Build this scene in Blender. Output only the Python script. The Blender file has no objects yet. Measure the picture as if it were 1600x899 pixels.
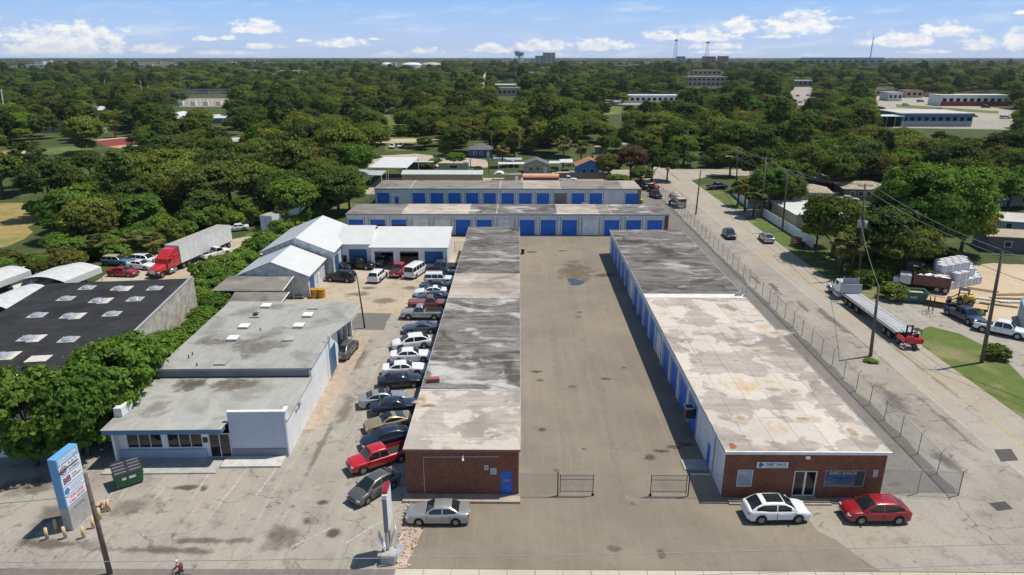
import bpy, math, random
import numpy as np
from mathutils import Vector, Matrix
R_ = math.radians
scene = bpy.context.scene
COL = scene.collection
random.seed(7)

# ------------------------------------------------------------------ camera
# world: x to the right, y away from the street, z up, metres; ground at z = 0
CAM_H = 33.0; FPX = 1067.0; PCX = 800.0; PCY = 449.5
PITCH = math.atan((449.5 - 89.0) / FPX)
YAW = math.atan((811.0 - 800.0) / FPX * math.cos(PITCH))
cam_d = bpy.data.cameras.new('camera'); cam = bpy.data.objects.new('camera', cam_d); COL.objects.link(cam)
cam.location = (0, 0, CAM_H); cam.rotation_euler = (math.pi / 2 - PITCH, 0, YAW)
cam_d.sensor_width = 36.0; cam_d.lens = 36.0 * FPX / 1600.0; cam_d.clip_start = 0.5; cam_d.clip_end = 40000
scene.camera = cam

def ray(px, py):
    a = (px - PCX) / FPX; b = -(py - PCY) / FPX
    y = math.cos(PITCH) + b * math.sin(PITCH); z = -math.sin(PITCH) + b * math.cos(PITCH)
    return (a * math.cos(YAW) - y * math.sin(YAW), a * math.sin(YAW) + y * math.cos(YAW), z)
def G(px, py, z=0.0):            # survey point: where the ground (or height z) lies under a sight line
    d = ray(px, py); t = (z - CAM_H) / d[2]; return (d[0] * t, d[1] * t)
def proj(x, y, z):
    X = x * math.cos(YAW) + y * math.sin(YAW); Y = -x * math.sin(YAW) + y * math.cos(YAW); Z = z - CAM_H
    f = Y * math.cos(PITCH) - Z * math.sin(PITCH); u = Y * math.sin(PITCH) + Z * math.cos(PITCH)
    if f < 1: return (-9999, -9999)
    return (PCX + FPX * X / f, PCY - FPX * u / f)

# ------------------------------------------------------------------ sky and sun
SUN_DIR = Vector((1.0, 0.36, 2.35)).normalized()
SUN_EL = math.asin(SUN_DIR.z); SUN_AZ = math.atan2(SUN_DIR.x, SUN_DIR.y)
world = bpy.data.worlds.new('World'); scene.world = world; world.use_nodes = True
wn = world.node_tree.nodes; wl = world.node_tree.links; wn.clear()
SKY_STRENGTH = 0.10; CLOUD_V = 9.6
def nd(t, ty, **kw):
    n = t.nodes.new(ty)
    for k, v in kw.items(): setattr(n, k, v)
    return n
def mth(t, op, a, b=None, c=None, clamp=False):
    n = t.nodes.new('ShaderNodeMath'); n.operation = op; n.use_clamp = clamp
    for i, v in enumerate((a, b, c)):
        if v is None: continue
        if isinstance(v, (int, float)): n.inputs[i].default_value = v
        else: t.links.new(v, n.inputs[i])
    return n.outputs[0]
# cumulus field: (centre px, base py, half width, height) as seen over the roofs, repeated round the horizon
CLOUDS = [(100,86,105,44),(60,88,70,22),(242,84,44,14),(400,53,40,22),(410,77,28,9),(345,86,60,7),(325,64,18,7),(355,62,13,7),(475,66,14,5),
 (535,74,38,14),(605,90,28,9),(665,84,24,10),(590,63,14,4),(770,83,34,15),(845,80,48,19),(935,79,50,18),(870,89,24,6),(1035,64,38,15),
 (1100,65,52,19),(1155,52,28,26),(1120,77,44,10),(1110,85,40,7),(1252,52,58,32),(1215,60,30,8),(1400,72,64,20),(1480,58,44,20),(1430,62,30,12),
 (1530,78,32,20),(1592,76,26,26),(1595,22,10,6),(1270,88,20,4),(1440,84,40,6),(160,62,40,18)]
wt = world.node_tree
tc = nd(wt, 'ShaderNodeTexCoord'); sx = nd(wt, 'ShaderNodeSeparateXYZ'); wl.new(tc.outputs['Generated'], sx.inputs[0])
az = mth(wt, 'ARCTAN2', sx.outputs[0], sx.outputs[1])
azf = mth(wt, 'SUBTRACT', mth(wt, 'PINGPONG', mth(wt, 'ADD', az, math.pi / 4), math.pi / 2), math.pi / 4)
el = mth(wt, 'ARCSINE', sx.outputs[2])
def vmth(t, op, *a):
    n = t.nodes.new('ShaderNodeVectorMath'); n.operation = op
    for i, v in enumerate(a):
        if isinstance(v, tuple): n.inputs[i].default_value = v
        else: t.links.new(v, n.inputs[i])
    return n
pe = nd(wt, 'ShaderNodeCombineXYZ'); wl.new(azf, pe.inputs[0]); wl.new(el, pe.inputs[1])
acc = None
for (cx, by, hw, ht) in CLOUDS:
    d0 = ray(cx, by - ht * 0.28); a0 = math.atan2(d0[0], d0[1]); e0 = math.atan2(d0[2], math.hypot(d0[0], d0[1]))
    wa = hw / FPX * math.cos(a0) ** 2 * 1.15; h1 = ht / FPX * 0.78; h2 = ht / FPX * 0.33
    u = vmth(wt, 'MULTIPLY_ADD', pe.outputs[0], (1/wa, 1/h1, 0.0), (-a0/wa, -e0/h1, 0.0)).outputs[0]
    v = vmth(wt, 'MULTIPLY_ADD', pe.outputs[0], (-1/wa, -1/h2, 0.0), (a0/wa, e0/h2, 0.0)).outputs[0]
    r = vmth(wt, 'LENGTH', vmth(wt, 'MAXIMUM', u, v).outputs[0]).outputs['Value']
    acc = r if acc is None else mth(wt, 'MINIMUM', acc, r)
def cnoise(off):
    k = vmth(wt, 'MULTIPLY_ADD', pe.outputs[0], (60.0, 105.0, 0.0), off).outputs[0]
    nz = nd(wt, 'ShaderNodeTexNoise'); nz.inputs['Scale'].default_value = 1.0; nz.inputs['Detail'].default_value = 6.0; nz.inputs['Roughness'].default_value = 0.62
    wl.new(k, nz.inputs['Vector']); return nz.outputs[0]
n1 = cnoise((0.0, 0.0, 0.0)); n2 = cnoise((0.25, 0.7, 0.0))
d1 = mth(wt, 'ADD', mth(wt, 'SUBTRACT', 1.0, acc), mth(wt, 'MULTIPLY', mth(wt, 'SUBTRACT', n1, 0.5), 2.3))
def smooth(t, x, lo, hi):
    n = t.nodes.new('ShaderNodeMapRange'); n.interpolation_type = 'SMOOTHSTEP'
    t.links.new(x, n.inputs[0]); n.inputs[1].default_value = lo; n.inputs[2].default_value = hi; return n.outputs[0]
fac = mth(wt, 'MULTIPLY', smooth(wt, d1, 0.0, 0.62), 0.95)
fac = mth(wt, 'MULTIPLY', fac, smooth(wt, el, -0.002, 0.008))
shade = smooth(wt, mth(wt, 'ADD', mth(wt, 'SUBTRACT', n1, n2), mth(wt, 'MULTIPLY', acc, 0.10)), -0.10, 0.16)
# thin high veil
cv = nd(wt, 'ShaderNodeCombineXYZ'); wl.new(mth(wt, 'MULTIPLY', azf, 7.0), cv.inputs[0]); wl.new(mth(wt, 'ADD', mth(wt, 'MULTIPLY', el, 46.0), mth(wt, 'MULTIPLY', azf, -2.5)), cv.inputs[1])
nv = nd(wt, 'ShaderNodeTexNoise'); nv.inputs['Detail'].default_value = 5.0; nv.inputs['Roughness'].default_value = 0.6; nv.inputs['Scale'].default_value = 1.3; wl.new(cv.outputs[0], nv.inputs['Vector'])
veil = mth(wt, 'MULTIPLY', mth(wt, 'MULTIPLY', smooth(wt, nv.outputs[0], 0.48, 0.80), 0.55), mth(wt, 'SUBTRACT', 1.0, smooth(wt, el, 0.09, 0.135)))
sky = nd(wt, 'ShaderNodeTexSky'); sky.sky_type = 'NISHITA'; sky.sun_disc = False
sky.sun_elevation = SUN_EL; sky.sun_rotation = SUN_AZ; sky.altitude = 0; sky.air_density = 1.0; sky.dust_density = 0.3; sky.ozone_density = 1.5
def cmix(t, f, a, b, typ='MIX'):
    n = t.nodes.new('ShaderNodeMix'); n.data_type = 'RGBA'; n.blend_type = typ
    for s, v in ((n.inputs[0], f), (n.inputs[6], a), (n.inputs[7], b)):
        if isinstance(v, (int, float)): s.default_value = v
        elif isinstance(v, tuple): s.default_value = v if len(v) == 4 else (*v, 1)
        else: t.links.new(v, s)
    return n.outputs[2]
cl = cmix(wt, shade, (CLOUD_V*0.86, CLOUD_V*0.90, CLOUD_V*0.98), (CLOUD_V*1.08, CLOUD_V*1.06, CLOUD_V*1.03))
low = cmix(wt, smooth(wt, el, -0.01, 0.10), (5.3,6.6,9.1), (2.9,5.5,9.4))
SKYC = cmix(wt, smooth(wt, el, 0.06, 0.55), low, sky.outputs[0])
c = cmix(wt, veil, SKYC, (CLOUD_V*0.92, CLOUD_V*0.97, CLOUD_V*1.02))
c = cmix(wt, fac, c, cl)
bg = nd(wt, 'ShaderNodeBackground'); bg.inputs[1].default_value = SKY_STRENGTH; wl.new(c, bg.inputs[0])
bg0 = nd(wt, 'ShaderNodeBackground'); bg0.inputs[1].default_value = SKY_STRENGTH; wl.new(SKYC, bg0.inputs[0])
band = mth(wt, 'MULTIPLY', mth(wt, 'GREATER_THAN', el, -0.01), mth(wt, 'LESS_THAN', el, 0.16))
ms = nd(wt, 'ShaderNodeMixShader'); wl.new(band, ms.inputs[0]); wl.new(bg0.outputs[0], ms.inputs[1]); wl.new(bg.outputs[0], ms.inputs[2])
wo = nd(wt, 'ShaderNodeOutputWorld'); wl.new(ms.outputs[0], wo.inputs[0])
world.cycles.sampling_method = 'MANUAL'; world.cycles.sample_map_resolution = 512
sun_d = bpy.data.lights.new('sun', 'SUN'); sun_d.energy = 4.7; sun_d.angle = R_(0.53); sun_d.color = (1.0, 0.95, 0.86)
sun = bpy.data.objects.new('sun', sun_d); COL.objects.link(sun); sun.location = (60, 20, 140)
sun.rotation_euler = SUN_DIR.to_track_quat('Z', 'Y').to_euler()
scene.view_settings.view_transform = 'Standard'; scene.view_settings.look = 'None'
scene.view_settings.exposure = 0.0; scene.view_settings.gamma = 1.0; scene.view_settings.use_curve_mapping = False
scene.render.engine = 'CYCLES'; scene.cycles.use_denoising = True
scene.cycles.max_bounces = 6; scene.cycles.transparent_max_bounces = 12; scene.cycles.volume_bounces = 0

# ------------------------------------------------------------------ mesh helpers
class MB:
    def __init__(s): s.v = []; s.f = []
    def add(s, v, f):
        o = len(s.v); s.v.extend(v); s.f.extend([tuple(i + o for i in q) for q in f]); return s
    def box(s, x0, y0, z0, x1, y1, z1):
        v = [(x0,y0,z0),(x1,y0,z0),(x1,y1,z0),(x0,y1,z0),(x0,y0,z1),(x1,y0,z1),(x1,y1,z1),(x0,y1,z1)]
        return s.add(v, [(0,3,2,1),(4,5,6,7),(0,1,5,4),(1,2,6,5),(2,3,7,6),(3,0,4,7)])
    def cbox(s, c, d, rz=0.0, rx=0.0, ry=0.0, ch=0.0):
        hx, hy, hz = d[0]/2, d[1]/2, d[2]/2
        M = Matrix.Translation(c) @ Matrix.Rotation(rz,4,'Z') @ Matrix.Rotation(ry,4,'Y') @ Matrix.Rotation(rx,4,'X')
        if ch <= 0:
            v = [(-hx,-hy,-hz),(hx,-hy,-hz),(hx,hy,-hz),(-hx,hy,-hz),(-hx,-hy,hz),(hx,-hy,hz),(hx,hy,hz),(-hx,hy,hz)]
            f = [(0,3,2,1),(4,5,6,7),(0,1,5,4),(1,2,6,5),(2,3,7,6),(3,0,4,7)]
        else:
            k = min(ch, hx*.9, hy*.9, hz*.9); v = []; idx = {}
            for sx_ in (-1,1):
                for sy_ in (-1,1):
                    for sz_ in (-1,1):
                        for ax in range(3):
                            p = [sx_*hx, sy_*hy, sz_*hz]
                            for q in range(3):
                                if q != ax: p[q] -= (sx_,sy_,sz_)[q]*k
                            idx[(sx_,sy_,sz_,ax)] = len(v); v.append(tuple(p))
            f = []
            for ax in range(3):
                o = [q for q in range(3) if q != ax]
                for sg in (-1,1):
                    def key(a,b):
                        t=[0,0,0]; t[ax]=sg; t[o[0]]=a; t[o[1]]=b; return idx[(t[0],t[1],t[2],ax)]
                    q=[key(-1,-1),key(1,-1),key(1,1),key(-1,1)]
                    if (sg<0) ^ (ax==1): q.reverse()
                    f.append(tuple(q))
            for ax in range(3):
                o=[q for q in range(3) if q!=ax]
                for a in (-1,1):
                    for b in (-1,1):
                        def key(t_,w):
                            t=[0,0,0]; t[ax]=t_; t[o[0]]=a; t[o[1]]=b; return idx[(t[0],t[1],t[2],w)]
                        f.append((key(-1,o[0]),key(1,o[0]),key(1,o[1]),key(-1,o[1])))
            for a in (-1,1):
                for b in (-1,1):
                    for d_ in (-1,1): f.append(tuple(idx[(a,b,d_,q)] for q in range(3)))
        return s.add([tuple(M @ Vector(p)) for p in v], f)
    def prism(s, poly, z0, z1):
        n = len(poly); a = sum(poly[i][0]*poly[(i+1)%n][1]-poly[(i+1)%n][0]*poly[i][1] for i in range(n))
        if a < 0: poly = poly[::-1]
        v = [(p[0],p[1],z0) for p in poly] + [(p[0],p[1],z1) for p in poly]
        return s.add(v, [tuple(range(n-1,-1,-1)), tuple(range(n,2*n))] + [(i,(i+1)%n,(i+1)%n+n,i+n) for i in range(n)])
    def quad(s, *p): return s.add(list(p), [tuple(range(len(p)))])
    def cyl(s, p0, p1, r0, r1=None, n=8, cap=True):
        r1 = r0 if r1 is None else r1
        p0 = Vector(p0); p1 = Vector(p1); d = (p1-p0).normalized()
        a = d.orthogonal().normalized(); b = d.cross(a)
        v = []
        for p, r in ((p0,r0),(p1,r1)):
            for i in range(n):
                t = 2*math.pi*i/n; v.append(tuple(p + (a*math.cos(t)+b*math.sin(t))*r))
        f = [(i,(i+1)%n,(i+1)%n+n,i+n) for i in range(n)]
        if cap: f += [tuple(range(n-1,-1,-1)), tuple(range(n,2*n))]
        return s.add(v, f)
    def tube(s, pts, r, n=5):
        rr = r if isinstance(r, (list,tuple)) else [r]*len(pts)
        v = []; f = []; pts = [Vector(p) for p in pts]
        a = None
        for k, p in enumerate(pts):
            d = (pts[min(k+1,len(pts)-1)]-pts[max(k-1,0)]).normalized()
            a = d.orthogonal().normalized() if a is None else (a-d*a.dot(d)).normalized()
            b = d.cross(a)
            for i in range(n):
                t = 2*math.pi*i/n; v.append(tuple(p+(a*math.cos(t)+b*math.sin(t))*rr[k]))
        for k in range(len(pts)-1):
            for i in range(n): f.append((k*n+i,k*n+(i+1)%n,(k+1)*n+(i+1)%n,(k+1)*n+i))
        f += [tuple(range(n-1,-1,-1)), tuple(range((len(pts)-1)*n,len(pts)*n))]
        return s.add(v, f)
    def dome(s, c, rx, ry, rz, n=10, m=4):
        v = []; f = []
        for j in range(m):
            ph = math.pi/2*j/m
            for i in range(n):
                t = 2*math.pi*i/n; v.append((c[0]+rx*math.cos(t)*math.cos(ph), c[1]+ry*math.sin(t)*math.cos(ph), c[2]+rz*math.sin(ph)))
        v.append((c[0],c[1],c[2]+rz))
        for j in range(m-1):
            for i in range(n): f.append((j*n+i,j*n+(i+1)%n,(j+1)*n+(i+1)%n,(j+1)*n+i))
        for i in range(n): f.append(((m-1)*n+i,(m-1)*n+(i+1)%n,m*n))
        return s.add(v, f)
    def mesh(s, name, mat, smooth=False):
        me = bpy.data.meshes.new(name); me.from_pydata(s.v, [], s.f)
        if mat is not None: me.materials.append(mat)
        if smooth: me.polygons.foreach_set('use_smooth', [True]*len(me.polygons))
        me.update(); return me
    def build(s, name, mat, parent=None, smooth=False, loc=None, rz=None):
        return link(name, s.mesh(name, mat, smooth), parent, loc, rz)
def link(name, me, parent=None, loc=None, rz=None):
    o = bpy.data.objects.new(name, me); COL.objects.link(o)
    if parent is not None: o.parent = parent
    if loc is not None: o.location = loc
    if rz is not None: o.rotation_euler = (0,0,rz)
    return o
def tag(o, label, cat, group=None, kind=None):
    if label: o['label'] = label
    if cat: o['category'] = cat
    if group: o['group'] = group
    if kind: o['kind'] = kind
    return o
def thing(name, label, cat, loc=(0,0,0), rz=0.0, group=None):
    o = bpy.data.objects.new(name, None); COL.objects.link(o); o.location = loc; o.rotation_euler = (0,0,rz); o.empty_display_size = 0.3
    return tag(o, label, cat, group)
def struct(o): o['kind'] = 'structure'; return o
def dup(root, loc, rz=None, label=None, scale=None):
    r = root.copy(); COL.objects.link(r); r.location = loc
    if rz is not None: r.rotation_euler = (0,0,rz)
    if scale is not None: r.scale = scale
    if label: r['label'] = label
    for ch in root.children:
        c_ = ch.copy(); COL.objects.link(c_); c_.parent = r
        for g_ in ch.children:
            d_ = g_.copy(); COL.objects.link(d_); d_.parent = c_
    return r

# ------------------------------------------------------------------ materials
MATS = {}
def base_mat(name):
    m = bpy.data.materials.new(name); m.use_nodes = True; t = m.node_tree
    b = t.nodes['Principled BSDF']; MATS[name] = m; return m, t, b
def plain(name, col, rough=0.6, metal=0.0, var=0.10, scale=1.2, coat=0.0, spec=0.5, bump=0.0):
    if name in MATS: return MATS[name]
    m, t, b = base_mat(name)
    b.inputs['Roughness'].default_value = rough; b.inputs['Metallic'].default_value = metal
    b.inputs['Coat Weight'].default_value = coat; b.inputs['Coat Roughness'].default_value = 0.04
    b.inputs['Specular IOR Level'].default_value = spec
    if var > 0:
        tc_ = nd(t,'ShaderNodeTexCoord'); n = nd(t,'ShaderNodeTexNoise'); n.inputs['Scale'].default_value = scale; n.inputs['Detail'].default_value = 5; n.inputs['Roughness'].default_value = 0.65
        t.links.new(tc_.outputs['Object'], n.inputs['Vector'])
        o = cmix(t, smooth(t, n.outputs[0], 0.3, 0.7), tuple(x*(1-var) for x in col), tuple(min(1,x*(1+var*0.8)) for x in col))
        t.links.new(o, b.inputs['Base Color'])
        if bump: 
            bp = nd(t,'ShaderNodeBump'); bp.inputs['Strength'].default_value = bump; bp.inputs['Distance'].default_value = 0.02
            t.links.new(n.outputs[0], bp.inputs['Height']); t.links.new(bp.outputs[0], b.inputs['Normal'])
    else: b.inputs['Base Color'].default_value = (*col,1)
    return m
def noise(t, vec, scale, detail=5.0, rough=0.6, dist=0.0, sx_=1.0, sy_=1.0):
    if sx_ != 1 or sy_ != 1:
        mp = nd(t,'ShaderNodeMapping'); mp.inputs['Scale'].default_value = (sx_,sy_,1); t.links.new(vec, mp.inputs['Vector']); vec = mp.outputs[0]
    n = nd(t,'ShaderNodeTexNoise'); n.inputs['Scale'].default_value = scale; n.inputs['Detail'].default_value = detail
    n.inputs['Roughness'].default_value = rough; n.inputs['Distortion'].default_value = dist
    t.links.new(vec, n.inputs['Vector']); return n.outputs[0]
def ramp(t, x, stops, interp='LINEAR'):
    r = nd(t,'ShaderNodeValToRGB'); e = r.color_ramp; e.interpolation = interp
    while len(e.elements) > 1: e.elements.remove(e.elements[0])
    e.elements[0].position = stops[0][0]; e.elements[0].color = (*stops[0][1],1)
    for p, c_ in stops[1:]:
        k = e.elements.new(p); k.color = (*c_,1)
    t.links.new(x, r.inputs[0]); return r.outputs[0]
def bumpn(t, b, h, strength=0.3, dist=0.02):
    bp = nd(t,'ShaderNodeBump'); bp.inputs['Strength'].default_value = strength; bp.inputs['Distance'].default_value = dist
    t.links.new(h, bp.inputs['Height']); t.links.new(bp.outputs[0], b.inputs['Normal'])
def pos(t):
    return nd(t,'ShaderNodeNewGeometry').outputs['Position']
def paving(name, c0, c1, dark, stain=0.5, crack=0.5, streak=0.0, rough=0.9, cscale=0.22, warm=None, blot=0.35):
    m, t, b = base_mat(name); p = pos(t); b.inputs['Roughness'].default_value = rough; b.inputs['Specular IOR Level'].default_value = 0.25
    n1 = noise(t, p, 0.11, 6, 0.62, 0.4); n2 = noise(t, p, 0.55, 6, 0.7); n3 = noise(t, p, 9.0, 3, 0.7)
    c_ = cmix(t, smooth(t, n1, 0.32, 0.68), c0, c1)
    if warm: c_ = cmix(t, mth(t,'MULTIPLY', smooth(t, noise(t, p, 0.07, 4, 0.6, 0.6), 0.48, 0.68), 0.8), c_, warm)
    c_ = cmix(t, mth(t,'MULTIPLY', smooth(t, n2, 0.5, 0.78), stain), c_, dark)
    if blot: c_ = cmix(t, mth(t,'MULTIPLY', smooth(t, noise(t, p, 0.9, 3, 0.5, 1.2), 0.62, 0.72), blot), c_, tuple(x*0.62 for x in dark))
    if streak:
        n4 = noise(t, p, 1.0, 5, 0.65, 0.2, 1.3, 0.05); c_ = cmix(t, mth(t,'MULTIPLY', smooth(t, n4, 0.48, 0.74), streak), c_, tuple(min(1,x*1.28) for x in c1))
        n5 = noise(t, p, 1.0, 5, 0.65, 0.2, 2.1, 0.06); c_ = cmix(t, mth(t,'MULTIPLY', smooth(t, n5, 0.52, 0.76), streak), c_, dark)
    if crack:
        ve = nd(t,'ShaderNodeTexVoronoi'); ve.feature = 'DISTANCE_TO_EDGE'; ve.inputs['Scale'].default_value = cscale
        wv = nd(t,'ShaderNodeVectorMath'); wv.operation = 'ADD'; nn = nd(t,'ShaderNodeTexNoise'); nn.inputs['Scale'].default_value = 0.8; nn.inputs['Detail'].default_value = 6; t.links.new(p, nn.inputs['Vector'])
        sc_ = nd(t,'ShaderNodeVectorMath'); sc_.operation = 'SCALE'; sc_.inputs['Scale'].default_value = 1.8; t.links.new(nn.outputs['Color'], sc_.inputs[0])
        t.links.new(p, wv.inputs[0]); t.links.new(sc_.outputs[0], wv.inputs[1]); t.links.new(wv.outputs[0], ve.inputs['Vector'])
        k = mth(t,'SUBTRACT', 1.0, smooth(t, ve.outputs[0], 0.0, 0.013))
        k = mth(t,'MULTIPLY', k, smooth(t, noise(t, p, 0.16, 3), 0.46, 0.6))
        c_ = cmix(t, mth(t,'MULTIPLY', k, crack), c_, tuple(x*0.35 for x in dark))
    c_ = cmix(t, mth(t,'MULTIPLY', smooth(t, n3, 0.46, 0.78), 0.55), c_, tuple(x*0.8 for x in dark))
    c_ = cmix(t, mth(t,'MULTIPLY', smooth(t, noise(t, p, 5.0, 4, 0.75), 0.54, 0.80), 0.5), c_, tuple(min(1,x*1.35) for x in c1))
    t.links.new(c_, b.inputs['Base Color']); bumpn(t, b, n3, 0.25, 0.01); return m
M_yard = paving('yard_asphalt', (.198,.168,.128), (.245,.21,.16), (.138,.117,.09), 0.45, 0.15, 0.30, warm=(.275,.226,.165), blot=.1)
M_lot = paving('lot_concrete', (.295,.265,.22), (.375,.342,.29), (.135,.118,.095), 0.95, 0.6, 0.36, warm=(.37,.33,.27), blot=.6)
M_dirtlot = paving('dirt_lot', (.40,.33,.24), (.47,.41,.32), (.22,.155,.10), 0.65, 0.5, 0.10, warm=(.45,.33,.20), blot=.5)
M_road = paving('road_asphalt', (.335,.298,.242), (.39,.35,.288), (.22,.20,.17), 0.40, 0.5, 0.30, warm=(.36,.30,.22), blot=.1)
M_shoulder = paving('shoulder_concrete', (.27,.245,.205), (.36,.33,.28), (.13,.115,.095), 0.7, 0.7, 0.2, warm=(.35,.30,.235), blot=.5)
M_lane = paving('lane_asphalt', (.165,.15,.13), (.21,.192,.168), (.085,.078,.07), 0.6, 0.5, 0.3, blot=.4)
M_walk = paving('pavement_concrete', (.46,.40,.31), (.54,.48,.39), (.34,.29,.22), 0.4, 0.3, 0.0, blot=.1)
M_patch = paving('tar_patch', (.07,.065,.06), (.10,.09,.08), (.05,.045,.04), 0.4, 0.0, blot=0)
M_patch2 = paving('grey_patch', (.15,.14,.125), (.18,.168,.15), (.11,.10,.09), 0.4, 0.3, blot=0)
M_sand = paving('sand', (.46,.36,.25), (.54,.44,.31), (.30,.22,.14), 0.5, 0.0, blot=.3)
M_rubble = paving('rubble_dirt', (.42,.32,.24), (.52,.42,.33), (.26,.19,.14), 0.6, 0.0, blot=.5)
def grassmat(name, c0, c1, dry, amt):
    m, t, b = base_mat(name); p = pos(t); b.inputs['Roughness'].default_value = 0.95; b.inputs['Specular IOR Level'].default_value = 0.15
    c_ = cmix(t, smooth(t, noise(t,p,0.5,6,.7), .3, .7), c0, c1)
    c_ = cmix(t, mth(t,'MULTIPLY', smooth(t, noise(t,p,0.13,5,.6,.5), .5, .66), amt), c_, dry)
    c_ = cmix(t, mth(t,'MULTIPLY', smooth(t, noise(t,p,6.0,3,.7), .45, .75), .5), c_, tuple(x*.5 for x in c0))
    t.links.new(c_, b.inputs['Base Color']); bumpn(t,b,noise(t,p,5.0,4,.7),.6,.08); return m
M_grass = grassmat('grass', (.080,.115,.030), (.12,.155,.045), (.27,.22,.12), .8)
M_lawn = grassmat('bright_lawn', (.095,.135,.032), (.135,.17,.048), (.27,.225,.12), .75)
M_dry = grassmat('dry_field', (.28,.215,.075), (.36,.27,.11), (.16,.18,.05), .7)
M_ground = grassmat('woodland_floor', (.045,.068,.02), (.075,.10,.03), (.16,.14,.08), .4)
def roofmat(name, base, white, dark, tan, streakx=True, wamt=0.5, ring=True, seam=0.0):
    m, t, b = base_mat(name); p = pos(t); b.inputs['Roughness'].default_value = 0.85; b.inputs['Specular IOR Level'].default_value = 0.3
    a, bb = (0.20, 1.0) if streakx else (1.0, 0.14)
    s1 = noise(t, p, 1.3, 9, .76, .5, a, bb); s2 = noise(t, p, 0.20, 6, .65, .7); s3 = noise(t,p,3.0,4,.7)
    c_ = cmix(t, smooth(t, s1, .38,.66), base, dark)
    c_ = cmix(t, mth(t,'MULTIPLY', smooth(t, s2, .47,.66), .85), c_, tuple(x*.7 for x in dark))
    if ring:
        n = noise(t, p, 0.27, 4.0, .55, .25)
        w = mth(t,'MULTIPLY', smooth(t, n, .515-.06*wamt, .545-.05*wamt), mth(t,'MULTIPLY_ADD', s3, .5, .6))
        c_ = cmix(t, mth(t,'MULTIPLY', w, min(1.0,.55+.45*wamt)), c_, white)
        c_ = cmix(t, mth(t,'MULTIPLY', smooth(t, n, .625, .68), .85), c_, tan)
        c_ = cmix(t, mth(t,'MULTIPLY', smooth(t, n, .70, .75), .7), c_, tuple(x*.45 for x in tan))
    else:
        n = noise(t, p, 0.35, 5, .6, .6, .55, 1.0); c_ = cmix(t, mth(t,'MULTIPLY', smooth(t, n, .53,.68), wamt), c_, white)
    c_ = cmix(t, mth(t,'MULTIPLY', smooth(t, s3, .45,.8), .35), c_, tuple(x*.6 for x in dark))
    oi = nd(t,'ShaderNodeObjectInfo'); vs = nd(t,'ShaderNodeVectorMath'); vs.operation='SCALE'; t.links.new(c_, vs.inputs[0]); t.links.new(mth(t,'MULTIPLY_ADD', oi.outputs['Random'], .20, .90), vs.inputs['Scale'])
    t.links.new(vs.outputs[0], b.inputs['Base Color']); bumpn(t,b,s3,.3,.02); return m
M_roof_dark = roofmat('roof_streaked', (.235,.223,.20), (.45,.435,.40), (.075,.062,.053), (.4,.3,.2), True, .9, False)
M_roof_dark2 = roofmat('roof_streaked_brown', (.215,.202,.182), (.38,.365,.335), (.066,.051,.043), (.4,.3,.2), True, .85, False)
M_roof_light = roofmat('roof_coated', (.43,.375,.32), (.60,.54,.465), (.33,.28,.24), (.50,.36,.22), True, .55, True)
M_roof_front = roofmat('roof_blotched', (.45,.405,.345), (.66,.595,.50), (.37,.325,.275), (.50,.37,.23), True, .30, True)
M_roof_pink = roofmat('roof_faded', (.46,.395,.325), (.60,.535,.455), (.34,.285,.235), (.4,.3,.2), True, .6, False)
M_roof_tan = roofmat('roof_taupe', (.26,.235,.20), (.38,.35,.31), (.16,.14,.12), (.4,.3,.2), True, .5, False)
M_roof_office = roofmat('roof_grey_membrane', (.385,.38,.345), (.435,.43,.395), (.33,.32,.285), (.3,.25,.2), False, .5, False)
M_roof_black = roofmat('roof_black', (.030,.029,.028), (.05,.048,.046), (.018,.017,.017), (.1,.1,.1), True, .5, False)
M_stain = plain('roof_stain', (.155,.135,.105), .9, var=.35, scale=.8)
def brickmat():
    m, t, b = base_mat('red_brick'); tc_ = nd(t,'ShaderNodeTexCoord'); b.inputs['Roughness'].default_value=.85
    mp = nd(t,'ShaderNodeMapping'); mp.inputs['Rotation'].default_value = (R_(90),0,0); t.links.new(tc_.outputs['Object'], mp.inputs['Vector'])
    bt = nd(t,'ShaderNodeTexBrick'); bt.inputs['Scale'].default_value=1.0; bt.inputs['Brick Width'].default_value=.215; bt.inputs['Row Height'].default_value=.078; bt.inputs['Mortar Size'].default_value=.008
    bt.inputs['Color1'].default_value=(.27,.080,.036,1); bt.inputs['Color2'].default_value=(.125,.036,.020,1); bt.inputs['Mortar'].default_value=(.17,.115,.08,1); bt.inputs['Bias'].default_value=-.1
    t.links.new(mp.outputs[0], bt.inputs['Vector'])
    n = noise(t, tc_.outputs['Object'], 0.9, 6, .7, .5); c_ = cmix(t, mth(t,'MULTIPLY', smooth(t,n,.48,.72), .55), bt.outputs[0], (.085,.034,.022))
    n2 = noise(t, tc_.outputs['Object'], 1.0, 5, .7, .5, .6, 1.0); c_ = cmix(t, mth(t,'MULTIPLY', smooth(t,n2,.62,.75), .45), c_, (.36,.19,.085))
    t.links.new(c_, b.inputs['Base Color']); bumpn(t,b,bt.outputs['Fac'],-.4,.01); return m
M_brick = brickmat()
def slatmat(name, col, step=0.11, depth=.5, rough=.45):
    m, t, b = base_mat(name); b.inputs['Roughness'].default_value = rough; tc_ = nd(t,'ShaderNodeTexCoord')
    s = nd(t,'ShaderNodeSeparateXYZ'); t.links.new(tc_.outputs['Object'], s.inputs[0])
    w = mth(t,'SINE', mth(t,'MULTIPLY', s.outputs[2], 2*math.pi/step))
    n = noise(t, tc_.outputs['Object'], .7, 5, .6)
    c_ = cmix(t, smooth(t,n,.35,.7), col, tuple(x*.78 for x in col)); t.links.new(c_, b.inputs['Base Color']); bumpn(t,b,w,depth,.02); return m
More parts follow.
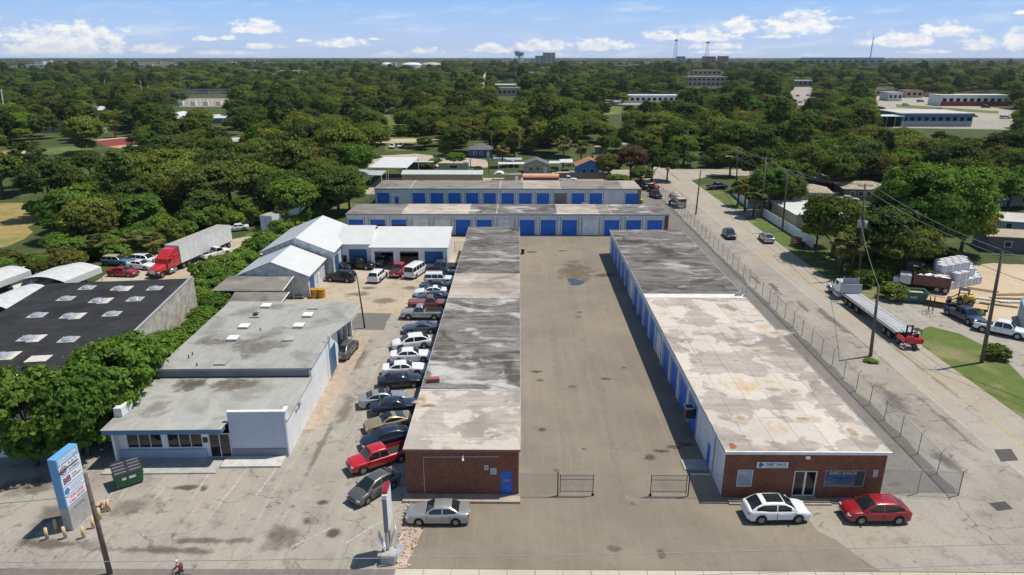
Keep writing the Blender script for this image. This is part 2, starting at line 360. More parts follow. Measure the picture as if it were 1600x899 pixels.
M_door_blue = slatmat('blue_roll_door', (.014,.155,.64)); M_door_white = slatmat('white_roll_door', (.86,.86,.85)); M_door_teal = slatmat('teal_blue_door', (.022,.12,.27))
M_door_grey = slatmat('grey_roll_door', (.20,.19,.18))
M_blue = plain('blue_paint', (.012,.12,.52), .45); M_fascia = plain('fascia_blue', (.07,.19,.33), .5)
M_wallgrey = plain('grey_painted_block', (.64,.645,.65), .75, var=.12, scale=.5)
M_wallgrey2 = plain('pilaster_grey', (.30,.31,.33), .75, var=.12)
M_white = plain('white_painted_wall', (.74,.74,.73), .7, var=.08, scale=.6); M_officegrey = plain('blue_grey_wall', (.46,.50,.58), .7, var=.06)
M_trim = plain('white_trim', (.72,.71,.68), .6, var=.12, scale=2); M_trimgrey = plain('grey_trim', (.33,.33,.34), .6); M_fascgrey = plain('slate_fascia', (.20,.21,.24), .6)
M_metalroof = plain('white_metal_roof', (.60,.60,.575), .45, var=.05, scale=.5); M_metalgrey = plain('grey_metal_roof', (.42,.44,.45), .45, var=.12, scale=.6)
M_aged = plain('mildewed_white_wall', (.55,.56,.55), .8, var=.35, scale=1.5)
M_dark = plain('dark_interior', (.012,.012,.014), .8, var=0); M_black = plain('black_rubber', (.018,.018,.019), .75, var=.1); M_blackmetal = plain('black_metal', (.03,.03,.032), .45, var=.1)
M_steel = plain('galvanised_steel', (.38,.39,.40), .45, metal=.6, var=.12, scale=3); M_chrome = plain('alloy', (.55,.56,.58), .28, metal=.85, var=0)
M_wood = plain('weathered_wood', (.22,.165,.115), .85, var=.3, scale=4); M_pole = plain('creosote_pole', (.135,.105,.08), .9, var=.35, scale=3); M_lumber = plain('fresh_lumber', (.52,.37,.20), .75, var=.2, scale=3)
M_concrete = plain('grey_concrete', (.38,.37,.34), .85, var=.18, scale=1.2); M_oldwall = plain('stained_concrete_wall', (.46,.42,.34), .9, var=.35, scale=.9)
M_slabtan = plain('tan_concrete', (.38,.30,.225), .9, var=.2, scale=1.2)
M_yellow = plain('yellow_paint', (.52,.32,.03), .6); M_green = plain('dumpster_green', (.02,.12,.055), .5, var=.2, scale=2); M_green2 = plain('skip_green', (.05,.13,.095), .6, var=.3, scale=2)
M_cream = plain('bollard_cream', (.60,.42,.23), .7, var=.2, scale=3); M_orange = plain('orange_paint', (.60,.20,.03), .55, var=.2)
def glassmat(name, col, rough=.04):
    m, t, b = base_mat(name); b.inputs['Base Color'].default_value=(*col,1); b.inputs['Roughness'].default_value=rough; b.inputs['Specular IOR Level'].default_value=.6; b.inputs['IOR'].default_value=1.5; return m
M_glass = glassmat('dark_glass', (.012,.014,.016)); M_carglass = glassmat('car_glass', (.016,.022,.024)); M_skyglass = glassmat('skylight_dome', (.30,.32,.36), .08); M_paleglass = glassmat('pale_glass', (.32,.38,.42), .1)
M_wire = plain('wire_mesh', (.30,.31,.32), .5, metal=.5, var=0)
def chainmat():
    m, t, b = base_mat('chain_link'); b.inputs['Base Color'].default_value=(.30,.31,.31,1); b.inputs['Metallic'].default_value=.4; b.inputs['Roughness'].default_value=.5
    tc_ = nd(t,'ShaderNodeTexCoord'); s = nd(t,'ShaderNodeSeparateXYZ'); t.links.new(tc_.outputs['Object'], s.inputs[0])
    h = mth(t,'ADD', s.outputs[0], s.outputs[1]); k = 2*math.pi/.075
    a = mth(t,'ABSOLUTE', mth(t,'SINE', mth(t,'MULTIPLY', mth(t,'ADD', h, s.outputs[2]), k/2))); c_ = mth(t,'ABSOLUTE', mth(t,'SINE', mth(t,'MULTIPLY', mth(t,'SUBTRACT', h, s.outputs[2]), k/2)))
    al = mth(t,'LESS_THAN', mth(t,'MINIMUM', a, c_), .17); t.links.new(al, b.inputs['Alpha']); return m
M_chain = chainmat()
def text(txt, mat, size, parent, loc, rot=(R_(90),0,0), name='lettering', bold=0.0, sx_=1.0, align='CENTER'):
    cu = bpy.data.curves.new(name, 'FONT'); cu.body = txt; cu.size = size; cu.align_x = align; cu.align_y = 'CENTER'; cu.offset = bold; cu.extrude = 0.004; cu.resolution_u = 2
    o = bpy.data.objects.new(name, cu); COL.objects.link(o)
    dg = bpy.context.evaluated_depsgraph_get(); me = bpy.data.meshes.new_from_object(o.evaluated_get(dg)); bpy.data.objects.remove(o); bpy.data.curves.remove(cu)
    me.materials.clear(); me.materials.append(mat); me.name = name
    q = link(name, me, parent); q.location = loc; q.rotation_euler = rot; q.scale = (sx_,1,1); return q

# ------------------------------------------------------------------ ground, roads, pavements
def sheet(name, poly, z, mat, parent=None):
    m = MB(); n = len(poly); a = sum(poly[i][0]*poly[(i+1)%n][1]-poly[(i+1)%n][0]*poly[i][1] for i in range(n))
    if a < 0: poly = poly[::-1]
    m.add([(p[0],p[1],z) for p in poly], [tuple(range(n))]); o = m.build(name, mat, parent)
    if parent is None: struct(o)
    return o
def rect(x0,y0,x1,y1): return [(x0,y0),(x1,y0),(x1,y1),(x0,y1)]
def wob(poly, amp=.25, step=1.6, seed=1):
    r = random.Random(seed); out = []
    for i in range(len(poly)):
        a = poly[i]; b = poly[(i+1)%len(poly)]; L = math.hypot(b[0]-a[0], b[1]-a[1]); k = max(1,int(L/step))
        for j in range(k):
            t = j/k; out.append((a[0]+(b[0]-a[0])*t+r.uniform(-amp,amp), a[1]+(b[1]-a[1])*t+r.uniform(-amp,amp)))
    return out
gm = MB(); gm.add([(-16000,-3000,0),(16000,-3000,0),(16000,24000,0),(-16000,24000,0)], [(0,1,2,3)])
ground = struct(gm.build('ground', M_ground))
yard = sheet('yard', rect(-7.6,37.75,36.0,176), .012, M_yard)
left_lot = sheet('left_parking_lot', [(-64,37.35),(-7.6,37.75),(-7.6,46),(-8.6,46),(-8.6,92),(-24,92),(-24,53.5),(-64,53.5)], .010, M_lot)
dirt = sheet('dirt_yard', wob([(-36,84.5),(-8.6,86),(-8.6,128),(-33,128),(-33,112)],.3,2,3), .016, M_dirtlot)
apron = sheet('corner_apron', wob([(20.9,45.4),(22.2,42),(24.6,37.76),(36.5,37.76),(41.8,37.76),(40.5,42),(36.5,46.6),(28.8,46.6)],.18,1.2,5), .020, M_shoulder)
lane = sheet('side_lane', rect(28.75,46.7,35.1,174), .022, M_lane)
sheet('fence_foot_strip', wob(rect(34.1,47.2,35.3,172),.25,1.5,6), .027, M_patch2, lane)
shoulder = sheet('road_shoulder', [(35.1,46.5),(40.4,42),(41.8,38.0),(41.8,212),(35.1,212)], .018, M_shoulder)
road = sheet('side_road', [(41.8,30),(48.6,30),(48.6,235),(47,300),(41,300),(41.8,235)], .024, M_road)
cross = sheet('cross_street', [(10,200),(36,199),(41.9,192),(48.5,192),(56,200),(120,204),(120,213),(36,212),(10,208)], .030, M_road)
front_street = sheet('front_street', rect(-90,20,90,36.0), .008, M_road)
gutter = sheet('front_gutter', rect(-90,36.0,-7.7,38.2), .004, M_lane)
walk = sheet('front_pavement', rect(-8.3,36.0,60,37.70), .014, M_walk)
slab_me = MB().cbox((0,0,.05),(1.86,1.60,.10),ch=.01).mesh('slab', M_walk)
for i in range(36):
    o = link('slab', slab_me, walk, (-7.3+i*1.885, 36.88, .016), 0); o.rotation_euler = (random.uniform(-.004,.004),0,random.uniform(-.004,.004))
# dark joint along the pavement and gutter seam
sheet('pavement_edge', wob(rect(-8.2,37.66,42,37.86),.03,.7,8), .024, M_patch2, walk)
# paint
M_linewhite = plain('worn_white_paint', (.44,.41,.36), .8, var=.3, scale=3); M_lineyellow = plain('worn_yellow_paint', (.44,.32,.13), .8, var=.3, scale=2)
for (x, mt) in ((42.15,M_linewhite),(45.25,M_lineyellow),(45.45,M_lineyellow)):
    sheet('edge_line' if mt is M_linewhite else 'centre_line', rect(x-.05,38,x+.05,232), .030, mt, road)
for a, b in (((455,855),(518,825)),((540,850),(578,826)),((340,795),(354,772)),((352,778),(395,722)),((300,780),(334,729)),((240,781),(256,765)),((148,810),(176,770)),((400,775),(448,712)),((575,826),(605,812)),((545,800),(585,772)),((182,762),(215,727)),((186,780),(196,770))):
    p = G(*a); q = G(*b); d = Vector((q[0]-p[0],q[1]-p[1])).normalized(); nrm = Vector((-d.y,d.x))*.055
    sheet('stall_line', [(p[0]+nrm.x,p[1]+nrm.y),(q[0]+nrm.x,q[1]+nrm.y),(q[0]-nrm.x,q[1]-nrm.y),(p[0]-nrm.x,p[1]-nrm.y)], .020, M_linewhite, left_lot)
# stains and patches with their own outline
def blob(cx, cy, rx, ry, seed, n=22, rough=.28, ang=0):
    r = random.Random(seed); ph = [r.uniform(0,6.28) for _ in range(4)]; out = []
    for i in range(n):
        t = 2*math.pi*i/n; k = 1+rough*(math.sin(2*t+ph[0])*.5+math.sin(3*t+ph[1])*.5+math.sin(5*t+ph[2])*.35)+r.uniform(-.06,.06)
        x = rx*k*math.cos(t); y = ry*k*math.sin(t); out.append((cx+x*math.cos(ang)-y*math.sin(ang), cy+x*math.sin(ang)+y*math.cos(ang)))
    return out
M_oil = plain('oil_stain', (.085,.072,.058), .6, var=.3, scale=2); M_oil2 = plain('faint_stain', (.155,.13,.10), .8, var=.3, scale=2); M_rust = plain('rust_stain', (.235,.175,.115), .85, var=.15, scale=.6)
M_water = plain('puddle_water', (.050,.057,.066), .35, var=.3, scale=1.5)
p = G(899,441); sheet('puddle', blob(p[0],p[1],1.05,1.9,41,30,.3), .021, M_water, yard)
sheet('tar_patch', wob(rect(-21.8,80.6,-17.2,86.6),.1,1.5,9), .022, M_patch2, left_lot)
sheet('entrance_slab', wob(rect(-20.4,56,-18.4,80.5),.08,1.5,10), .020, M_slabtan, left_lot)
sheet('rubble_strip', wob([(-8.9,37.9),(-7.5,37.9),(-6.9,45.3),(-8.3,45.3)],.25,.6,11), .024, M_rubble, yard)
for (a,b,c_,d) in (((1553,703),(1580,702),(1591,720),(1564,722)),((1546,787),(1570,784),(1583,796),(1558,799))):
    sheet('drain_patch' , [G(*a),G(*b),G(*c_),G(*d)], .036, M_patch, road)
for a in (((1180,437),(1230,470)),((1255,480),(1285,510)),((1100,690),(1130,724))):
    p = G(*a[0]); sheet('tar_patch', blob(p[0],p[1],.35,2.2,int(p[1]),20,.2), .026, M_patch2, shoulder)
# right-hand yards, verges and lawns
grass_verge = sheet('roadside_verge', [(48.6,58),(53.5,63),(56.5,74),(55.5,80),(53.2,82.5),(51,81),(48.6,76)], .028, M_lawn)
sheet('roadside_verge', [(48.6,56),(53.5,62),(53.5,56)], .026, M_lawn)
sheet('roadside_verge', [(48.6,92),(53,93.5),(56,100),(58,112),(54.5,128),(52.6,140),(52.2,146),(48.6,146)], .028, M_grass)
sheet('roadside_verge', [(48.6,154),(53,156),(53,186),(48.6,186)], .028, M_grass)
sheet('business_driveway', [(48.6,76),(51,81),(53.2,82.5),(55.5,80),(56.5,74),(53.5,63),(56,60),(80,60),(84,100),(60,104),(53,93.5),(48.6,92)], .020, M_lot)
sheet('gravel_yard', wob([(60,84),(84,84),(92,110),(62,112),(57,100)],.6,2,13), .024, M_sand)
sheet('side_driveway', rect(48.6,146,60,154), .022, M_lot)
sheet('house_driveway', rect(60,150,84,158), .018, M_lot)
# left-hand field, truck yard and distant clearings
sheet('dry_field', wob([G(-60,318),G(70,318),G(60,345),G(20,385),G(-80,400)],1,5,21), .014, M_dry)
sheet('truck_yard', wob([(-66,98),(-50,98),(-44,112),(-44,126),(-52,128),(-66,112)],.5,2.5,22), .014, M_dirtlot)
sheet('truck_yard_grass', wob([(-54,122),(-43,122),(-38,160),(-52,160)],.5,3,23), .012, M_lawn)
sheet('distant_lawn', wob([G(600,236),G(655,236),G(640,205),G(634,180),G(603,180)],1.5,8,24), .014, M_lawn)
sheet('distant_path', [G(560,224),G(720,222),G(720,216),G(560,218)], .020, M_sand)
sheet('back_lane', wob([G(570,262),G(760,262),G(760,250),G(690,244),G(650,240),G(570,246)],.8,5,25), .018, M_dirtlot)
sheet('back_yard_dirt', rect(-40,171,24,196), .012, M_dirtlot)
sheet('distant_lawn', wob([G(-40,247),G(140,238),G(140,228),G(-40,236)],1.5,8,26), .014, M_lawn)
sheet('distant_drive', wob([G(-40,242),G(60,240),G(60,236),G(-40,238)],.5,8,27), .020, M_sand)
sheet('distant_lawn', wob([G(938,180),G(976,178),G(974,165),G(942,166)],1.5,8,28), .016, M_lawn)
sheet('distant_car_park', [G(930,164),G(1060,164),G(1060,152),G(930,154)], .014, M_lot)
sheet('distant_car_park', [G(1215,166),G(1275,164),G(1275,136),G(1215,137)], .014, M_lot)
sheet('highway', [G(1330,180),G(1640,196),G(1640,176),G(1500,164),G(1450,152),G(1380,148),G(1340,152)], .014, M_road)
sheet('highway_median', [G(1400,168),G(1560,178),G(1560,174),G(1400,163)], .020, M_lawn)
sheet('warehouse_yard', [G(1395,200),G(1640,204),G(1640,190),G(1395,184)], .018, M_lot)
sheet('distant_street', [G(748,140),G(762,140),G(763,112),G(755,112)], .016, M_sand)
# ------------------------------------------------------------------ building helpers
def wall(p0, p1, h, th, ops, side=1):
    """wall from p0 to p1 (ground xy), thickness th to the left of travel * side, with real openings (s0,s1,z0,z1)"""
    m = MB(); L = math.hypot(p1[0]-p0[0], p1[1]-p0[1]); d = ((p1[0]-p0[0])/L,(p1[1]-p0[1])/L); n_ = (-d[1]*side, d[0]*side)
    def seg(s0,s1,z0,z1):
        if s1-s0 < 1e-4 or z1-z0 < 1e-4: return
        P = [(p0[0]+d[0]*s+n_[0]*o, p0[1]+d[1]*s+n_[1]*o) for s,o in ((s0,0),(s1,0),(s1,th),(s0,th))]; m.prism(P, z0, z1)
    cur = 0
    for (a,b,z0,z1) in sorted(ops):
        seg(cur,a,0,h); seg(a,b,0,z0); seg(a,b,z1,h); cur = b
    seg(cur,L,0,h); return m
def panel(m, p0, p1, s0, s1, z0, z1, off, th, side=1):
    L = math.hypot(p1[0]-p0[0], p1[1]-p0[1]); d = ((p1[0]-p0[0])/L,(p1[1]-p0[1])/L); n_ = (-d[1]*side, d[0]*side)
    P = [(p0[0]+d[0]*s+n_[0]*o, p0[1]+d[1]*s+n_[1]*o) for s,o in ((s0,off),(s1,off),(s1,off+th),(s0,off+th))]; return m.prism(P, z0, z1)

# ------------------------------------------------------------------ storage building left of the alley
def storage_sections(parent, secs, x0, x1, z, over=.12):
    for k,(y0,y1,mt) in enumerate(secs):
        n = max(1,round((y1-y0)/2.1)); rq = random.Random(int(y0))
        m = MB(); m.box(x0-over+.02, y0, z-.002, x1+over-.02, y1-.015, z+.085); m.build('roof_deck', mt, parent)
        for j in range(n):
            a = y0+(y1-y0)*j/n; b = y0+(y1-y0)*(j+1)/n; m = MB(); m.box(x0-over, a+.012, z+.05, x1+over, b-.012, z+.10+rq.uniform(-.006,.008)); m.build('membrane_sheet', mt, parent)
M_edge = plain('worn_flashing',(.48,.46,.42),.7,var=.35,scale=1.5)
A = thing('storage_building', 'brick fronted storage building with streaked flat roof beside parked cars', 'building', (0,0,0))
AX0, AX1, AY0, AY1, AH = -8.75, .08, 46.0, 118.9, 4.12
doorA = (8.75-1.42+.0, 8.75-.47, 0.22, 2.28)
fw = wall((AX0,AY0),(AX1,AY0),AH,.2,[(7.41,8.36,.22,2.28)])
fw.build('brick_wall', M_brick, A)
m = MB(); panel(m,(AX0,AY0),(AX1,AY0),7.41,8.36,.22,2.28,.07,.05); dA = m.build('door', M_blue, A)
m = MB(); m.cbox((AX0+7.52,AY0+.05,1.22),(.05,.06,.14)); m.build('handle', M_steel, dA)
m = MB(); m.box(AX0+7.65,AY0+.062,1.32,AX0+8.1,AY0+.068,1.5); m.build('warning_notice', plain('faded_red_notice',(.5,.16,.10),.6), dA)
opsR = [(4.2+4.05*k, 7.1+4.05*k, 0, 3.0) for k in range(17)]
wall((AX1,AY0+.2),(AX1,AY1),AH,.2,opsR).build('side_wall', M_wallgrey, A)
for s0,s1,z0,z1 in opsR:
    m = MB(); panel(m,(AX1,AY0+.2),(AX1,AY1),s0,s1,0,z1,.08,.04); m.build('roll_up_door', M_door_blue, A)
wall((AX0,AY1),(AX0,AY0+.2),AH,.2,[(4.2+4.05*k, 7.1+4.05*k, 0, 3.0) for k in range(16)]).build('side_wall', M_wallgrey, A)
for k in range(16):
    m = MB(); panel(m,(AX0,AY1),(AX0,AY0+.2),4.2+4.05*k,7.1+4.05*k,0,3.0,.08,.04); m.build('roll_up_door', M_door_blue, A)
wall((AX1-.2,AY1),(AX0+.2,AY1),AH,.2,[]).build('back_wall', M_wallgrey, A)
storage_sections(A, [(45.95,55.9,M_roof_front),(55.9,81.1,M_roof_dark),(81.1,91.0,M_roof_pink),(91.0,118.95,M_roof_dark2)], AX0, AX1, AH)
m = MB(); m.box(AX0-.15,45.90,AH-.02,AX0-.115,118.97,AH+.13); m.build('roof_edge', M_edge, A)
m = MB(); m.box(AX1+.115,45.90,AH-.02,AX1+.15,118.97,AH+.13); m.build('roof_edge', M_edge, A)
m = MB(); m.box(AX0-.10,45.88,AH-.03,AX1+.10,45.948,AH+.14); m.build('roof_edge', plain('dark_flashing',(.20,.12,.10),.6), A)
for y in (55.9, 81.1, 91.0):
    m = MB(); m.box(AX0-.1,y-.10,AH+.113,AX1+.1,y+.10,AH+.130); m.build('roof_seam', M_edge, A)
m = MB(); m.tube([(-7.35,45.95,.3),(-7.35,45.95,3.55),(-1.5,45.95,3.62)],.022,5); m.build('conduit', M_trim, A)
m = MB(); m.cbox((-4.25,45.88,3.66),(.12,.22,.2),ch=.03); m.cyl((-4.25,45.78,3.6),(-4.25,45.66,3.42),.07,.10,8); m.build('wall_light', M_trim, A)
for (x,z,w,h) in ((-2.45,2.62,.32,.42),(-1.9,2.30,.46,.55)):
    m = MB(); m.box(x-w/2,45.965,z-h/2,x+w/2,45.992,z+h/2); s_ = m.build('notice_board', plain('notice_white',(.66,.62,.60),.6,var=.05), A)
    m = MB()
    for q in range(3): m.box(x-w*.36,45.955,z+h*(.28-.26*q)-.03,x+w*.36,45.963,z+h*(.28-.26*q)+.035)
    m.build('notice_print', plain('notice_print',(.24,.20,.21),.7,var=.3,scale=14), s_)
m = MB(); m.box(-9.0,45.0,0.01,.2,45.99,.20); m.build('front_step', M_slabtan, A)
m = MB(); m.cbox((-7.9,57.6,AH+.32),(1.1,.55,.35),rz=.2); m.build('roof_box', plain('red_brown_box',(.28,.08,.06),.7), A)
for k in range(12):
    m = MB(); m.cyl((AX1+.13,48+6*k,AH-.02),(AX1+.13,48+6*k,2.4),.035,.035,6); m.build('downpipe', M_trim, A)

# ------------------------------------------------------------------ storage building right of the alley, shop in front
B = thing('storage_building', 'brick shop fronted storage building with pale stained flat roof by chain fence', 'building', (0,0,0))
BX0, BX1, BY0, BY1, BH = 16.15, 28.55, 46.05, 117.0, 4.12
bops = [(1.02,2.24,.95,2.5),(5.45,7.25,.10,2.42),(7.85,11.0,1.0,2.5)]
wall((BX0,BY0),(BX1,BY0),BH,.2,bops).build('brick_wall', M_brick, B)
m = MB(); panel(m,(BX0,BY0),(BX1,BY0),1.08,2.18,1.0,2.45,.06,.03); w_ = m.build('window', M_paleglass, B)
def frame(m,x0,x1,z0,z1,y,t,d): 
    m.box(x0,y,z0,x1,y+d,z0+t); m.box(x0,y,z1-t,x1,y+d,z1); m.box(x0,y,z0+t,x0+t,y+d,z1-t); m.box(x1-t,y,z0+t,x1,y+d,z1-t); return m
frame(MB(),BX0+1.02,BX0+2.24,.95,2.5,BY0+.03,.07,.08).build('frame', M_trim, w_)
fr = frame(MB(),BX0+5.45,BX0+7.25,.10,2.42,BY0+.03,.09,.09); fr.box(BX0+6.28,BY0+.03,.19,BX0+6.42,BY0+.12,2.33); de = fr.build('door_frame', M_trim, B)
for x0,x1 in ((5.54,6.28),(6.42,7.16)):
    m = MB(); panel(m,(BX0,BY0),(BX1,BY0),x0,x1,.2,2.33,.09,.02); dg_ = m.build('glass_door', M_glass, B)
    m = MB(); xx = x1-.08 if x0 < 6 else x0+.08; m.cyl((BX0+xx,BY0+.06,.95),(BX0+xx,BY0+.06,1.3),.015,.015,6); m.build('handle', M_chrome, dg_)
m = MB(); m.box(BX0+5.35,BY0-.35,.0,BX0+7.35,BY0-.003,.10); m.build('door_step', M_slabtan, B)
m = MB(); panel(m,(BX0,BY0),(BX1,BY0),7.93,10.92,1.06,2.44,.06,.03); w2 = m.build('shop_window', glassmat('poster_film',(.05,.10,.19),.2), B)
frame(MB(),BX0+7.85,BX0+11.0,1.0,2.5,BY0+.03,.07,.08).build('frame', M_trimgrey, w2)
wy = BY0+.052
m = MB(); m.box(BX0+7.95,wy,1.08,BX0+10.25,wy+.004,1.50); m.build('poster_sand', plain('poster_sand',(.15,.17,.20),.5,var=.2,scale=4), w2)
m = MB(); m.box(BX0+7.95,wy,1.52,BX0+10.25,wy+.004,1.98); m.build('poster_sea', plain('poster_sea',(.045,.12,.28),.5,var=.4,scale=5), w2)
m = MB(); m.box(BX0+10.28,wy,1.08,BX0+10.9,wy+.004,2.42); m.build('poster_palm', plain('poster_palm',(.03,.06,.05),.5,var=.5,scale=6), w2)
M_poy = plain('poster_yellow',(.50,.46,.10),.5,var=0); M_pon = plain('poster_navy',(.03,.05,.13),.5,var=0)
text('SHIRT SHACK', M_poy, .42, w2, (BX0+9.25,wy-.006,2.2), sx_=.84, bold=.008); 
rb_ = random.Random(6)
for zz,hh in ((1.76,.20),(1.36,.17)):
    xx = BX0+8.5; m = MB()
    while xx < BX0+9.95: w_b = rb_.uniform(.07,.18); m.box(xx,wy-.008,zz-hh*rb_.uniform(.3,.5),xx+w_b,wy-.003,zz+hh*rb_.uniform(.3,.5)); xx += w_b+.05
    m.build('worn_print', M_pon, w2)
m = MB(); m.cbox((0,0,0),(2.42,.06,.52),ch=.01); sg = m.build('shop_sign', plain('sign_white',(.70,.72,.74),.5,var=.03), B); sg.location = (BX0+3.62,BY0-.05,2.98)
M_navy = plain('sign_navy',(.02,.05,.12),.5,var=0); M_teal = plain('sign_teal',(.03,.16,.24),.5,var=0)
text('SHIRT SHACK', M_navy, .33, sg, (.30,-.036,.05), sx_=.78, bold=.007)
m = MB(); m.box(-.55,-.036,-.185,1.12,-.032,-.15); m.build('sign_line', M_navy, sg)
m = MB(); m.cyl((-.92,-.036,.08),(-.92,-.031,.08),.15,.15,12); m.cbox((-.78,-.034,.02),(.34,.004,.12)); m.cbox((-.95,-.034,-.12),(.30,.004,.10),ry=.3); m.build('sign_emblem', M_teal, sg)
m = MB(); m.cbox((BX0+6.25,BY0-.10,3.66),(.36,.2,.22),ch=.04); m.build('wall_light', M_trim, B)
m = MB(); m.box(BX0+11.55,BY0-.03,1.95,BX0+11.88,BY0-.003,2.55); nb = m.build('notice_board', plain('notice_white',(.66,.62,.60)), B)
m = MB(); 
for q in range(3): m.box(BX0+11.6,BY0-.037,2.38-.18*q,BX0+11.83,BY0-.031,2.46-.18*q)
m.build('notice_print', plain('notice_print',(.24,.20,.21)), nb)
m = MB(); m.box(BX0+.3,45.0,.01,BX1-4.2,BY0-.36,.14); m.build('front_step', M_slabtan, B)
# side wall toward the alley with its doors
sops = [(116.95-50.98,116.95-50.03,.05,2.1)]+[(116.95-(56.3+4.05*k+1.42),116.95-(56.3+4.05*k-1.42),0,3.05) for k in range(15)]
wall((BX0,116.95),(BX0,BY0+.2),BH,.2,sops).build('side_wall', M_wallgrey, B)
for k in range(15):
    c_ = 56.3+4.05*k; m = MB(); panel(m,(BX0,116.95),(BX0,BY0+.2),116.95-c_-1.42,116.95-c_+1.42,0,3.05,.09,.04)
    dr = m.build('roll_up_door', M_door_white if k in (4,9) else M_door_blue, B)
    m = MB()
    for yy in (c_-1.55,c_+1.55): m.box(BX0-.05,yy-.09,.02,BX0-.002,yy+.09,3.25)
    m.box(BX0-.05,c_-1.46,3.06,BX0-.002,c_+1.46,3.25); m.build('door_frame', M_trimgrey, B)
m = MB(); panel(m,(BX0,116.95),(BX0,BY0+.2),116.95-50.98,116.95-50.03,.05,2.1,.08,.04); m.build('side_door', M_blue, B)
m = MB(); m.box(BX0-.06,48.9,.02,BX0-.002,49.06,3.6); m.build('pilaster', M_trimgrey, B)
m = MB(); m.box(BX0-2.1,49.7,.01,BX0-.1,51.2,.10); m.build('door_slab', M_concrete, B)
m = MB(); m.cbox((BX0-.42,56.0,2.1),(.8,1.0,.95),ch=.03); ac = m.build('air_conditioner', M_blackmetal, B)
m = MB(); m.tube([(BX0-.8,55.5,2.6),(BX0-.8,56.5,2.6),(BX0-.05,56.5,2.7),(BX0-.05,55.5,2.7),(BX0-.8,55.5,2.6)],.04,5); m.build('bracket', M_trim, ac)
wall((BX1,BY0+.2),(BX1,116.95),BH,.2,[(6+10*k,7.2+10*k,0,2.1) for k in range(7)]).build('side_wall', M_wallgrey, B)
for k in range(7):
    m = MB(); panel(m,(BX1,BY0+.2),(BX1,116.95),6+10*k,7.2+10*k,0,2.1,.08,.04); m.build('side_door', M_blue, B)
wall((BX1-.2,116.95),(BX0+.2,116.95),BH,.2,[]).build('back_wall', M_wallgrey, B)
# roof: coated membrane sheets in front, streaked behind
xs = [BX0-.12+i*(BX1-BX0+.24)/6 for i in range(7)]
rnd = random.Random(5)
for i in range(6):
    y = 46.0
    while y < 81.1:
        y2 = min(81.2, y+rnd.choice((5.2,6.4,7.5,9.0)))
        if 81.2-y2 < 2: y2 = 81.2
        m = MB(); zz = BH+.10+rnd.uniform(-.006,.006); m.box(xs[i]+.014,y+.014,BH,xs[i+1]-.014,y2-.014,zz); m.build('membrane_sheet', M_roof_light, B); y = y2
m = MB(); m.box(BX0-.1,46.02,BH-.002,BX1+.1,81.18,BH+.088); m.build('roof_deck', plain('seam_tar',(.17,.14,.12),.9), B)
m = MB(); m.box(BX0-.12,81.2,BH,BX1+.12,82.7,BH+.16); m.build('roof_strip', plain('roof_coating',(.66,.63,.58),.8,var=.15,scale=.8), B)
for k,(a,b) in enumerate(((82.7,93),(93,104.5),(104.5,117.1))):
    for j in range(5):
        ya = a+(b-a)*j/5; yb = a+(b-a)*(j+1)/5; m = MB(); m.box(BX0-.12,ya+.012,BH,BX1+.12,yb-.012,BH+.11+rnd.uniform(-.006,.008)); m.build('membrane_sheet', M_roof_dark2, B)
for (x0,x1,y0,y1) in ((BX0-.17,BX0-.122,45.94,117.1),(BX1+.122,BX1+.17,45.94,117.1),(BX0-.20,BX1+.20,45.80,45.938)):
    m = MB(); m.box(x0,y0,BH-.10,x1,y1,BH+.14); m.build('gutter', M_edge if y1 > 60 else M_trim, B)
m = MB(); m.tube([(BX1-.1,82.3,BH+.16),(BX1-.1,82.3,BH+1.3),(BX1+.4,82.3,BH+1.35),(BX1+.4,82.3,0.1)],.05,6); m.cbox((BX1-.6,82.2,BH+.34),(.7,.4,.3)); m.cbox((BX1+.1,81.7,BH+.3),(.3,.3,.25)); m.build('service_mast', M_steel, B)
# roof scars
p = G(1145,697,BH+.12); m = MB(); bl = blob(p[0],p[1],.3,.35,77,14,.3); m.add([(q[0],q[1],BH+.124) for q in bl],[tuple(range(len(bl)))]); m.build('rust_stain', plain('rust',(.28,.09,.04),.9), B)

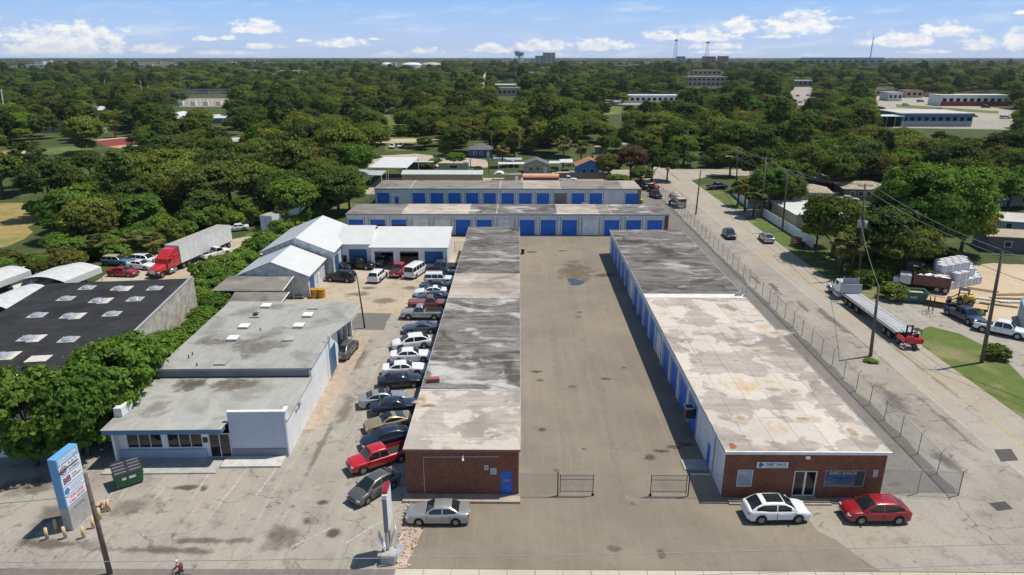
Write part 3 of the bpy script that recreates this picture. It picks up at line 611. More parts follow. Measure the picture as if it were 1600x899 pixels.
# ------------------------------------------------------------------ the two storage rows across the back
def row(label, y0, depth, x0, x1, h, doors, secs, mini=None, brick_end=True):
    o = thing('storage_row', label, 'building', (0,0,0)); ops = [(a-x0,b-x0,0,3.05) for a,b,_ in doors]
    if mini: ops.append((mini-x0,mini+.9-x0,0,2.1))
    wall((x0,y0),(x1,y0),h,.2,ops).build('front_wall', M_wallgrey, o)
    for a,b,k in doors:
        if k == 'open':
            m = MB(); m.box(a,y0+.10,2.0,b,y0+.14,3.05); m.build('roll_up_door', M_door_blue, o)
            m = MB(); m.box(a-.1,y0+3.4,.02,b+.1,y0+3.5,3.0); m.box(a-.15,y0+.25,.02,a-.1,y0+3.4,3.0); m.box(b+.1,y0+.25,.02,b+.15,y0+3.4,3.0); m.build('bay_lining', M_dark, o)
        else:
            m = MB(); m.box(a,y0+.09,0,b,y0+.13,3.05); m.build('roll_up_door', {'b':M_door_blue,'w':M_door_white,'g':M_door_grey}[k], o)
        for xx in (a-.34,b+.20):
            m = MB(); m.box(xx,y0-.05,0.02,xx+.14,y0-.002,3.55); m.build('pilaster', M_trimgrey, o)
    if mini:
        m = MB(); m.box(mini,y0+.08,0,mini+.9,y0+.12,2.1); m.build('small_door', M_blue, o)
        m = MB(); m.box(mini-1.0,y0-.06,2.55,mini+1.7,y0-.003,2.95); m.build('name_board', M_trim, o)
    wall((x1,y0+.2),(x1,y0+depth),h,.2,[]).build('end_wall', M_brick if brick_end else M_wallgrey, o)
    wall((x0,y0+depth),(x0,y0+.2),h,.2,[]).build('end_wall', M_wallgrey, o)
    wall((x1-.2,y0+depth),(x0+.2,y0+depth),h,.2,[]).build('back_wall', M_wallgrey, o)
    if brick_end:
        m = MB(); m.box(x1-.72,y0-.03,.01,x1+.02,y0-.002,h-.2); m.build('brick_pier', M_brick, o)
    for k,(a,b,mt) in enumerate(secs):
        m = MB(); m.box(a,y0-.1,h,b-.02,y0+depth+.1,h+.11+.012*(k%2)); m.build('roof_section', mt, o)
        if k: m = MB(); m.box(a-.14,y0-.1,h+.124,a+.12,y0+depth+.1,h+.145); m.build('roof_seam', M_roof_pink, o)
    m = MB(); m.box(x0-.15,y0-.2,h-.12,x1+.15,y0-.102,h+.15); m.build('fascia', M_trimgrey, o)
    for fx in (x0+6,(x0+x1)/2,x1-8):
        m = MB(); m.cbox((fx,y0-.28,h-.35),(.3,.14,.2),ch=.03); m.build('wall_light', M_trim, o)
    return o
CY0 = 129.6; DY0 = 157.0
def pxx(px, y, z):           # x of a sight line at wall depth y
    lo = -80; hi = 80
    for _ in range(40):
        mid = (lo+hi)/2
        if proj(mid,y,z)[0] < px: lo = mid
        else: hi = mid
    return lo
cd = []
for a,k in zip((545,579,612,646,680,712,745,779,812,845,878,911,944,978,1011), ('b','open','open','w','w','b','b','w','b','b','b','w','b','b','b')):
    x = pxx(a,CY0,1.5); cd.append((x,x+2.9,k))
Cx0, Cx1 = -33.4, 29.0
csec = [(a if isinstance(a,float) else pxx(a,CY0,4.0), b if isinstance(b,float) else pxx(b,CY0,4.0), mt) for a,b,mt in ((Cx0-.1,628,M_roof_tan),(628,731,M_roof_pink),(731,776,M_roof_dark),(776,872,M_roof_dark),(872,936,M_roof_pink),(936,956,M_roof_tan),(956,Cx1+.1,M_roof_dark))]
Crow = row('long grey storage row with blue and white roll doors facing the alley', CY0, 9.3, Cx0, Cx1, 4.1, cd, csec)
dd_ = []
for a,k in zip((589,645,673,700.5,728,755.5,783.5,811,838.5,866,893.5,921,977), 'bbbbbbbbbgbbb'):
    x = pxx(a,DY0,1.5); dd_.append((x,x+2.9,k))
Dx0, Dx1 = -33.4, 28.3
dsec = [(a if isinstance(a,float) else pxx(a,DY0,4.0), b if isinstance(b,float) else pxx(b,DY0,4.0), mt) for a,b,mt in ((Dx0-.1,640,M_roof_tan),(640,781,M_roof_tan),(781,818,M_roof_tan),(818,876,M_roof_pink),(876,975,M_roof_tan),(975,Dx1+.1,M_roof_pink))]
Drow = row('rearmost grey storage row with blue roll doors and taupe roof', DY0, 11.0, Dx0, Dx1, 4.0, dd_, dsec, mini=pxx(617,DY0,1.0))

# ------------------------------------------------------------------ office building with grey membrane roofs
E_ = thing('office_building', 'low white office with blue fascia, dark windows and grey flat roofs', 'building', (-34.5,50.45,0), R_(1.6))
m = MB(); m.box(0,0,0,.2,9.2,3.2); m.build('side_wall', M_white, E_)
m = MB(); m.box(.2,9.0,0,14.6,9.2,3.2); m.build('inner_wall', M_white, E_)
M_officebase = plain('base_blue_grey',(.36,.42,.52),.7,var=.08)
# window front
ww = wall((.2,.6),(9.1,.6),3.2,.18,[(.7,3.65,1.0,2.55),(4.15,7.1,1.0,2.55)]); ww.build('front_wall', M_white, E_)
m = MB(); m.box(.18,.42,0,7.6,.598,.92); m.build('front_base', M_officebase, E_)
for s in (.9,4.35):
    for k in range(3):
        x0 = s+k*.985; m = MB(); m.box(x0+.03,.70,1.03,x0+.955,.72,2.52); m.build('window_pane', M_glass, E_)
    fr = MB()
    for k in range(4): fr.box(s+k*.985-.03,.64,1.0,s+k*.985+.03,.70,2.55)
    for k in range(3): fr.box(s+k*.985+.03,.64,1.0,s+k*.985+.955,.70,1.04); fr.box(s+k*.985+.03,.64,2.51,s+k*.985+.955,.70,2.55)
    fr.build('window_frame', M_trim, E_)
m = MB(); m.cbox((7.6,.57,1.75),(.4,.05,.5)); m.build('notice_box', M_blackmetal, E_)
m = MB(); m.box(7.95,.50,0.14,9.75,.58,2.4); dw = m.build('door_frame', M_trim, E_)
for x0 in (8.03,8.92):
    m = MB(); m.box(x0,.46,.2,x0+.78,.495,2.32); gd = m.build('glass_door', M_glass, E_)
m = MB(); m.cyl((8.87,.42,.9),(8.87,.42,1.3),.02,.02,6); m.build('handle', M_chrome, E_)
m = MB(); m.box(-.3,-.55,3.2,9.55,.6,3.24); m.box(-.3,-.6,3.0,9.6,-.552,3.42); m.box(9.552,-.55,3.0,9.6,.3,3.42); m.build('fascia', M_fascia, E_)
m = MB(); m.box(-.38,-.66,3.425,9.68,.3,3.47); m.box(-.38,.302,3.425,9.74,.8,3.47); m.box(-.38,.802,3.425,14.75,9.2,3.47); m.build('lower_roof', M_roof_office, E_)
# parapet tower wing
m = MB(); m.box(9.75,.6,0,14.6,.8,4.35); m.build('parapet_front', M_officegrey, E_)
m = MB(); m.box(9.7,.52,0,14.5,.598,.85); m.build('front_base', M_fascgrey, E_)
m = MB(); m.box(9.72,.55,4.355,14.72,.9,4.45); m.box(14.36,.902,4.355,14.72,1.5,4.45); m.build('parapet_cap', M_trim, E_)
m = MB(); m.box(14.4,.82,0,14.62,20.0,3.4); m.box(14.4,.82,3.4,14.62,1.5,4.35); m.box(14.4,9.3,3.4,14.62,20.0,4.15); m.build('side_wall', M_white, E_)
m = MB(); m.cbox((14.7,4.6,3.0),(.18,.5,.4),ch=.03); m.cbox((14.68,3.7,2.9),(.12,.4,.3),ch=.03); m.build('wall_light', M_trimgrey, E_)
m = MB(); m.box(-.35,1.6,3.475,.35,3.4,4.3); m.build('chimney_block', M_white, E_)
M_pad0 = plain('pale_ramp',(.52,.50,.46),.85,var=.15)
# entrance ramp and kerb
m = MB(); m.box(-.3,-1.9,0,9.2,.4,.12); m.build('entrance_slab', M_concrete, E_)
m = MB(); m.box(9.3,-1.1,0,14.4,.5,.18); m.build('entrance_slab', M_pad0, E_)
# upper section
m = MB(); m.box(-.25,9.3,3.48,14.4,9.45,4.32); m.build('slate_fascia', M_fascgrey, E_)
m = MB(); m.box(-.30,9.22,4.325,14.75,28.4,4.40); m.build('upper_roof', M_roof_office, E_)
m = MB(); m.box(-.30,9.16,4.20,14.75,9.218,4.42); m.build('roof_edge', M_trimgrey, E_)
m = MB(); m.prism([(14.752,17.8),(15.9,22.0),(16.2,26.5),(15.3,28.4),(14.752,28.4)],4.26,4.38); m.build('canopy_roof', M_roof_office, E_)
m = MB(); m.box(0,9.46,0,.2,28.2,4.2); m.build('side_wall', M_white, E_)
m = MB(); m.box(.2,28.0,0,14.4,28.2,4.2); m.build('back_wall', M_white, E_)
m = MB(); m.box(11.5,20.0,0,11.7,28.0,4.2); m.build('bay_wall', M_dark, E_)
for y in (20.3,22.8,25.3,27.8):
    m = MB(); m.box(14.3,y-.15,0,14.6,y+.15,4.2); m.build('column', M_white, E_)
m = MB(); m.box(14.63,16.2,0,14.68,18.9,3.0); m.build('roll_up_door', M_door_teal, E_)
m = MB(); m.tube([(14.9,15.4,0.1),(14.9,15.4,5.2),(14.7,15.9,5.4)],.05,6); m.tube([(14.95,15.7,.2),(14.95,15.7,5.0)],.03,6); m.build('service_mast', M_steel, E_)
def on_roof(px,py,z):
    p = G(px,py,z); M = E_.matrix_basis.inverted(); q = M @ Vector((p[0],p[1],z)); return q.x, q.y
M_sk = plain('white_skylight',(.80,.80,.82),.35,var=.03)
for (px,py,mt) in ((416,479,M_sk),(481,493.5,M_sk),(467,510,M_sk),(382,511,M_sk),(364,530,M_sk),(490,481,M_roof_office),(452,530,M_roof_office),(346,567,M_roof_office),(400,494,M_roof_office)):
    x,y = on_roof(px,py,4.45); m = MB(); m.cbox((x,y,4.49),(1.15,1.15,.18),ch=.03); s_ = m.build('skylight' if mt is M_sk else 'roof_hatch', M_trimgrey if mt is M_sk else M_roof_office, E_)
    if mt is M_sk: m = MB(); m.cbox((x,y,4.63),(1.1,1.1,.10),ch=.04); m.build('lid', M_sk, s_)
    if (px,py) == (400,494): m = MB(); m.cyl((x,y,4.58),(x,y,4.8),.26,.26,10); m.cyl((x,y,4.8),(x,y,4.9),.36,.1,10); m.build('vent', M_blackmetal, s_)
for (px,py) in ((301,555),(295,560),(308,572),(407,517)):
    x,y = on_roof(px,py,4.4); m = MB(); m.cyl((x,y,4.38),(x,y,4.75),.06,.06,6); m.build('vent_pipe', M_blackmetal, E_)
# weathered stains on the membrane: soft noise shapes with their own outline
def stainmat(name, col, cx, cy, rx, ry, strength):
    m_, t, b = base_mat(name); p = pos(t); b.inputs['Roughness'].default_value = .9
    s = nd(t,'ShaderNodeSeparateXYZ'); t.links.new(p, s.inputs[0])
    u = mth(t,'DIVIDE', mth(t,'SUBTRACT', s.outputs[0], cx), rx); v = mth(t,'DIVIDE', mth(t,'SUBTRACT', s.outputs[1], cy), ry)
    r = mth(t,'SQRT', mth(t,'ADD', mth(t,'MULTIPLY',u,u), mth(t,'MULTIPLY',v,v)))
    n = noise(t,p,.55,6,.65,.6); n2 = noise(t,p,2.4,5,.7,.3)
    a = mth(t,'MULTIPLY', smooth(t, mth(t,'ADD', mth(t,'SUBTRACT', 1.0, r), mth(t,'MULTIPLY', mth(t,'SUBTRACT', n, .5), 1.9)), .25, .85), strength)
    a = mth(t,'MULTIPLY', a, mth(t,'MULTIPLY_ADD', n2, .9, .35, clamp=True))
    t.links.new(a, b.inputs['Alpha']); t.links.new(cmix(t, smooth(t,n2,.35,.65), col, tuple(x*(2.1 if col[0] < .2 else 1.25) for x in col)), b.inputs['Base Color']); return m_
def stain(parent, px, py, z, rx, ry, col, strength, i):
    p = G(px,py,z); M = parent.matrix_basis.inverted(); q = M @ Vector((p[0],p[1],0)); m = MB()
    x0,x1,y0,y1 = q.x-rx*1.4,q.x+rx*1.4,q.y-ry*1.4,q.y+ry*1.4
    if parent is E_:
        x0=max(x0,-.2); x1=min(x1,14.6)
        if z < 4: y1=min(y1,9.12); y0=max(y0,.35)
        else: y0=max(y0,9.3); y1=min(y1,28.3)
    m.add([(x0,y0,z),(x1,y0,z),(x1,y1,z),(x0,y1,z)],[(0,1,2,3)])
    m.build('weather_stain', stainmat('stain_%d'%i, col, p[0], p[1], rx, ry, strength), parent)
stain(E_,300,602,3.475,2.9,2.0,(.055,.048,.038),1.0,1); stain(E_,365,600,3.476,3.8,2.2,(.10,.086,.064),.95,2); stain(E_,245,640,3.477,2.6,2.2,(.21,.19,.16),.55,3)
stain(E_,330,535,4.405,3.0,2.2,(.12,.105,.085),.9,4); stain(E_,398,542,4.406,4.6,4.0,(.13,.115,.092),.9,5); stain(E_,388,487,4.407,3.2,3.0,(.17,.155,.13),.6,6); stain(E_,430,480,4.408,1.8,1.8,(.17,.155,.13),.6,7); stain(E_,505,500,4.409,1.8,2.2,(.19,.175,.15),.5,8); stain(E_,430,520,4.410,2.2,2.6,(.17,.155,.13),.6,9)
for i,(px,py,rx,ry) in enumerate([(1212,609,1.3,.6),(1240,611,.7,.5),(1130,616,.6,.7),(1158,655,.7,.9),(1257,655,.8,.5),(1334,677,.5,1.0),(1066,501,.5,.5),(1185,548,1.2,.8),(1150,563,.8,.5),(1215,520,1.0,.6),(1075,475,1.2,.5)]):
    stain(B,px,py,4.236+.001*i,rx*2.3,ry*2.3,(.60,.555,.48),.85,20+i); stain(B,px,py,4.250+.001*i,rx*1.1,ry*1.1,(.40,.27,.155),.85,40+i)
for i,(px,py,rx,ry) in enumerate([(690,652,1.8,.5),(670,680,1.6,.7),(760,640,1.4,1.0),(770,672,1.2,.8),(740,690,2.2,.5),(655,628,1.0,.6)]):
    stain(A,px,py,4.236+.001*i,rx,ry,(.56,.51,.43),.85,60+i)
stain(A,672,634,4.245,1.5,.45,(.22,.15,.09),.8,70)
# soft-edged oil and scuff marks on the paving
OIL = (.050,.042,.033); FNT = (.085,.070,.052); SCF = (.27,.24,.19)
for i,(px,py,rx,ry,col,st_) in enumerate([(845,671,.95,.9,OIL,.95),(838,581,1.3,.5,OIL,.85),(946,592,.9,.6,OIL,.9),(843,594,.9,.8,FNT,.8),(976,575,.6,.4,FNT,.8),(912,702,.5,.4,OIL,.8),(893,604,.7,.5,FNT,.8),(830,394,1.8,.9,OIL,.8),(880,392,1.8,.8,FNT,.8),(905,488,.9,.6,FNT,.9),(903,496,.9,.6,FNT,.9),(988,786,.45,.5,OIL,.9),(945,430,3.6,1.4,OIL,.75),(900,425,4.6,9,(.105,.075,.048),.75),
   (1015,714,1.0,.9,OIL,.95),(1032,705,1.2,.6,OIL,.9),(1052,699,1.2,.5,OIL,.9),(1075,694,1.3,.55,OIL,.95),(1098,688,1.5,.6,OIL,.95),(1033,866,.5,1.0,FNT,.9),(870,735,.5,.5,FNT,.7),(960,858,.9,.6,FNT,.6),
   (905,740,.9,7,SCF,.55),(870,560,.8,12,SCF,.5),(935,600,.7,11,SCF,.5),(990,780,2.4,1.6,SCF,.7),(895,470,1.2,12,SCF,.45),(955,690,.6,8,SCF,.5),(985,700,1.6,.8,SCF,.6)]):
    stain(yard,px,py,.0135+.0003*i,rx,ry,col,st_,100+i)
for i,(px,py,rx,ry,col,st_) in enumerate([(480,815,.8,.8,OIL,.85),(520,834,.9,.9,OIL,.9),(505,785,.7,.5,OIL,.8),(290,762,2.2,.6,OIL,.85),(318,764,.6,.7,OIL,.9),(411,720,1.3,.8,OIL,.8),(250,860,7,.7,OIL,.6),(80,850,5,.9,OIL,.6),(40,760,4,2,FNT,.6),(210,790,3,2,FNT,.5),(440,840,2,3,FNT,.5),(540,640,1.2,6,FNT,.5),(590,720,2.0,3.0,OIL,.55),(560,560,1.2,8,FNT,.5),(95,800,3,3,FNT,.6),(330,845,5,.6,OIL,.5),(500,700,.5,9,FNT,.5)]):
    stain(left_lot,px,py,.0125+.0003*i,rx,ry,col,st_,140+i)
for i,(px,py,rx,ry,col,st_) in enumerate([(555,460,3,2,OIL,.6),(640,450,2.5,1.5,OIL,.6),(600,470,3,2,(.12,.075,.04),.6),(575,450,2,1,OIL,.6)]):
    stain(dirt,px,py,.0165+.0004*i,rx,ry,col,st_,170+i)
for i,(px,py,rx,ry,col,st_) in enumerate([(1250,540,.8,7,FNT,.6),(1300,500,1.0,8,FNT,.6),(1390,620,1.5,8,FNT,.6),(1210,450,.8,6,OIL,.6),(1480,720,1.5,3,FNT,.6)]):
    stain(shoulder,px,py,.0195+.0004*i,rx,ry,col,st_,180+i)
for i,(px,py,rx,ry) in enumerate([(1420,560,.5,20),(1330,520,.5,22),(1480,660,.5,10),(1300,440,.4,25)]):
    stain(road,px,py,.0255+.0004*i,rx,ry,(.115,.10,.08),.5,190+i)
# ------------------------------------------------------------------ black-roofed building on the left
fr_ = R_(7.7)
F_ = thing('warehouse', 'long warehouse with black roof and rows of clear domed skylights', 'building', (-38.8,51.9,0), fr_)
FD = 34.8; FW = 17.6
m = MB(); m.box(-FW,0,0,-.02,.22,4.85); m.build('front_wall', M_white, F_)
m = MB(); m.box(-.22,.22,0,0,12.5,4.6); m.build('side_wall', M_white, F_)
m = MB(); m.box(-.25,12.5,0,.05,FD,5.1); m.build('side_wall', M_oldwall, F_)
m = MB(); m.box(-FW,FD-.2,0,-.26,FD,4.85); m.build('back_wall', M_oldwall, F_)
m = MB(); m.box(-FW,.22,0,-FW+.2,FD-.2,4.85); m.build('side_wall', M_oldwall, F_)
m = MB(); m.box(-FW-.3,-.3,4.86,-.26,FD-.25,5.05); m.box(-.255,-.3,4.86,.25,12.4,5.05); m.build('roof', M_roof_black, F_)
m = MB(); m.box(-FW-.3,-.36,4.75,.31,-.302,5.08); m.box(.252,-.30,4.75,.31,12.4,5.08); m.build('roof_edge', M_blackmetal, F_)
m = MB(); m.box(-.22,12.42,5.06,.05,FD,5.32); m.build('parapet_coping', M_trimgrey, F_)
fi = (Matrix.Translation((-38.8,51.9,0)) @ Matrix.Rotation(fr_,4,'Z')).inverted()
def onF(px,py):
    p = G(px,py,5.1); q = fi @ Vector((p[0],p[1],5.1)); return q.x,q.y
SK = [(136,450,0),(186,451,1),(242,451,0),(103,467,0),(153,470,1),(211,468,0),(58,493,0),(109,494,1),(175,491,0),(44,529,1),(107,531,0),(2,556,1)]
M_skframe = plain('skylight_kerb',(.42,.40,.38),.6); M_pad = plain('pale_patch',(.55,.51,.46),.8,var=.12)
for px,py,pad in SK:
    x,y = onF(px,py)
    m = MB(); m.box(x-.85,y-.8,5.05,x+.85,y+.8,5.14); k_ = m.build('skylight_kerb', M_skframe, F_)
    m = MB(); m.dome((x,y,5.14),.68,.66,.30,12,5); m.build('skylight_dome', M_skyglass, k_, smooth=True)
    if pad: m = MB(); m.box(x+.2,y-1.0,5.052,x+1.45,y+1.0,5.075); m.build('roof_patch', M_pad, F_)
for px,py in ((60,560),(22,590)):
    x,y = onF(px,py); m = MB(); m.box(x-1.0,y-.75,5.05,x+1.0,y+.75,5.08); m.build('roof_patch', M_pad, F_)
m = MB(); m.box(-5.2,-.06,1.0,-3.6,-.003,2.5); w_ = m.build('window', M_glass, F_)
m = MB(); m.box(-5.3,-.12,.9,-3.5,-.062,1.0); m.cbox((-4.4,-.3,1.35),(.75,.45,.45),ch=.03); m.build('window_unit', M_trimgrey, w_)
m = MB(); m.cbox((-6.4,-.15,3.9),(.9,.2,.22)); m.build('wall_light', M_trim, F_)
# ------------------------------------------------------------------ white metal garages
def gable(name, label, x0, x1, y0, y1, eave, ridge, axis, wallm, roofm, cat='garage', over=.35):
    o = thing(name, label, cat, (0,0,0)); m = MB()
    if axis == 'y':
        xm = (x0+x1)/2
        m.box(x0,y0,0,x0+.15,y1,eave); m.build('side_wall', wallm, o); m = MB(); m.box(x1-.15,y0,0,x1,y1,eave); m.build('side_wall', wallm, o)
        for y in (y0,y1-.15):
            m = MB(); v = [(x0+.15,y,0),(x1-.15,y,0),(x1-.15,y,eave),(xm,y,ridge-.06),(x0+.15,y,eave)]; m.add(v+[(a,b+.15,c_) for a,b,c_ in v],[(0,1,2,3,4),(9,8,7,6,5)]+[(i,i+5,(i+1)%5+5,(i+1)%5) for i in range(5)]); m.build('gable_wall', wallm, o)
        sl = (ridge-eave)/(xm-x0); ez = eave-over*sl
        for s_ in (0,1):
            xe = x0-over if s_==0 else x1+over; m = MB()
            v = [(xe,y0-over,ez+.03),(xm,y0-over,ridge+.03),(xm,y1+over,ridge+.03),(xe,y1+over,ez+.03)]; m.add(v+[(a,b,c_+.08) for a,b,c_ in v],[(3,2,1,0),(4,5,6,7)]+[(i,(i+1)%4,(i+1)%4+4,i+4) for i in range(4)]); m.build('roof_slope', roofm[s_] if isinstance(roofm,tuple) else roofm, o)
    else:
        ym = (y0+y1)/2
        m.box(x0,y0,0,x1,y0+.15,eave); m.build('front_wall', wallm, o); m = MB(); m.box(x0,y1-.15,0,x1,y1,eave); m.build('back_wall', wallm, o)
        for x in (x0,x1-.15):
            m = MB(); v = [(x,y0+.15,0),(x,y1-.15,0),(x,y1-.15,eave),(x,ym,ridge-.06),(x,y0+.15,eave)]; m.add(v+[(a+.15,b,c_) for a,b,c_ in v],[(4,3,2,1,0),(5,6,7,8,9)]+[(i,(i+1)%5,(i+1)%5+5,i+5) for i in range(5)]); m.build('gable_wall', wallm, o)
        sl = (ridge-eave)/(ym-y0); ez = eave-over*sl
        for s_ in (0,1):
            ye = y0-over if s_==0 else y1+over; m = MB()
            v = [(x0-over,ye,ez+.03),(x1+over,ye,ez+.03),(x1+over,ym,ridge+.03),(x0-over,ym,ridge+.03)]
            if s_: v = v[::-1]
            m.add(v+[(a,b,c_+.08) for a,b,c_ in v],[(3,2,1,0),(4,5,6,7)]+[(i,(i+1)%4,(i+1)%4+4,i+4) for i in range(4)]); m.build('roof_slope', roofm[s_] if isinstance(roofm,tuple) else roofm, o)
    return o
g1 = gable('garage','small white gabled garage with mildewed gable and teal side doors',-40.2,-30.2,93.0,101.5,3.3,5.3,'y',M_aged,(M_metalgrey,M_metalroof))
m = MB(); m.box(-30.198,93.6,0,-30.13,95.6,2.6); m.build('side_door', M_door_teal, g1); m = MB(); m.box(-30.198,97.6,.1,-30.14,98.6,2.1); m.build('side_door', M_trim, g1)
g2 = gable('garage','taller white gabled garage with ridge running back behind the small one',-40.0,-29.0,102.4,117.5,4.2,6.4,'y',M_aged,(M_metalgrey,M_metalroof))
m = MB(); m.box(-28.998,103.2,0,-28.94,105.4,3.2); m.build('side_door', M_door_teal, g2)
g3 = gable('garage','white metal workshop wing with one teal roll door',-29.5,-24.35,107.8,117.4,4.0,5.9,'x',M_white,M_metalroof,over=.25)
m = MB(); m.box(-27.8,107.72,0,-24.9,107.798,3.1); m.build('roll_up_door', M_door_teal, g3); m = MB(); m.box(-28.9,107.72,.1,-28.3,107.798,2.1); m.build('window', M_glass, g3)
g4 = thing('garage','white low roofed workshop with three vehicle bays, two of them open','garage',(0,0,0))
gx0,gx1,gy0,gy1 = -24.1,-11.6,107.0,114.6
bays = [(.6,3.7,0,3.0),(4.75,7.8,0,3.0),(8.8,11.8,0,3.0)]
wall((gx0,gy0),(gx1,gy0),3.6,.2,bays).build('front_wall', M_white, g4)
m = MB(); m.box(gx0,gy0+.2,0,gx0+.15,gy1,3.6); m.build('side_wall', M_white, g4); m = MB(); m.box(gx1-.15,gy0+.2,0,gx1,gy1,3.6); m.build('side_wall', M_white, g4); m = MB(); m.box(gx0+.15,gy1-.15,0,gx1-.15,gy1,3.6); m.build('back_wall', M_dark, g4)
m = MB(); v = [(gx0-.25,gy0-.3,3.62),(gx1+.25,gy0-.3,3.62),(gx1+.25,gy1+.2,5.2),(gx0-.25,gy1+.2,5.2)]; m.add(v+[(a,b,c_+.1) for a,b,c_ in v],[(3,2,1,0),(4,5,6,7)]+[(i,(i+1)%4,(i+1)%4+4,i+4) for i in range(4)]); m.build('roof', M_metalroof, g4)
for sx_ in (gx0+.02,gx1-.13):
    m = MB(); v=[(sx_,gy0+.2,3.6),(sx_,gy1,3.6),(sx_,gy1,5.1)]; m.add(v+[(a+.11,b,c_) for a,b,c_ in v],[(0,1,2),(5,4,3),(0,3,4,1),(1,4,5,2),(2,5,3,0)]); m.build('side_gable', M_white, g4)
m = MB(); m.box(gx0+8.8,gy0+.1,0,gx0+11.8,gy0+.14,3.0); m.build('roll_up_door', M_door_teal, g4)
for a in (.6,4.75): m = MB(); m.box(gx0+a,gy0+.1,2.75,gx0+a+3.08,gy0+.14,3.0); m.build('roll_up_door', M_door_grey, g4)
# lean-to
H_ = thing('lean_to','weathered grey brown lean to roof between office and garage','shed',(0,0,0))
for (ya,yb,za,zb,x0,x1,k) in ((86.3,92.6,3.15,3.2,-40.9,-31.6,0),(80.2,86.2,2.9,3.0,-37.6,-30.4,1)):
    m = MB(); v = [(x0+k*.5-.3*(1-k),ya,za),(x1,ya,za),(x1-.5+k*.2,yb,zb),(x0-.4,yb,zb)]; m.add(v+[(a,b,c_+.12) for a,b,c_ in v],[(3,2,1,0),(4,5,6,7)]+[(i,(i+1)%4,(i+1)%4+4,i+4) for i in range(4)]); m.build('roof', M_roof_tan, H_)
    m = MB(); m.tube([(x1+.02,ya,za+.12),(x1-.48+k*.2,yb,zb+.12)],.07,5); m.build('roof_edge', M_trim, H_)
for (x,y) in ((-31.0,80.6),(-31.6,86.0),(-37,81),(-32.2,92),(-40.2,87),(-40.6,92)):
    m = MB(); m.cyl((x,y,0),(x,y,2.9),.07,.07,6); m.build('post', M_trimgrey, H_)
M_metalgrey2 = plain('canvas_grey_white',(.52,.52,.51),.7,var=.12)
# boat shelters at the left edge
def shelter(label, c, w, l, h, rz, mat):
    o = thing('boat_shelter', label, 'shelter', (c[0],c[1],0), rz); m = MB(); n = 8; v=[]; f=[]
    for i in range(n+1):
        t = i/n; x = -w/2+w*t; z = h+.6*math.sin(math.pi*t)
        for y in (-l/2,l/2): v.append((x,y,z))
    for i in range(n): f.append((2*i,2*i+2,2*i+3,2*i+1))
    off = len(v); v += [(a,b,c_-.06) for a,b,c_ in v]; f += [tuple(reversed([q+off for q in k])) for k in f[:n]]
    m.add(v,f); m.build('canopy', M_metalgrey2, o)
    for s_ in (-1,1):
        m = MB(); m.box(s_*w/2-.03,-l/2,h-.9,s_*w/2+.03,l/2,h-.005); m.build('side_skirt', mat, o)
        for y in (-l/2+.2,0,l/2-.2): m = MB(); m.cyl((s_*(w/2-.1),y,0),(s_*(w/2-.1),y,h),.05,.05,6); m.build('post', M_steel, o)
    return o
p = G(95,418,3.2); shelter('white arched boat shelter nearest the parked wrecks', p, 7.0, 7.5, 2.3, R_(-8), M_metalroof)
p = G(18,455,3.2); shelter('white arched boat shelter at the left edge of the yard', p, 5.5, 8.0, 2.3, R_(-8), M_metalroof)
p = G(-10,425,3.0); shelter('white arched boat shelter half out of frame on the left', p, 5.5, 7.0, 2.3, R_(-8), M_metalroof)
def boat(label, p, rz):
    o = thing('boat', label, 'boat', (p[0],p[1],.02), rz); sec = [(-3.2,1.05,.55),(-1.5,1.2,.5),(.8,1.15,.5),(2.3,.8,.6),(3.2,.3,.85),(3.6,.04,1.05)]; v=[]; f=[]
    for x,w,z in sec: v += [(x,0,z),(x,w*.8,z+.35),(x,w,1.45+max(0,x)*.06),(x,w*.82,1.45+max(0,x)*.06),(x,w*.7,1.0),(x,0,1.0),(x,-w*.7,1.0),(x,-w*.82,1.45+max(0,x)*.06),(x,-w,1.45+max(0,x)*.06),(x,-w*.8,z+.35)]
    n=10
    for i in range(len(sec)-1):
        for j in range(n): f.append((i*n+j,i*n+(j+1)%n,(i+1)*n+(j+1)%n,(i+1)*n+j))
    f.append(tuple(range(n-1,-1,-1))); m = MB(); m.add(v,f); m.build('hull', M_trim, o)
    m = MB(); m.cbox((-.2,0,1.5),(.9,.8,1.0),ch=.06); m.build('console', M_trim, o); m = MB(); m.cbox((.15,0,2.1),(.05,.8,.4),ry=.3); m.build('windscreen', M_carglass, o)
    m = MB(); m.cbox((-3.5,0,1.2),(.5,.4,1.1),ch=.08); m.build('outboard_motor', M_black, o)
    for x in (-1.6,0): m = MB(); m.cbox((x,0,1.25),(.45,1.0,.5),ch=.05); m.build('seat', plain('seat_maroon',(.20,.05,.05),.7), o)
    m = MB(); m.box(-2.6,-.9,.30,3.9,-.8,.45); m.box(-2.6,.8,.30,3.9,.9,.45); m.box(-1.2,-1.2,.25,-1.0,1.2,.4); m.build('trailer_frame', M_steel, o)
    for s_ in (-1,1): m = MB(); m.cyl((-1.1,s_*1.15,.32),(-1.1,s_*1.35,.32),.32,.32,14); m.build('wheel', M_black, o)
boat('open white boat with maroon seats on a trailer beside the shelters', G(58,455), R_(70)); boat('white boat on a trailer behind the left shelter', G(28,478), R_(68)); boat('white boat under cover between the shelters', G(60,428), R_(75))

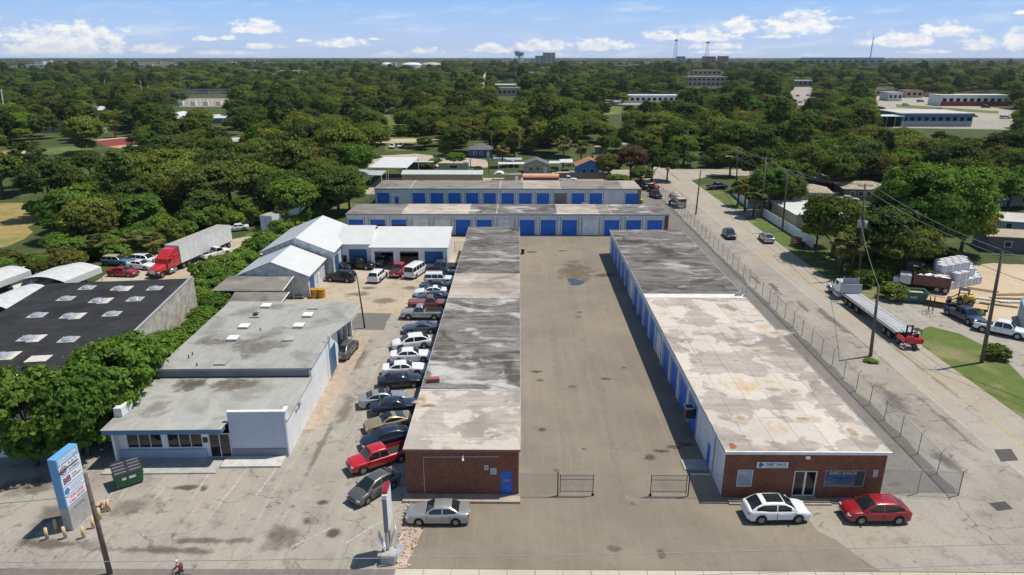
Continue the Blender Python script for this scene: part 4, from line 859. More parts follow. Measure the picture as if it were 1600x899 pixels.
# ------------------------------------------------------------------ trees
def leafmat(name, dark, mid, lite, trans=.25):
    m_, t, b = base_mat(name); b.inputs['Roughness'].default_value = .7; b.inputs['Specular IOR Level'].default_value = .05
    oi = nd(t,'ShaderNodeObjectInfo'); ge = nd(t,'ShaderNodeNewGeometry')
    c_ = ramp(t, oi.outputs['Random'], [(0.0,dark),(.3,mid),(.55,tuple(x*1.12 for x in lite)),(.7,dark),(.85,(lite[0]*1.25,lite[1]*1.08,lite[2])),(1.0,mid)])
    k = mth(t,'MULTIPLY_ADD', ge.outputs['Random Per Island'], .75, .62)
    v = nd(t,'ShaderNodeVectorMath'); v.operation='SCALE'; t.links.new(c_, v.inputs[0]); t.links.new(k, v.inputs['Scale'])
    t.links.new(v.outputs[0], b.inputs['Base Color'])
    tr = nd(t,'ShaderNodeBsdfTranslucent'); sc_ = nd(t,'ShaderNodeVectorMath'); sc_.operation='MULTIPLY'; sc_.inputs[1].default_value=(1.5,1.6,.7); t.links.new(v.outputs[0], sc_.inputs[0]); t.links.new(sc_.outputs[0], tr.inputs[0])
    mx = nd(t,'ShaderNodeMixShader'); mx.inputs[0].default_value = trans; t.links.new(b.outputs[0], mx.inputs[1]); t.links.new(tr.outputs[0], mx.inputs[2])
    t.links.new(mx.outputs[0], t.nodes['Material Output'].inputs['Surface']); return m_
ML_oak = leafmat('oak_leaves', (.076,.112,.023), (.112,.158,.030), (.158,.192,.038))
ML_deep = leafmat('dark_leaves', (.052,.080,.021), (.070,.106,.026), (.094,.132,.031), .2)
ML_bright = leafmat('bright_leaves', (.085,.16,.026), (.105,.19,.032), (.125,.205,.036), .3)
ML_vine = leafmat('vine_leaves', (.11,.20,.035), (.13,.23,.04), (.15,.24,.045), .3)
ML_olive = leafmat('olive_leaves', (.095,.105,.028), (.125,.13,.034), (.165,.15,.036))
ML_brown = leafmat('brown_leaves', (.10,.055,.030), (.11,.06,.033), (.12,.07,.038))
ML_palm = leafmat('palm_fronds', (.075,.10,.03), (.11,.13,.04), (.15,.145,.045))
ML_deadpalm = leafmat('dry_fronds', (.22,.15,.055), (.25,.17,.06), (.28,.18,.065))
M_bark = plain('bark', (.10,.078,.058), .9, var=.3, scale=3)
def npmesh(name, V, Fq, mat):
    me = bpy.data.meshes.new(name); nv = len(V); nf = len(Fq); k = Fq.shape[1]
    me.vertices.add(nv); me.vertices.foreach_set('co', V.astype(np.float32).ravel())
    me.loops.add(nf*k); me.loops.foreach_set('vertex_index', Fq.astype(np.int32).ravel())
    me.polygons.add(nf); me.polygons.foreach_set('loop_start', np.arange(0,nf*k,k,dtype=np.int32)); me.polygons.foreach_set('loop_total', np.full(nf,k,dtype=np.int32))
    me.materials.append(mat); me.update(calc_edges=True); return me
def crown_mesh(name, mat, seed, r, h, zc, nc, per, leaf, flat=1.0, lump=.30, low=-.45):
    """leaf clumps spread through an uneven crown: r radius, h half height, zc centre height"""
    rg = np.random.default_rng(seed)
    # lobes give an uneven outline
    nl = 7; la = rg.uniform(0,2*np.pi,nl); lz = rg.uniform(-.2,.8,nl); lo = np.stack([np.cos(la)*np.sqrt(1-lz**2*.6),np.sin(la)*np.sqrt(1-lz**2*.6),lz],1); lo /= np.linalg.norm(lo,axis=1)[:,None]; lw = rg.uniform(.10,.38,nl)
    C = []
    while len(C) < nc:
        d = rg.normal(size=3); d /= np.linalg.norm(d)
        if d[2] < low: continue
        k = .70 + (lw*np.clip((lo@d-.72)/.28,0,1)).max()
        rad = k*rg.uniform(.55,1.0)**.45
        C.append(d*rad)
    C = np.array(C); cs = rg.uniform(.6,1.25,nc)*lump*r*.62
    P = C*np.array([r,r,h]) ; P[:,2] += zc
    N = nc*per
    ci = np.repeat(np.arange(nc),per)
    d = rg.normal(size=(N,3)); d /= np.linalg.norm(d,axis=1)[:,None]; d[:,2] = np.abs(d[:,2])*.75+d[:,2]*.25
    rr = rg.uniform(.35,1.0,N)**.5; st_ = rg.random(N) < .16; rr = np.where(st_, rr*1.75, rr)
    ctr = P[ci] + d*(rr*cs[ci])[:,None]*np.array([1,1,.75*flat])
    out = C[ci]/np.linalg.norm(C[ci],axis=1)[:,None]
    nrm = d*.75+out*.35+rg.normal(size=(N,3))*.38+np.array([0,0,.22]); nrm /= np.linalg.norm(nrm,axis=1)[:,None]
    t1 = np.cross(nrm, rg.normal(size=(N,3))); t1 /= np.linalg.norm(t1,axis=1)[:,None]; t2 = np.cross(nrm,t1)
    s = rg.uniform(.6,1.3,N)[:,None]*leaf*.5
    droop = nrm*s*.35
    V = np.stack([ctr-t1*s*1.25, ctr-t2*s*.8+droop, ctr+t1*s*1.25, ctr+t2*s*.8+droop],1).reshape(-1,3)
    return npmesh(name, V, np.arange(N*4).reshape(N,4), mat)
def trunk_mesh(name, seed, h, r, zc, rc):
    rg = random.Random(seed); m = MB(); top = zc*1.05
    m.tube([(0,0,-.1),(rg.uniform(-.1,.1),rg.uniform(-.1,.1),top*.4),(rg.uniform(-.25,.25),rg.uniform(-.25,.25),top)],[r*1.25,r,r*.45],7)
    for i in range(5):
        a = i*1.26+rg.uniform(-.3,.3); z0 = top*rg.uniform(.35,.65); m.tube([(0,0,z0),(math.cos(a)*rc*.3,math.sin(a)*rc*.3,z0+top*.22),(math.cos(a)*rc*.62,math.sin(a)*rc*.62,zc+rg.uniform(0,.8))],[r*.5,r*.34,r*.12],5)
    return m.mesh(name, M_bark, True)
# kind -> list of (crown mesh, trunk mesh, nominal radius)
KINDS = {}
def kind(k, mat, seeds, r, h, zc, nc, per, leaf, tr=.28, **kw):
    KINDS[k] = [(crown_mesh('crown', mat, s, r, h, zc, nc, per, leaf, **kw), trunk_mesh('trunk', s, zc, tr, zc, r)) for s in seeds]
kind('oak', ML_oak, (1,2,3,4,5), 5.2, 3.9, 5.6, 130, 80, .44)
kind('dark', ML_deep, (11,12,13), 5.0, 4.2, 6.0, 130, 80, .43)
kind('tall', ML_deep, (21,22), 4.0, 6.2, 8.6, 130, 76, .40, low=-.8)
kind('olive', ML_olive, (31,32), 4.6, 3.8, 5.4, 110, 76, .42)
kind('bright', ML_bright, (41,42), 4.4, 3.6, 5.0, 120, 76, .41)
kind('brown', ML_brown, (51,), 5.0, 3.6, 5.2, 110, 70, .36)
kind('broadleaf', ML_bright, (61,62,63), 3.1, 2.9, 3.7, 110, 90, .30, tr=.14, lump=.30)
kind('vine', ML_vine, (71,72,73), 2.3, 1.5, 1.35, 64, 64, .34, tr=.08, low=-.2)
kind('shrub', ML_oak, (81,82), 2.0, 1.35, 1.15, 70, 64, .32, tr=.07, low=-.7)
kind('bigoak', ML_bright, (91,), 8.2, 6.8, 7.4, 380, 110, .36, tr=.45, lump=.20, low=-.8)
def palm_mesh(seed, h, nfr, size, mat, dead=False):
    rg = random.Random(seed); V = []; Fq = []
    for i in range(nfr):
        a = i*2.39996; e = (rg.uniform(-.9,-.45) if dead else rg.uniform(-.35,1.25)); L = size*rg.uniform(.85,1.1)
        d = Vector((math.cos(a)*math.cos(e),math.sin(a)*math.cos(e),math.sin(e))); s = Vector((-math.sin(a),math.cos(a),0)); up = d.cross(s)
        o = Vector((0,0,h))+d*L*.42
        for j in range(9):
            t = (j-4)/4*1.15; q = (d*math.cos(t)+s*math.sin(t)).normalized(); tip = o+q*L*(.62-.12*abs(t))+Vector((0,0,-L*.16)); w = (s*math.cos(t)-d*math.sin(t))*L*.075
            mid = o+q*L*.36+up*L*.03; k = len(V); V += [o[:], (mid+w)[:], tip[:], (mid-w)[:]]; Fq.append((k,k+1,k+2,k+3))
        k = len(V); V += [(0,0,h),(s*.04+Vector((0,0,h)))[:],(o+s*.03)[:],o[:]]; Fq.append((k,k+1,k+2,k+3))
    return npmesh('fronds', np.array(V), np.array(Fq), mat)
PALM = []
for s,h in ((1,5.2),(2,4.2)):
    m = MB(); m.tube([(0,0,-.1),(.08,.05,h*.5),(0,0,h)],[.22,.17,.19],8)
    PALM.append((m.mesh('trunk', M_bark, True), palm_mesh(s,h,34,2.3,ML_palm), palm_mesh(s+5,h,14,1.9,ML_deadpalm,True)))
TREES = []     # (distance, x, y, kind, scale, zscale, label, group)
def add_tree(x, y, k, R=None, label=None, group=None, zs=1.0, forced=False):
    nom = {'oak':5.2,'dark':5.0,'tall':4.0,'olive':4.6,'bright':4.4,'brown':5.0,'broadleaf':3.1,'vine':2.3,'shrub':2.0,'bigoak':8.2,'palm':2.0}[k]
    s = (R or nom)/nom; TREES.append([(-1e6 if forced else 0)+math.hypot(x,y), x, y, k, s, zs, label, group])
# row of big-leaved trees between the black-roofed warehouse and the office
ORD = ('first','second','third','fourth','fifth','sixth','seventh','eighth','ninth','tenth','eleventh','twelfth')
for i,(x,y,R,zs) in enumerate(((-40.9,49.8,3.9,1.15),(-37.4,51.4,3.3,1.3),(-37.3,55.4,3.9,1.15),(-37.5,59.6,3.3,1.2),(-38.1,63.0,3.4,.9),(-37.9,66.8,2.4,.95),(-38.6,70.2,2.9,.72),(-38.4,74.6,2.2,.8),(-39.2,79.4,2.3,.75),(-40.0,84.4,2.3,.72))):
    add_tree(x,y,'broadleaf',R,'%s big leaved green tree from the street, between black roof and office'%ORD[i],'trees between black roof and office',zs,True)
for i,(x,y,R) in enumerate(((-40.2,50.6,2.3),(-38.2,51.6,2.2),(-36.6,53.2,2.0),(-42.2,50.9,2.0))):
    add_tree(x,y,'vine',R,'%s low bush from the right under the big leaved trees by the sign'%ORD[i],'low bushes under the near trees',1.3,True)
# vines and bushes left of the fence by the garages
r5 = random.Random(55)
for px,py in ((430,345),(448,335),(465,325),(480,318),(500,313),(520,309),(535,306),(452,350),(470,342),(488,332),(505,325),(440,362),(425,372),(410,378),(395,388),(380,398),(365,408),(350,415),(335,420),(322,428),(345,432),(372,420),(390,405),(355,440),(338,446),(415,392),(330,440),(300,452),(318,462)):
    x,y = G(px,py,1.4); add_tree(x,y,'vine',r5.uniform(1.9,2.7),'vine covered bush on the strip left of the white garages','vine covered bushes by the garages',r5.uniform(.8,1.3),True)
# palms and yellowing shrubs by the dry field
for i in range(84):
    px = r5.uniform(-40,245); py = r5.uniform(345+max(0,(75-px))*.6, 428 if px < 140 else 395)
    if px < 82 and py < 402: continue
    x,y = G(px,py,1.6); k = r5.choice(('olive','shrub','bright','palm','shrub','vine'))
    add_tree(x,y,k,r5.uniform(1.9,3.0),{'olive':'yellowing shrub','shrub':'dark green shrub','bright':'bright green shrub','palm':'low fan palm','vine':'vine covered shrub'}[k]+' in the thicket beside the dry field','thicket beside the dry field',.62 if k=='palm' else .85,True)
# trees set singly round the right-hand houses and the corner
for px,py,k,R,zs,lab in ((1443,408,'bigoak',9.6,1.08,'huge round bright green oak beside the stacked white blocks'),(1300,404,'oak',6.2,1.0,'round green oak hiding the tan house by the white fence'),(1275,385,'oak',3.2,.9,'small green oak beside the white vinyl fence'),
   (1372,425,'dark',5.4,1.0,'dark bushy tree under the power pole by the green skip'),(1410,432,'oak',5.2,.9,'dark green bushy tree left of the stacked white blocks'),(1350,420,'oak',4.6,.9,'bushy green tree behind the flatbed truck cab'),(1500,398,'oak',5.2,1.05,'green tree right of the huge round oak'),(1395,395,'dark',5.4,1.0,'dark tree in front of the huge round oak'),
   (985,286,'brown',5.2,1.15,'reddish brown leaved tree behind the rear storage row'),(1018,284,'dark',4.4,1.1,'dark oak at the left of the road junction'),(950,287,'olive',4.2,1.0,'pale olive tree beside the blue house'),(1042,283,'dark',3.8,1.1,'dark oak standing by the road at the corner'),(965,295,'oak',3.2,.7,'low green tree behind the rear storage row'),(1000,293,'dark',3.4,.8,'low dark tree behind the rear storage row right end'),
   (696,245,'bright',3.0,.6,'rounded green shrub left of the dark blue house'),(664,234,'oak',3.2,.8,'green bush by the far path'),(680,262,'bright',2.6,.6,'leafy shrub in front of the dark blue house'),(710,262,'bright',3.4,.75,'leafy green bush right of the tan shed'),(668,268,'olive',2.4,.6,'dry olive shrub by the back lane'),(712,226,'olive',4.0,.8,'pale rounded tree behind the dark blue house'),
   (1208,320,'dark',5.0,1.1,'dark oak behind the power poles at the junction'),(1180,300,'dark',5.2,1.1,'dark oak over the parked blue car'),(1232,330,'dark',4.0,1.0,'dark oak left of the tan roofed house'),(1140,276,'oak',4.6,1.1,'green oak right of the road junction'),(1105,262,'bright',2.6,.8,'clipped green hedge tree at the junction'),(1115,250,'oak',4.4,1.1,'green oak beyond the junction'),(1078,262,'bright',2.6,.9,'small bright tree at the junction'),
   (1555,560,'shrub',1.5,.9,'round clipped bush beside the roadside pole'),(1395,468,'shrub',2.2,.9,'rounded dark bush beside the green skip'),(1360,566,'shrub',.8,.4,'small weeds at the foot of the roadside pole')):
    x,y = G(px,py); add_tree(x,y,k,R,lab,None,zs,True)
for px,py,zs,lab in ((1152,322,1.0,'leftmost fan palm behind the white fence panels'),(1163,332,1.1,'middle fan palm behind the white fence panels'),(1176,340,1.1,'rightmost fan palm behind the white fence panels'),(1298,300,1.2,'fan palm behind the tan roofed house'),(1312,428,1.1,'fan palm with dry fronds beside the side road'),(1330,432,1.0,'fan palm with yellow fronds under the power pole'),(785,262,1.2,'fan palm right of the dark blue house'),(880,262,1.4,'tall fan palm left of the blue house'),(908,258,1.3,'fan palm behind the blue house'),(55,258,1.1,'fan palm with dry fronds at the edge of the left lawn'),(181,215,1.2,'fan palm beside the red court')):
    x,y = G(px,py); add_tree(x,y,'palm',2.0*zs,lab,None,1.0,True)
# woods: kept clear where the photograph shows roofs, lawns and roads
KEEP = [(160,380,300,440),(240,350,360,402),(352,338,424,388),(-60,316,72,372),(598,181,634,236),(600,214,700,226),(588,230,652,262),(560,246,1060,300),(737,217,766,246),(140,209,216,232),(0,228,132,246),(66,190,112,203),(136,188,160,206),(262,166,300,190),(312,176,360,190),(387,196,418,212),(352,216,384,228),(136,160,160,176),
 (286,147,366,164),(200,97,290,107),(10,103,95,108),(596,97,692,108),(751,113,763,140),(770,130,816,150),(938,165,976,182),(976,148,1066,160),(1070,113,1138,135),(1270,86,1375,97),(1234,126,1274,165),(1362,136,1402,160),(1478,147,1572,165),(1404,152,1470,180),(1373,173,1416,200),(1425,171,1530,200),(1530,176,1600,192),
 (984,262,1060,330),(1060,262,1136,330),(1076,238,1112,258),(803,82,822,102),(846,84,870,100),(1056,85,1072,96),(1100,85,1140,96),(888,226,945,262),(1268,262,1290,285),(1118,262,1200,346)]

rm_ = random.Random(21); MIDH = []
for i in range(34):
    px = rm_.choice((rm_.uniform(20,560),rm_.uniform(700,1060),rm_.uniform(1080,1590))); py = rm_.uniform(112,190) if px < 1060 else rm_.uniform(108,160)
    if any(a-16 < px < c_+16 and b-8 < py < d+8 for a,b,c_,d in KEEP): continue
    p_ = G(px,py); s_ = math.hypot(*p_)/FPX; w_ = rm_.uniform(9,15)*(1 if py > 150 else 1.7); MIDH.append((px,py,w_)); KEEP.append((px-w_/s_*.45,py-3.4/s_,px+w_/s_*.45,py-.6/s_))
def clear(x, y, h, m=0):
    for z in (0.0, h*.35, h*.7, h):
        q = proj(x,y,z)
        for (a,b,c_,d) in KEEP:
            if a-m < q[0] < c_+m and b < q[1] < d: return False
    return True
def inpoly(px, py, P):
    r = False; n = len(P)
    for i in range(n):
        (x1,y1),(x2,y2) = P[i],P[(i+1)%n]
        if (y1>py)!=(y2>py) and px < (x2-x1)*(py-y1)/(y2-y1)+x1: r = not r
    return r
rw = random.Random(99)
EDGE = [(60,330),(90,345),(140,352),(200,355),(250,362),(262,372),(300,352),(340,345),(380,343),(420,336),(450,312),(500,300),(540,296),(556,290)]
for i,(a_,b_) in enumerate(zip(EDGE,EDGE[1:])):
    for j in range(5):
        t_ = j/5; px = a_[0]+(b_[0]-a_[0])*t_+rw.uniform(-5,5); py = a_[1]+(b_[1]-a_[1])*t_+rw.uniform(-7,3); x,y = G(px,py,1.2)
        add_tree(x,y,rw.choice(('shrub','shrub','vine')),rw.uniform(2.0,3.0),'leafy undergrowth bush at the front edge of the left wood, stretch %s from the field'%ORD[min(i,11)],'undergrowth along the left wood',rw.uniform(.9,1.5),True)
for i in range(26):
    x,y = G(rw.uniform(1340,1500),rw.uniform(398,440),1.0); add_tree(x,y,rw.choice(('shrub','shrub','vine')),rw.uniform(1.8,2.6),'dark undergrowth bush at the foot of the huge round oak','undergrowth below the huge oak',rw.uniform(.8,1.3),True)
LEFTW = [(-150,283),(-150,250),(0,262),(30,250),(100,240),(200,238),(330,235),(420,225),(500,200),(580,200),(596,240),(566,270),(556,292),(520,296),(470,306),(420,335),(385,340),(350,338),(300,345),(250,360),(150,350),(95,330),(72,296),(0,290)]
RIGHTW = [(1200,300),(1230,240),(1260,200),(1420,205),(1700,205),(1700,300),(1560,285),(1530,300),(1400,262),(1330,265),(1310,270),(1270,255),(1250,290)]
FAR = []
def zone(px, py=0):
    dp = 'front of' if py > 262 else ('middle of' if py > 225 else 'back of')
    if px < 600: return 'in the %s the left wood, %s'%(dp, 'beyond the dry field' if px < 130 else ('behind the red semi truck' if px < 280 else ('behind the white trailer' if px < 420 else 'left of the storage rows')))
    if px < 1075: return 'in the belt behind the rear row, %s'%('left of the grey roofed house' if px < 760 else ('behind the grey roofed house' if px < 900 else 'behind the blue house'))
    return 'in the %s the right woods, %s'%(dp, 'above the vinyl fence' if px < 1300 else ('above the huge oak' if px < 1460 else 'at the right edge'))
ADJ = {'oak':'mid green oak','dark':'dark leafy oak','tall':'tall dark tree','olive':'yellow green tree','bright':'bright green tree','brown':'brown leaved tree','palm':'fan palm'}
WEI = ['oak']*8+['dark']*5+['bright']*3+['olive']*3+['tall']*2
y = 96.0
while y < 9000:
    sp = 6.9 if y < 420 else (9.5 if y < 900 else (16 if y < 2000 else (34 if y < 4500 else 75)))
    half = y*.86+40; x = -half
    while x < half:
        X = x+rw.uniform(-.42,.42)*sp; Y = y+rw.uniform(-.42,.42)*sp; k = rw.choice(WEI); s = rw.choice((rw.uniform(.55,.85),rw.uniform(.8,1.15),rw.uniform(.95,1.4))); u = rw.random()
        if Y < 420 and rw.random() < .09: k = 'palm'
        if Y < 900: sc_ = s
        elif Y < 2000: sc_ = s*1.5
        else: sc_ = s*(sp/12.0)
        pz = proj(X,Y,6.0)
        if Y < 240:
            ok = (pz[0] < 640 and inpoly(pz[0],pz[1],LEFTW)) or (pz[0] > 1180 and inpoly(pz[0],pz[1],RIGHTW)) or (Y > 205 and 600 <= pz[0] <= 1250)
        else: ok = True
        if ok and u > .05:
            if clear(X,Y,11.0*s if Y < 900 else 11):
                zs = rw.uniform(.8,1.2)*(1.0 if Y < 900 else (.85 if Y < 2000 else 1.15/sc_))
                FAR.append((math.hypot(X,Y), X, Y, k, sc_, zs, pz[0], pz[1]))
        x += sp
    y += sp
FAR.sort()
n_things = 0; rest = []
for (d,X,Y,k,s,zs,px,py) in FAR:
    if n_things < 190 and -40 < px < 1640 and py > 60:
        lab = ADJ[k]+' '+zone(px,py); TREES.append([d,X,Y,k,s,zs,lab,'woodland trees']); n_things += 1
    else: rest.append((X,Y,k,s,zs))
for i,(d,x,y,k,s,zs,lab,grp) in enumerate(TREES):
    t_ = thing('palm_tree' if k=='palm' else ('shrub' if k in ('vine','shrub') or 'shrub' in (lab or '') or 'bush' in (lab or '') else 'tree'), lab, 'palm' if k=='palm' else ('shrub' if k in ('vine','shrub') else 'tree'), (x,y,0), rw.uniform(0,6.28), grp)
    t_.scale = (s,s,s*zs)
    if k == 'palm':
        tm, cm, dm = PALM[i%2]; link('trunk', tm, t_); link('fronds', cm, t_); link('dry_fronds', dm, t_)
    else:
        cm, tm = KINDS[k][i%len(KINDS[k])]; link('trunk', tm, t_); link('crown', cm, t_)
# the far wood reads as one mass: instances of the same crowns on points
def far_wood(pts):
    ng = bpy.data.node_groups.new('far_wood','GeometryNodeTree')
    ng.interface.new_socket('Geometry', in_out='INPUT', socket_type='NodeSocketGeometry'); ng.interface.new_socket('Geometry', in_out='OUTPUT', socket_type='NodeSocketGeometry')
    gi = nd(ng,'NodeGroupInput'); go = nd(ng,'NodeGroupOutput'); jn = nd(ng,'GeometryNodeJoinGeometry')
    srcs = []; seen = {}
    for o in bpy.data.objects:
        if o.name.split('.')[0] == 'crown' and o.data.name not in seen: seen[o.data.name] = o
    order = []
    for k in ('oak','dark','olive','bright','tall'):
        for cm,tm in KINDS[k]:
            if cm.name in seen: order.append((k,seen[cm.name]))
    for k,o in reversed(order):
        oi = nd(ng,'GeometryNodeObjectInfo'); oi.transform_space = 'ORIGINAL'; oi.inputs['Object'].default_value = o; oi.inputs['As Instance'].default_value = True
        ng.links.new(oi.outputs['Geometry'], jn.inputs[0])
    ip = nd(ng,'GeometryNodeInstanceOnPoints'); ip.inputs['Pick Instance'].default_value = True
    def attr(n,ty):
        a = nd(ng,'GeometryNodeInputNamedAttribute'); a.data_type = ty; a.inputs['Name'].default_value = n; return a.outputs[0]
    ng.links.new(gi.outputs[0], ip.inputs['Points']); ng.links.new(jn.outputs[0], ip.inputs['Instance'])
    ng.links.new(attr('idx','INT'), ip.inputs['Instance Index']); ng.links.new(attr('scl','FLOAT_VECTOR'), ip.inputs['Scale'])
    er = nd(ng,'FunctionNodeEulerToRotation'); ng.links.new(attr('rot','FLOAT_VECTOR'), er.inputs[0]); ng.links.new(er.outputs[0], ip.inputs['Rotation'])
    ng.links.new(ip.outputs[0], go.inputs[0])
    me = bpy.data.meshes.new('far_wood'); me.from_pydata([(p[0],p[1],-.3) for p in pts],[],[])
    rg = np.random.default_rng(3); n = len(pts); idx = np.zeros(n,np.int32)
    for i,p in enumerate(pts):
        c_ = [j for j,(k,_) in enumerate(order) if k == p[2]] or [0]; idx[i] = c_[i%len(c_)]
    me.attributes.new('idx','INT','POINT').data.foreach_set('value', idx)
    scl = np.array([(p[3],p[3],p[3]*p[4]) for p in pts],np.float32); me.attributes.new('scl','FLOAT_VECTOR','POINT').data.foreach_set('vector', scl.ravel())
    rot = np.zeros((n,3),np.float32); rot[:,2] = rg.uniform(0,6.28,n); me.attributes.new('rot','FLOAT_VECTOR','POINT').data.foreach_set('vector', rot.ravel())
    o = link('far_wood', me); md = o.modifiers.new('far_wood','NODES'); md.node_group = ng
    o['label'] = 'wide green wood stretching to the horizon behind the storage rows'; o['kind'] = 'stuff'; return o
far_wood(rest)
print('trees', len(TREES), 'far', len(rest))

# ------------------------------------------------------------------ vehicles
def paint(name, col, rough=.28, metal=.0):
    return plain('paint_'+name, col, rough, metal, var=.05, scale=.8, coat=.7)
P_white = paint('white',(.74,.74,.73)); P_silver = paint('silver',(.42,.41,.39),.32,.55); P_gold = paint('gold',(.36,.29,.17),.32,.4); P_grey = paint('grey',(.13,.125,.12),.3,.4); P_navy = paint('navy',(.012,.018,.045)); P_black = paint('black',(.010,.011,.013)); P_red = paint('red',(.46,.012,.018)); P_dred = paint('dark_red',(.28,.008,.014)); P_maroon = paint('maroon',(.20,.05,.045),.6); P_blue = paint('blue',(.03,.05,.10),.3,.3); P_slate = paint('slate',(.10,.12,.15),.3,.5); P_green = paint('dark_green',(.02,.035,.035)); P_tan = paint('beige',(.42,.35,.26),.5); P_lime = paint('lime',(.42,.50,.02),.5); P_oldwhite = paint('chalky_white',(.62,.62,.60),.6); P_bluewreck = paint('faded_blue',(.06,.15,.26),.6)
M_lamp = glassmat('head_lamp',(.55,.57,.60),.08); M_tail = glassmat('tail_lamp',(.30,.012,.015),.12); M_hub = plain('hub_metal',(.36,.36,.37),.35,metal=.7,var=.1)
def wheel_meshes(r, w, key):
    m = MB(); n = 20; prof = [(r*.60,-w/2),(r*.93,-w/2),(r,-w*.36),(r,w*.36),(r*.93,w/2),(r*.60,w/2)]; v=[]; f=[]
    for i in range(n):
        t = 2*math.pi*i/n
        for (q,y) in prof: v.append((q*math.cos(t),y,q*math.sin(t)))
    k = len(prof)
    for i in range(n):
        for j in range(k-1): f.append((i*k+j,i*k+j+1,((i+1)%n)*k+j+1,((i+1)%n)*k+j))
    m.add(v,f); tyre = m.mesh('tyre', M_black, True)
    m = MB(); m.cyl((0,w*.30,0),(0,w*.34,0),r*.62,r*.62,16)
    rim_d = m.mesh('rim_disc', M_blackmetal)
    m = MB(); 
    for i in range(5):
        a = i*2*math.pi/5; m.cbox((math.cos(a)*r*.30,w*.40,math.sin(a)*r*.30),(r*.56,w*.12,r*.17),ry=-a)
    m.cyl((0,w*.34,0),(0,w*.5,0),r*.16,r*.13,10)
    for i in range(16):
        a=2*math.pi*i/16; b=2*math.pi*(i+1)/16; q0=r*.50; q1=r*.63; y=w*.46
        m.quad((q0*math.cos(a),y,q0*math.sin(a)),(q0*math.cos(b),y,q0*math.sin(b)),(q1*math.cos(b),y,q1*math.sin(b)),(q1*math.cos(a),y,q1*math.sin(a)))
    m.cyl((0,-w*.40,0),(0,w*.335,0),r*.615,r*.615,14)
    return tyre, m.mesh('rim', M_hub)
WH = {}
def wheels(o, r, w, pts):
    k = (r,w)
    if k not in WH: WH[k] = wheel_meshes(r,w,k)
    ty, rm = WH[k]
    for x,y in pts:
        t_ = link('wheel', ty, o, (x,y,r), 0.0 if y > 0 else math.pi); link('rim', rm, t_)
def interp(pts, x):
    if x <= pts[0][0]: return pts[0][1]
    for (a,b),(c_,d) in zip(pts,pts[1:]):
        if x <= c_: return b+(d-b)*(x-a)/(c_-a)
    return pts[-1][1]
SPEC = {
 'sedan': dict(L=4.75,W=1.82,H=1.45,r=.33,wb=.575,sill=.24,top=[(-1,.86),(-.97,1.0),(-.70,1.04),(-.3,1.0),(.3,.99),(.42,.97),(.75,.88),(.93,.76),(1,.66)],cab=(.40,.10,-.42,-.74),belt=.96,split=(-.16,)),
 'coupe': dict(L=4.5,W=1.82,H=1.34,r=.34,wb=.575,sill=.22,top=[(-1,.84),(-.96,.98),(-.72,1.0),(-.3,.95),(.25,.94),(.38,.92),(.75,.82),(.93,.70),(1,.60)],cab=(.34,.02,-.30,-.82),belt=.91,split=()),
 'hatch': dict(L=4.45,W=1.76,H=1.50,r=.32,wb=.59,sill=.24,top=[(-1,.80),(-.97,1.02),(-.7,1.05),(-.3,1.0),(.4,.99),(.52,.96),(.8,.84),(.95,.70),(1,.6)],cab=(.55,.12,-.50,-.95),belt=.97,split=(-.12,)),
 'suv': dict(L=4.75,W=1.9,H=1.70,r=.37,wb=.585,sill=.30,top=[(-1,.85),(-.98,1.08),(-.7,1.10),(-.3,1.08),(.38,1.07),(.48,1.06),(.8,.99),(.94,.88),(1,.72)],cab=(.46,.16,-.80,-.965),belt=1.06,split=(-.12,-.50)),
 'cross': dict(L=4.75,W=1.9,H=1.66,r=.37,wb=.585,sill=.27,top=[(-1,.80),(-.985,.98),(-.95,1.08),(-.6,1.10),(-.3,1.05),(.40,1.04),(.54,1.02),(.8,.95),(.93,.84),(.98,.74),(1,.62)],cab=(.56,.14,-.55,-.93),belt=1.03,split=(-.10,)),
 'boxsuv': dict(L=4.5,W=1.85,H=1.76,r=.37,wb=.58,sill=.34,top=[(-1,.95),(-.98,1.08),(-.3,1.09),(.36,1.08),(.46,1.07),(.9,1.03),(.97,.98),(1,.8)],cab=(.42,.24,-.90,-.97),belt=1.07,split=(-.05,-.45)),
 'van': dict(L=5.3,W=2.0,H=2.06,r=.37,wb=.64,sill=.32,top=[(-1,1.0),(-.985,1.18),(-.3,1.19),(.55,1.18),(.68,1.14),(.9,.98),(.97,.88),(1,.7)],cab=(.70,.46,-.945,-.975),belt=1.17,split=(.22,-.16,-.54)),
 'pickup': dict(L=5.6,W=1.95,H=1.84,r=.40,wb=.61,sill=.40,top=[(-1,1.06),(-.99,1.12),(-.25,1.12),(.28,1.12),(.42,1.11),(.88,1.04),(.96,.96),(1,.78)],cab=(.44,.24,-.06,-.13),belt=1.10,split=(),bed=-.16),
 'crew': dict(L=5.75,W=2.0,H=1.88,r=.41,wb=.63,sill=.42,top=[(-1,1.08),(-.99,1.14),(-.30,1.14),(.34,1.14),(.48,1.13),(.89,1.07),(.96,.98),(1,.8)],cab=(.50,.30,-.20,-.27),belt=1.12,split=(.05,),bed=-.31)}
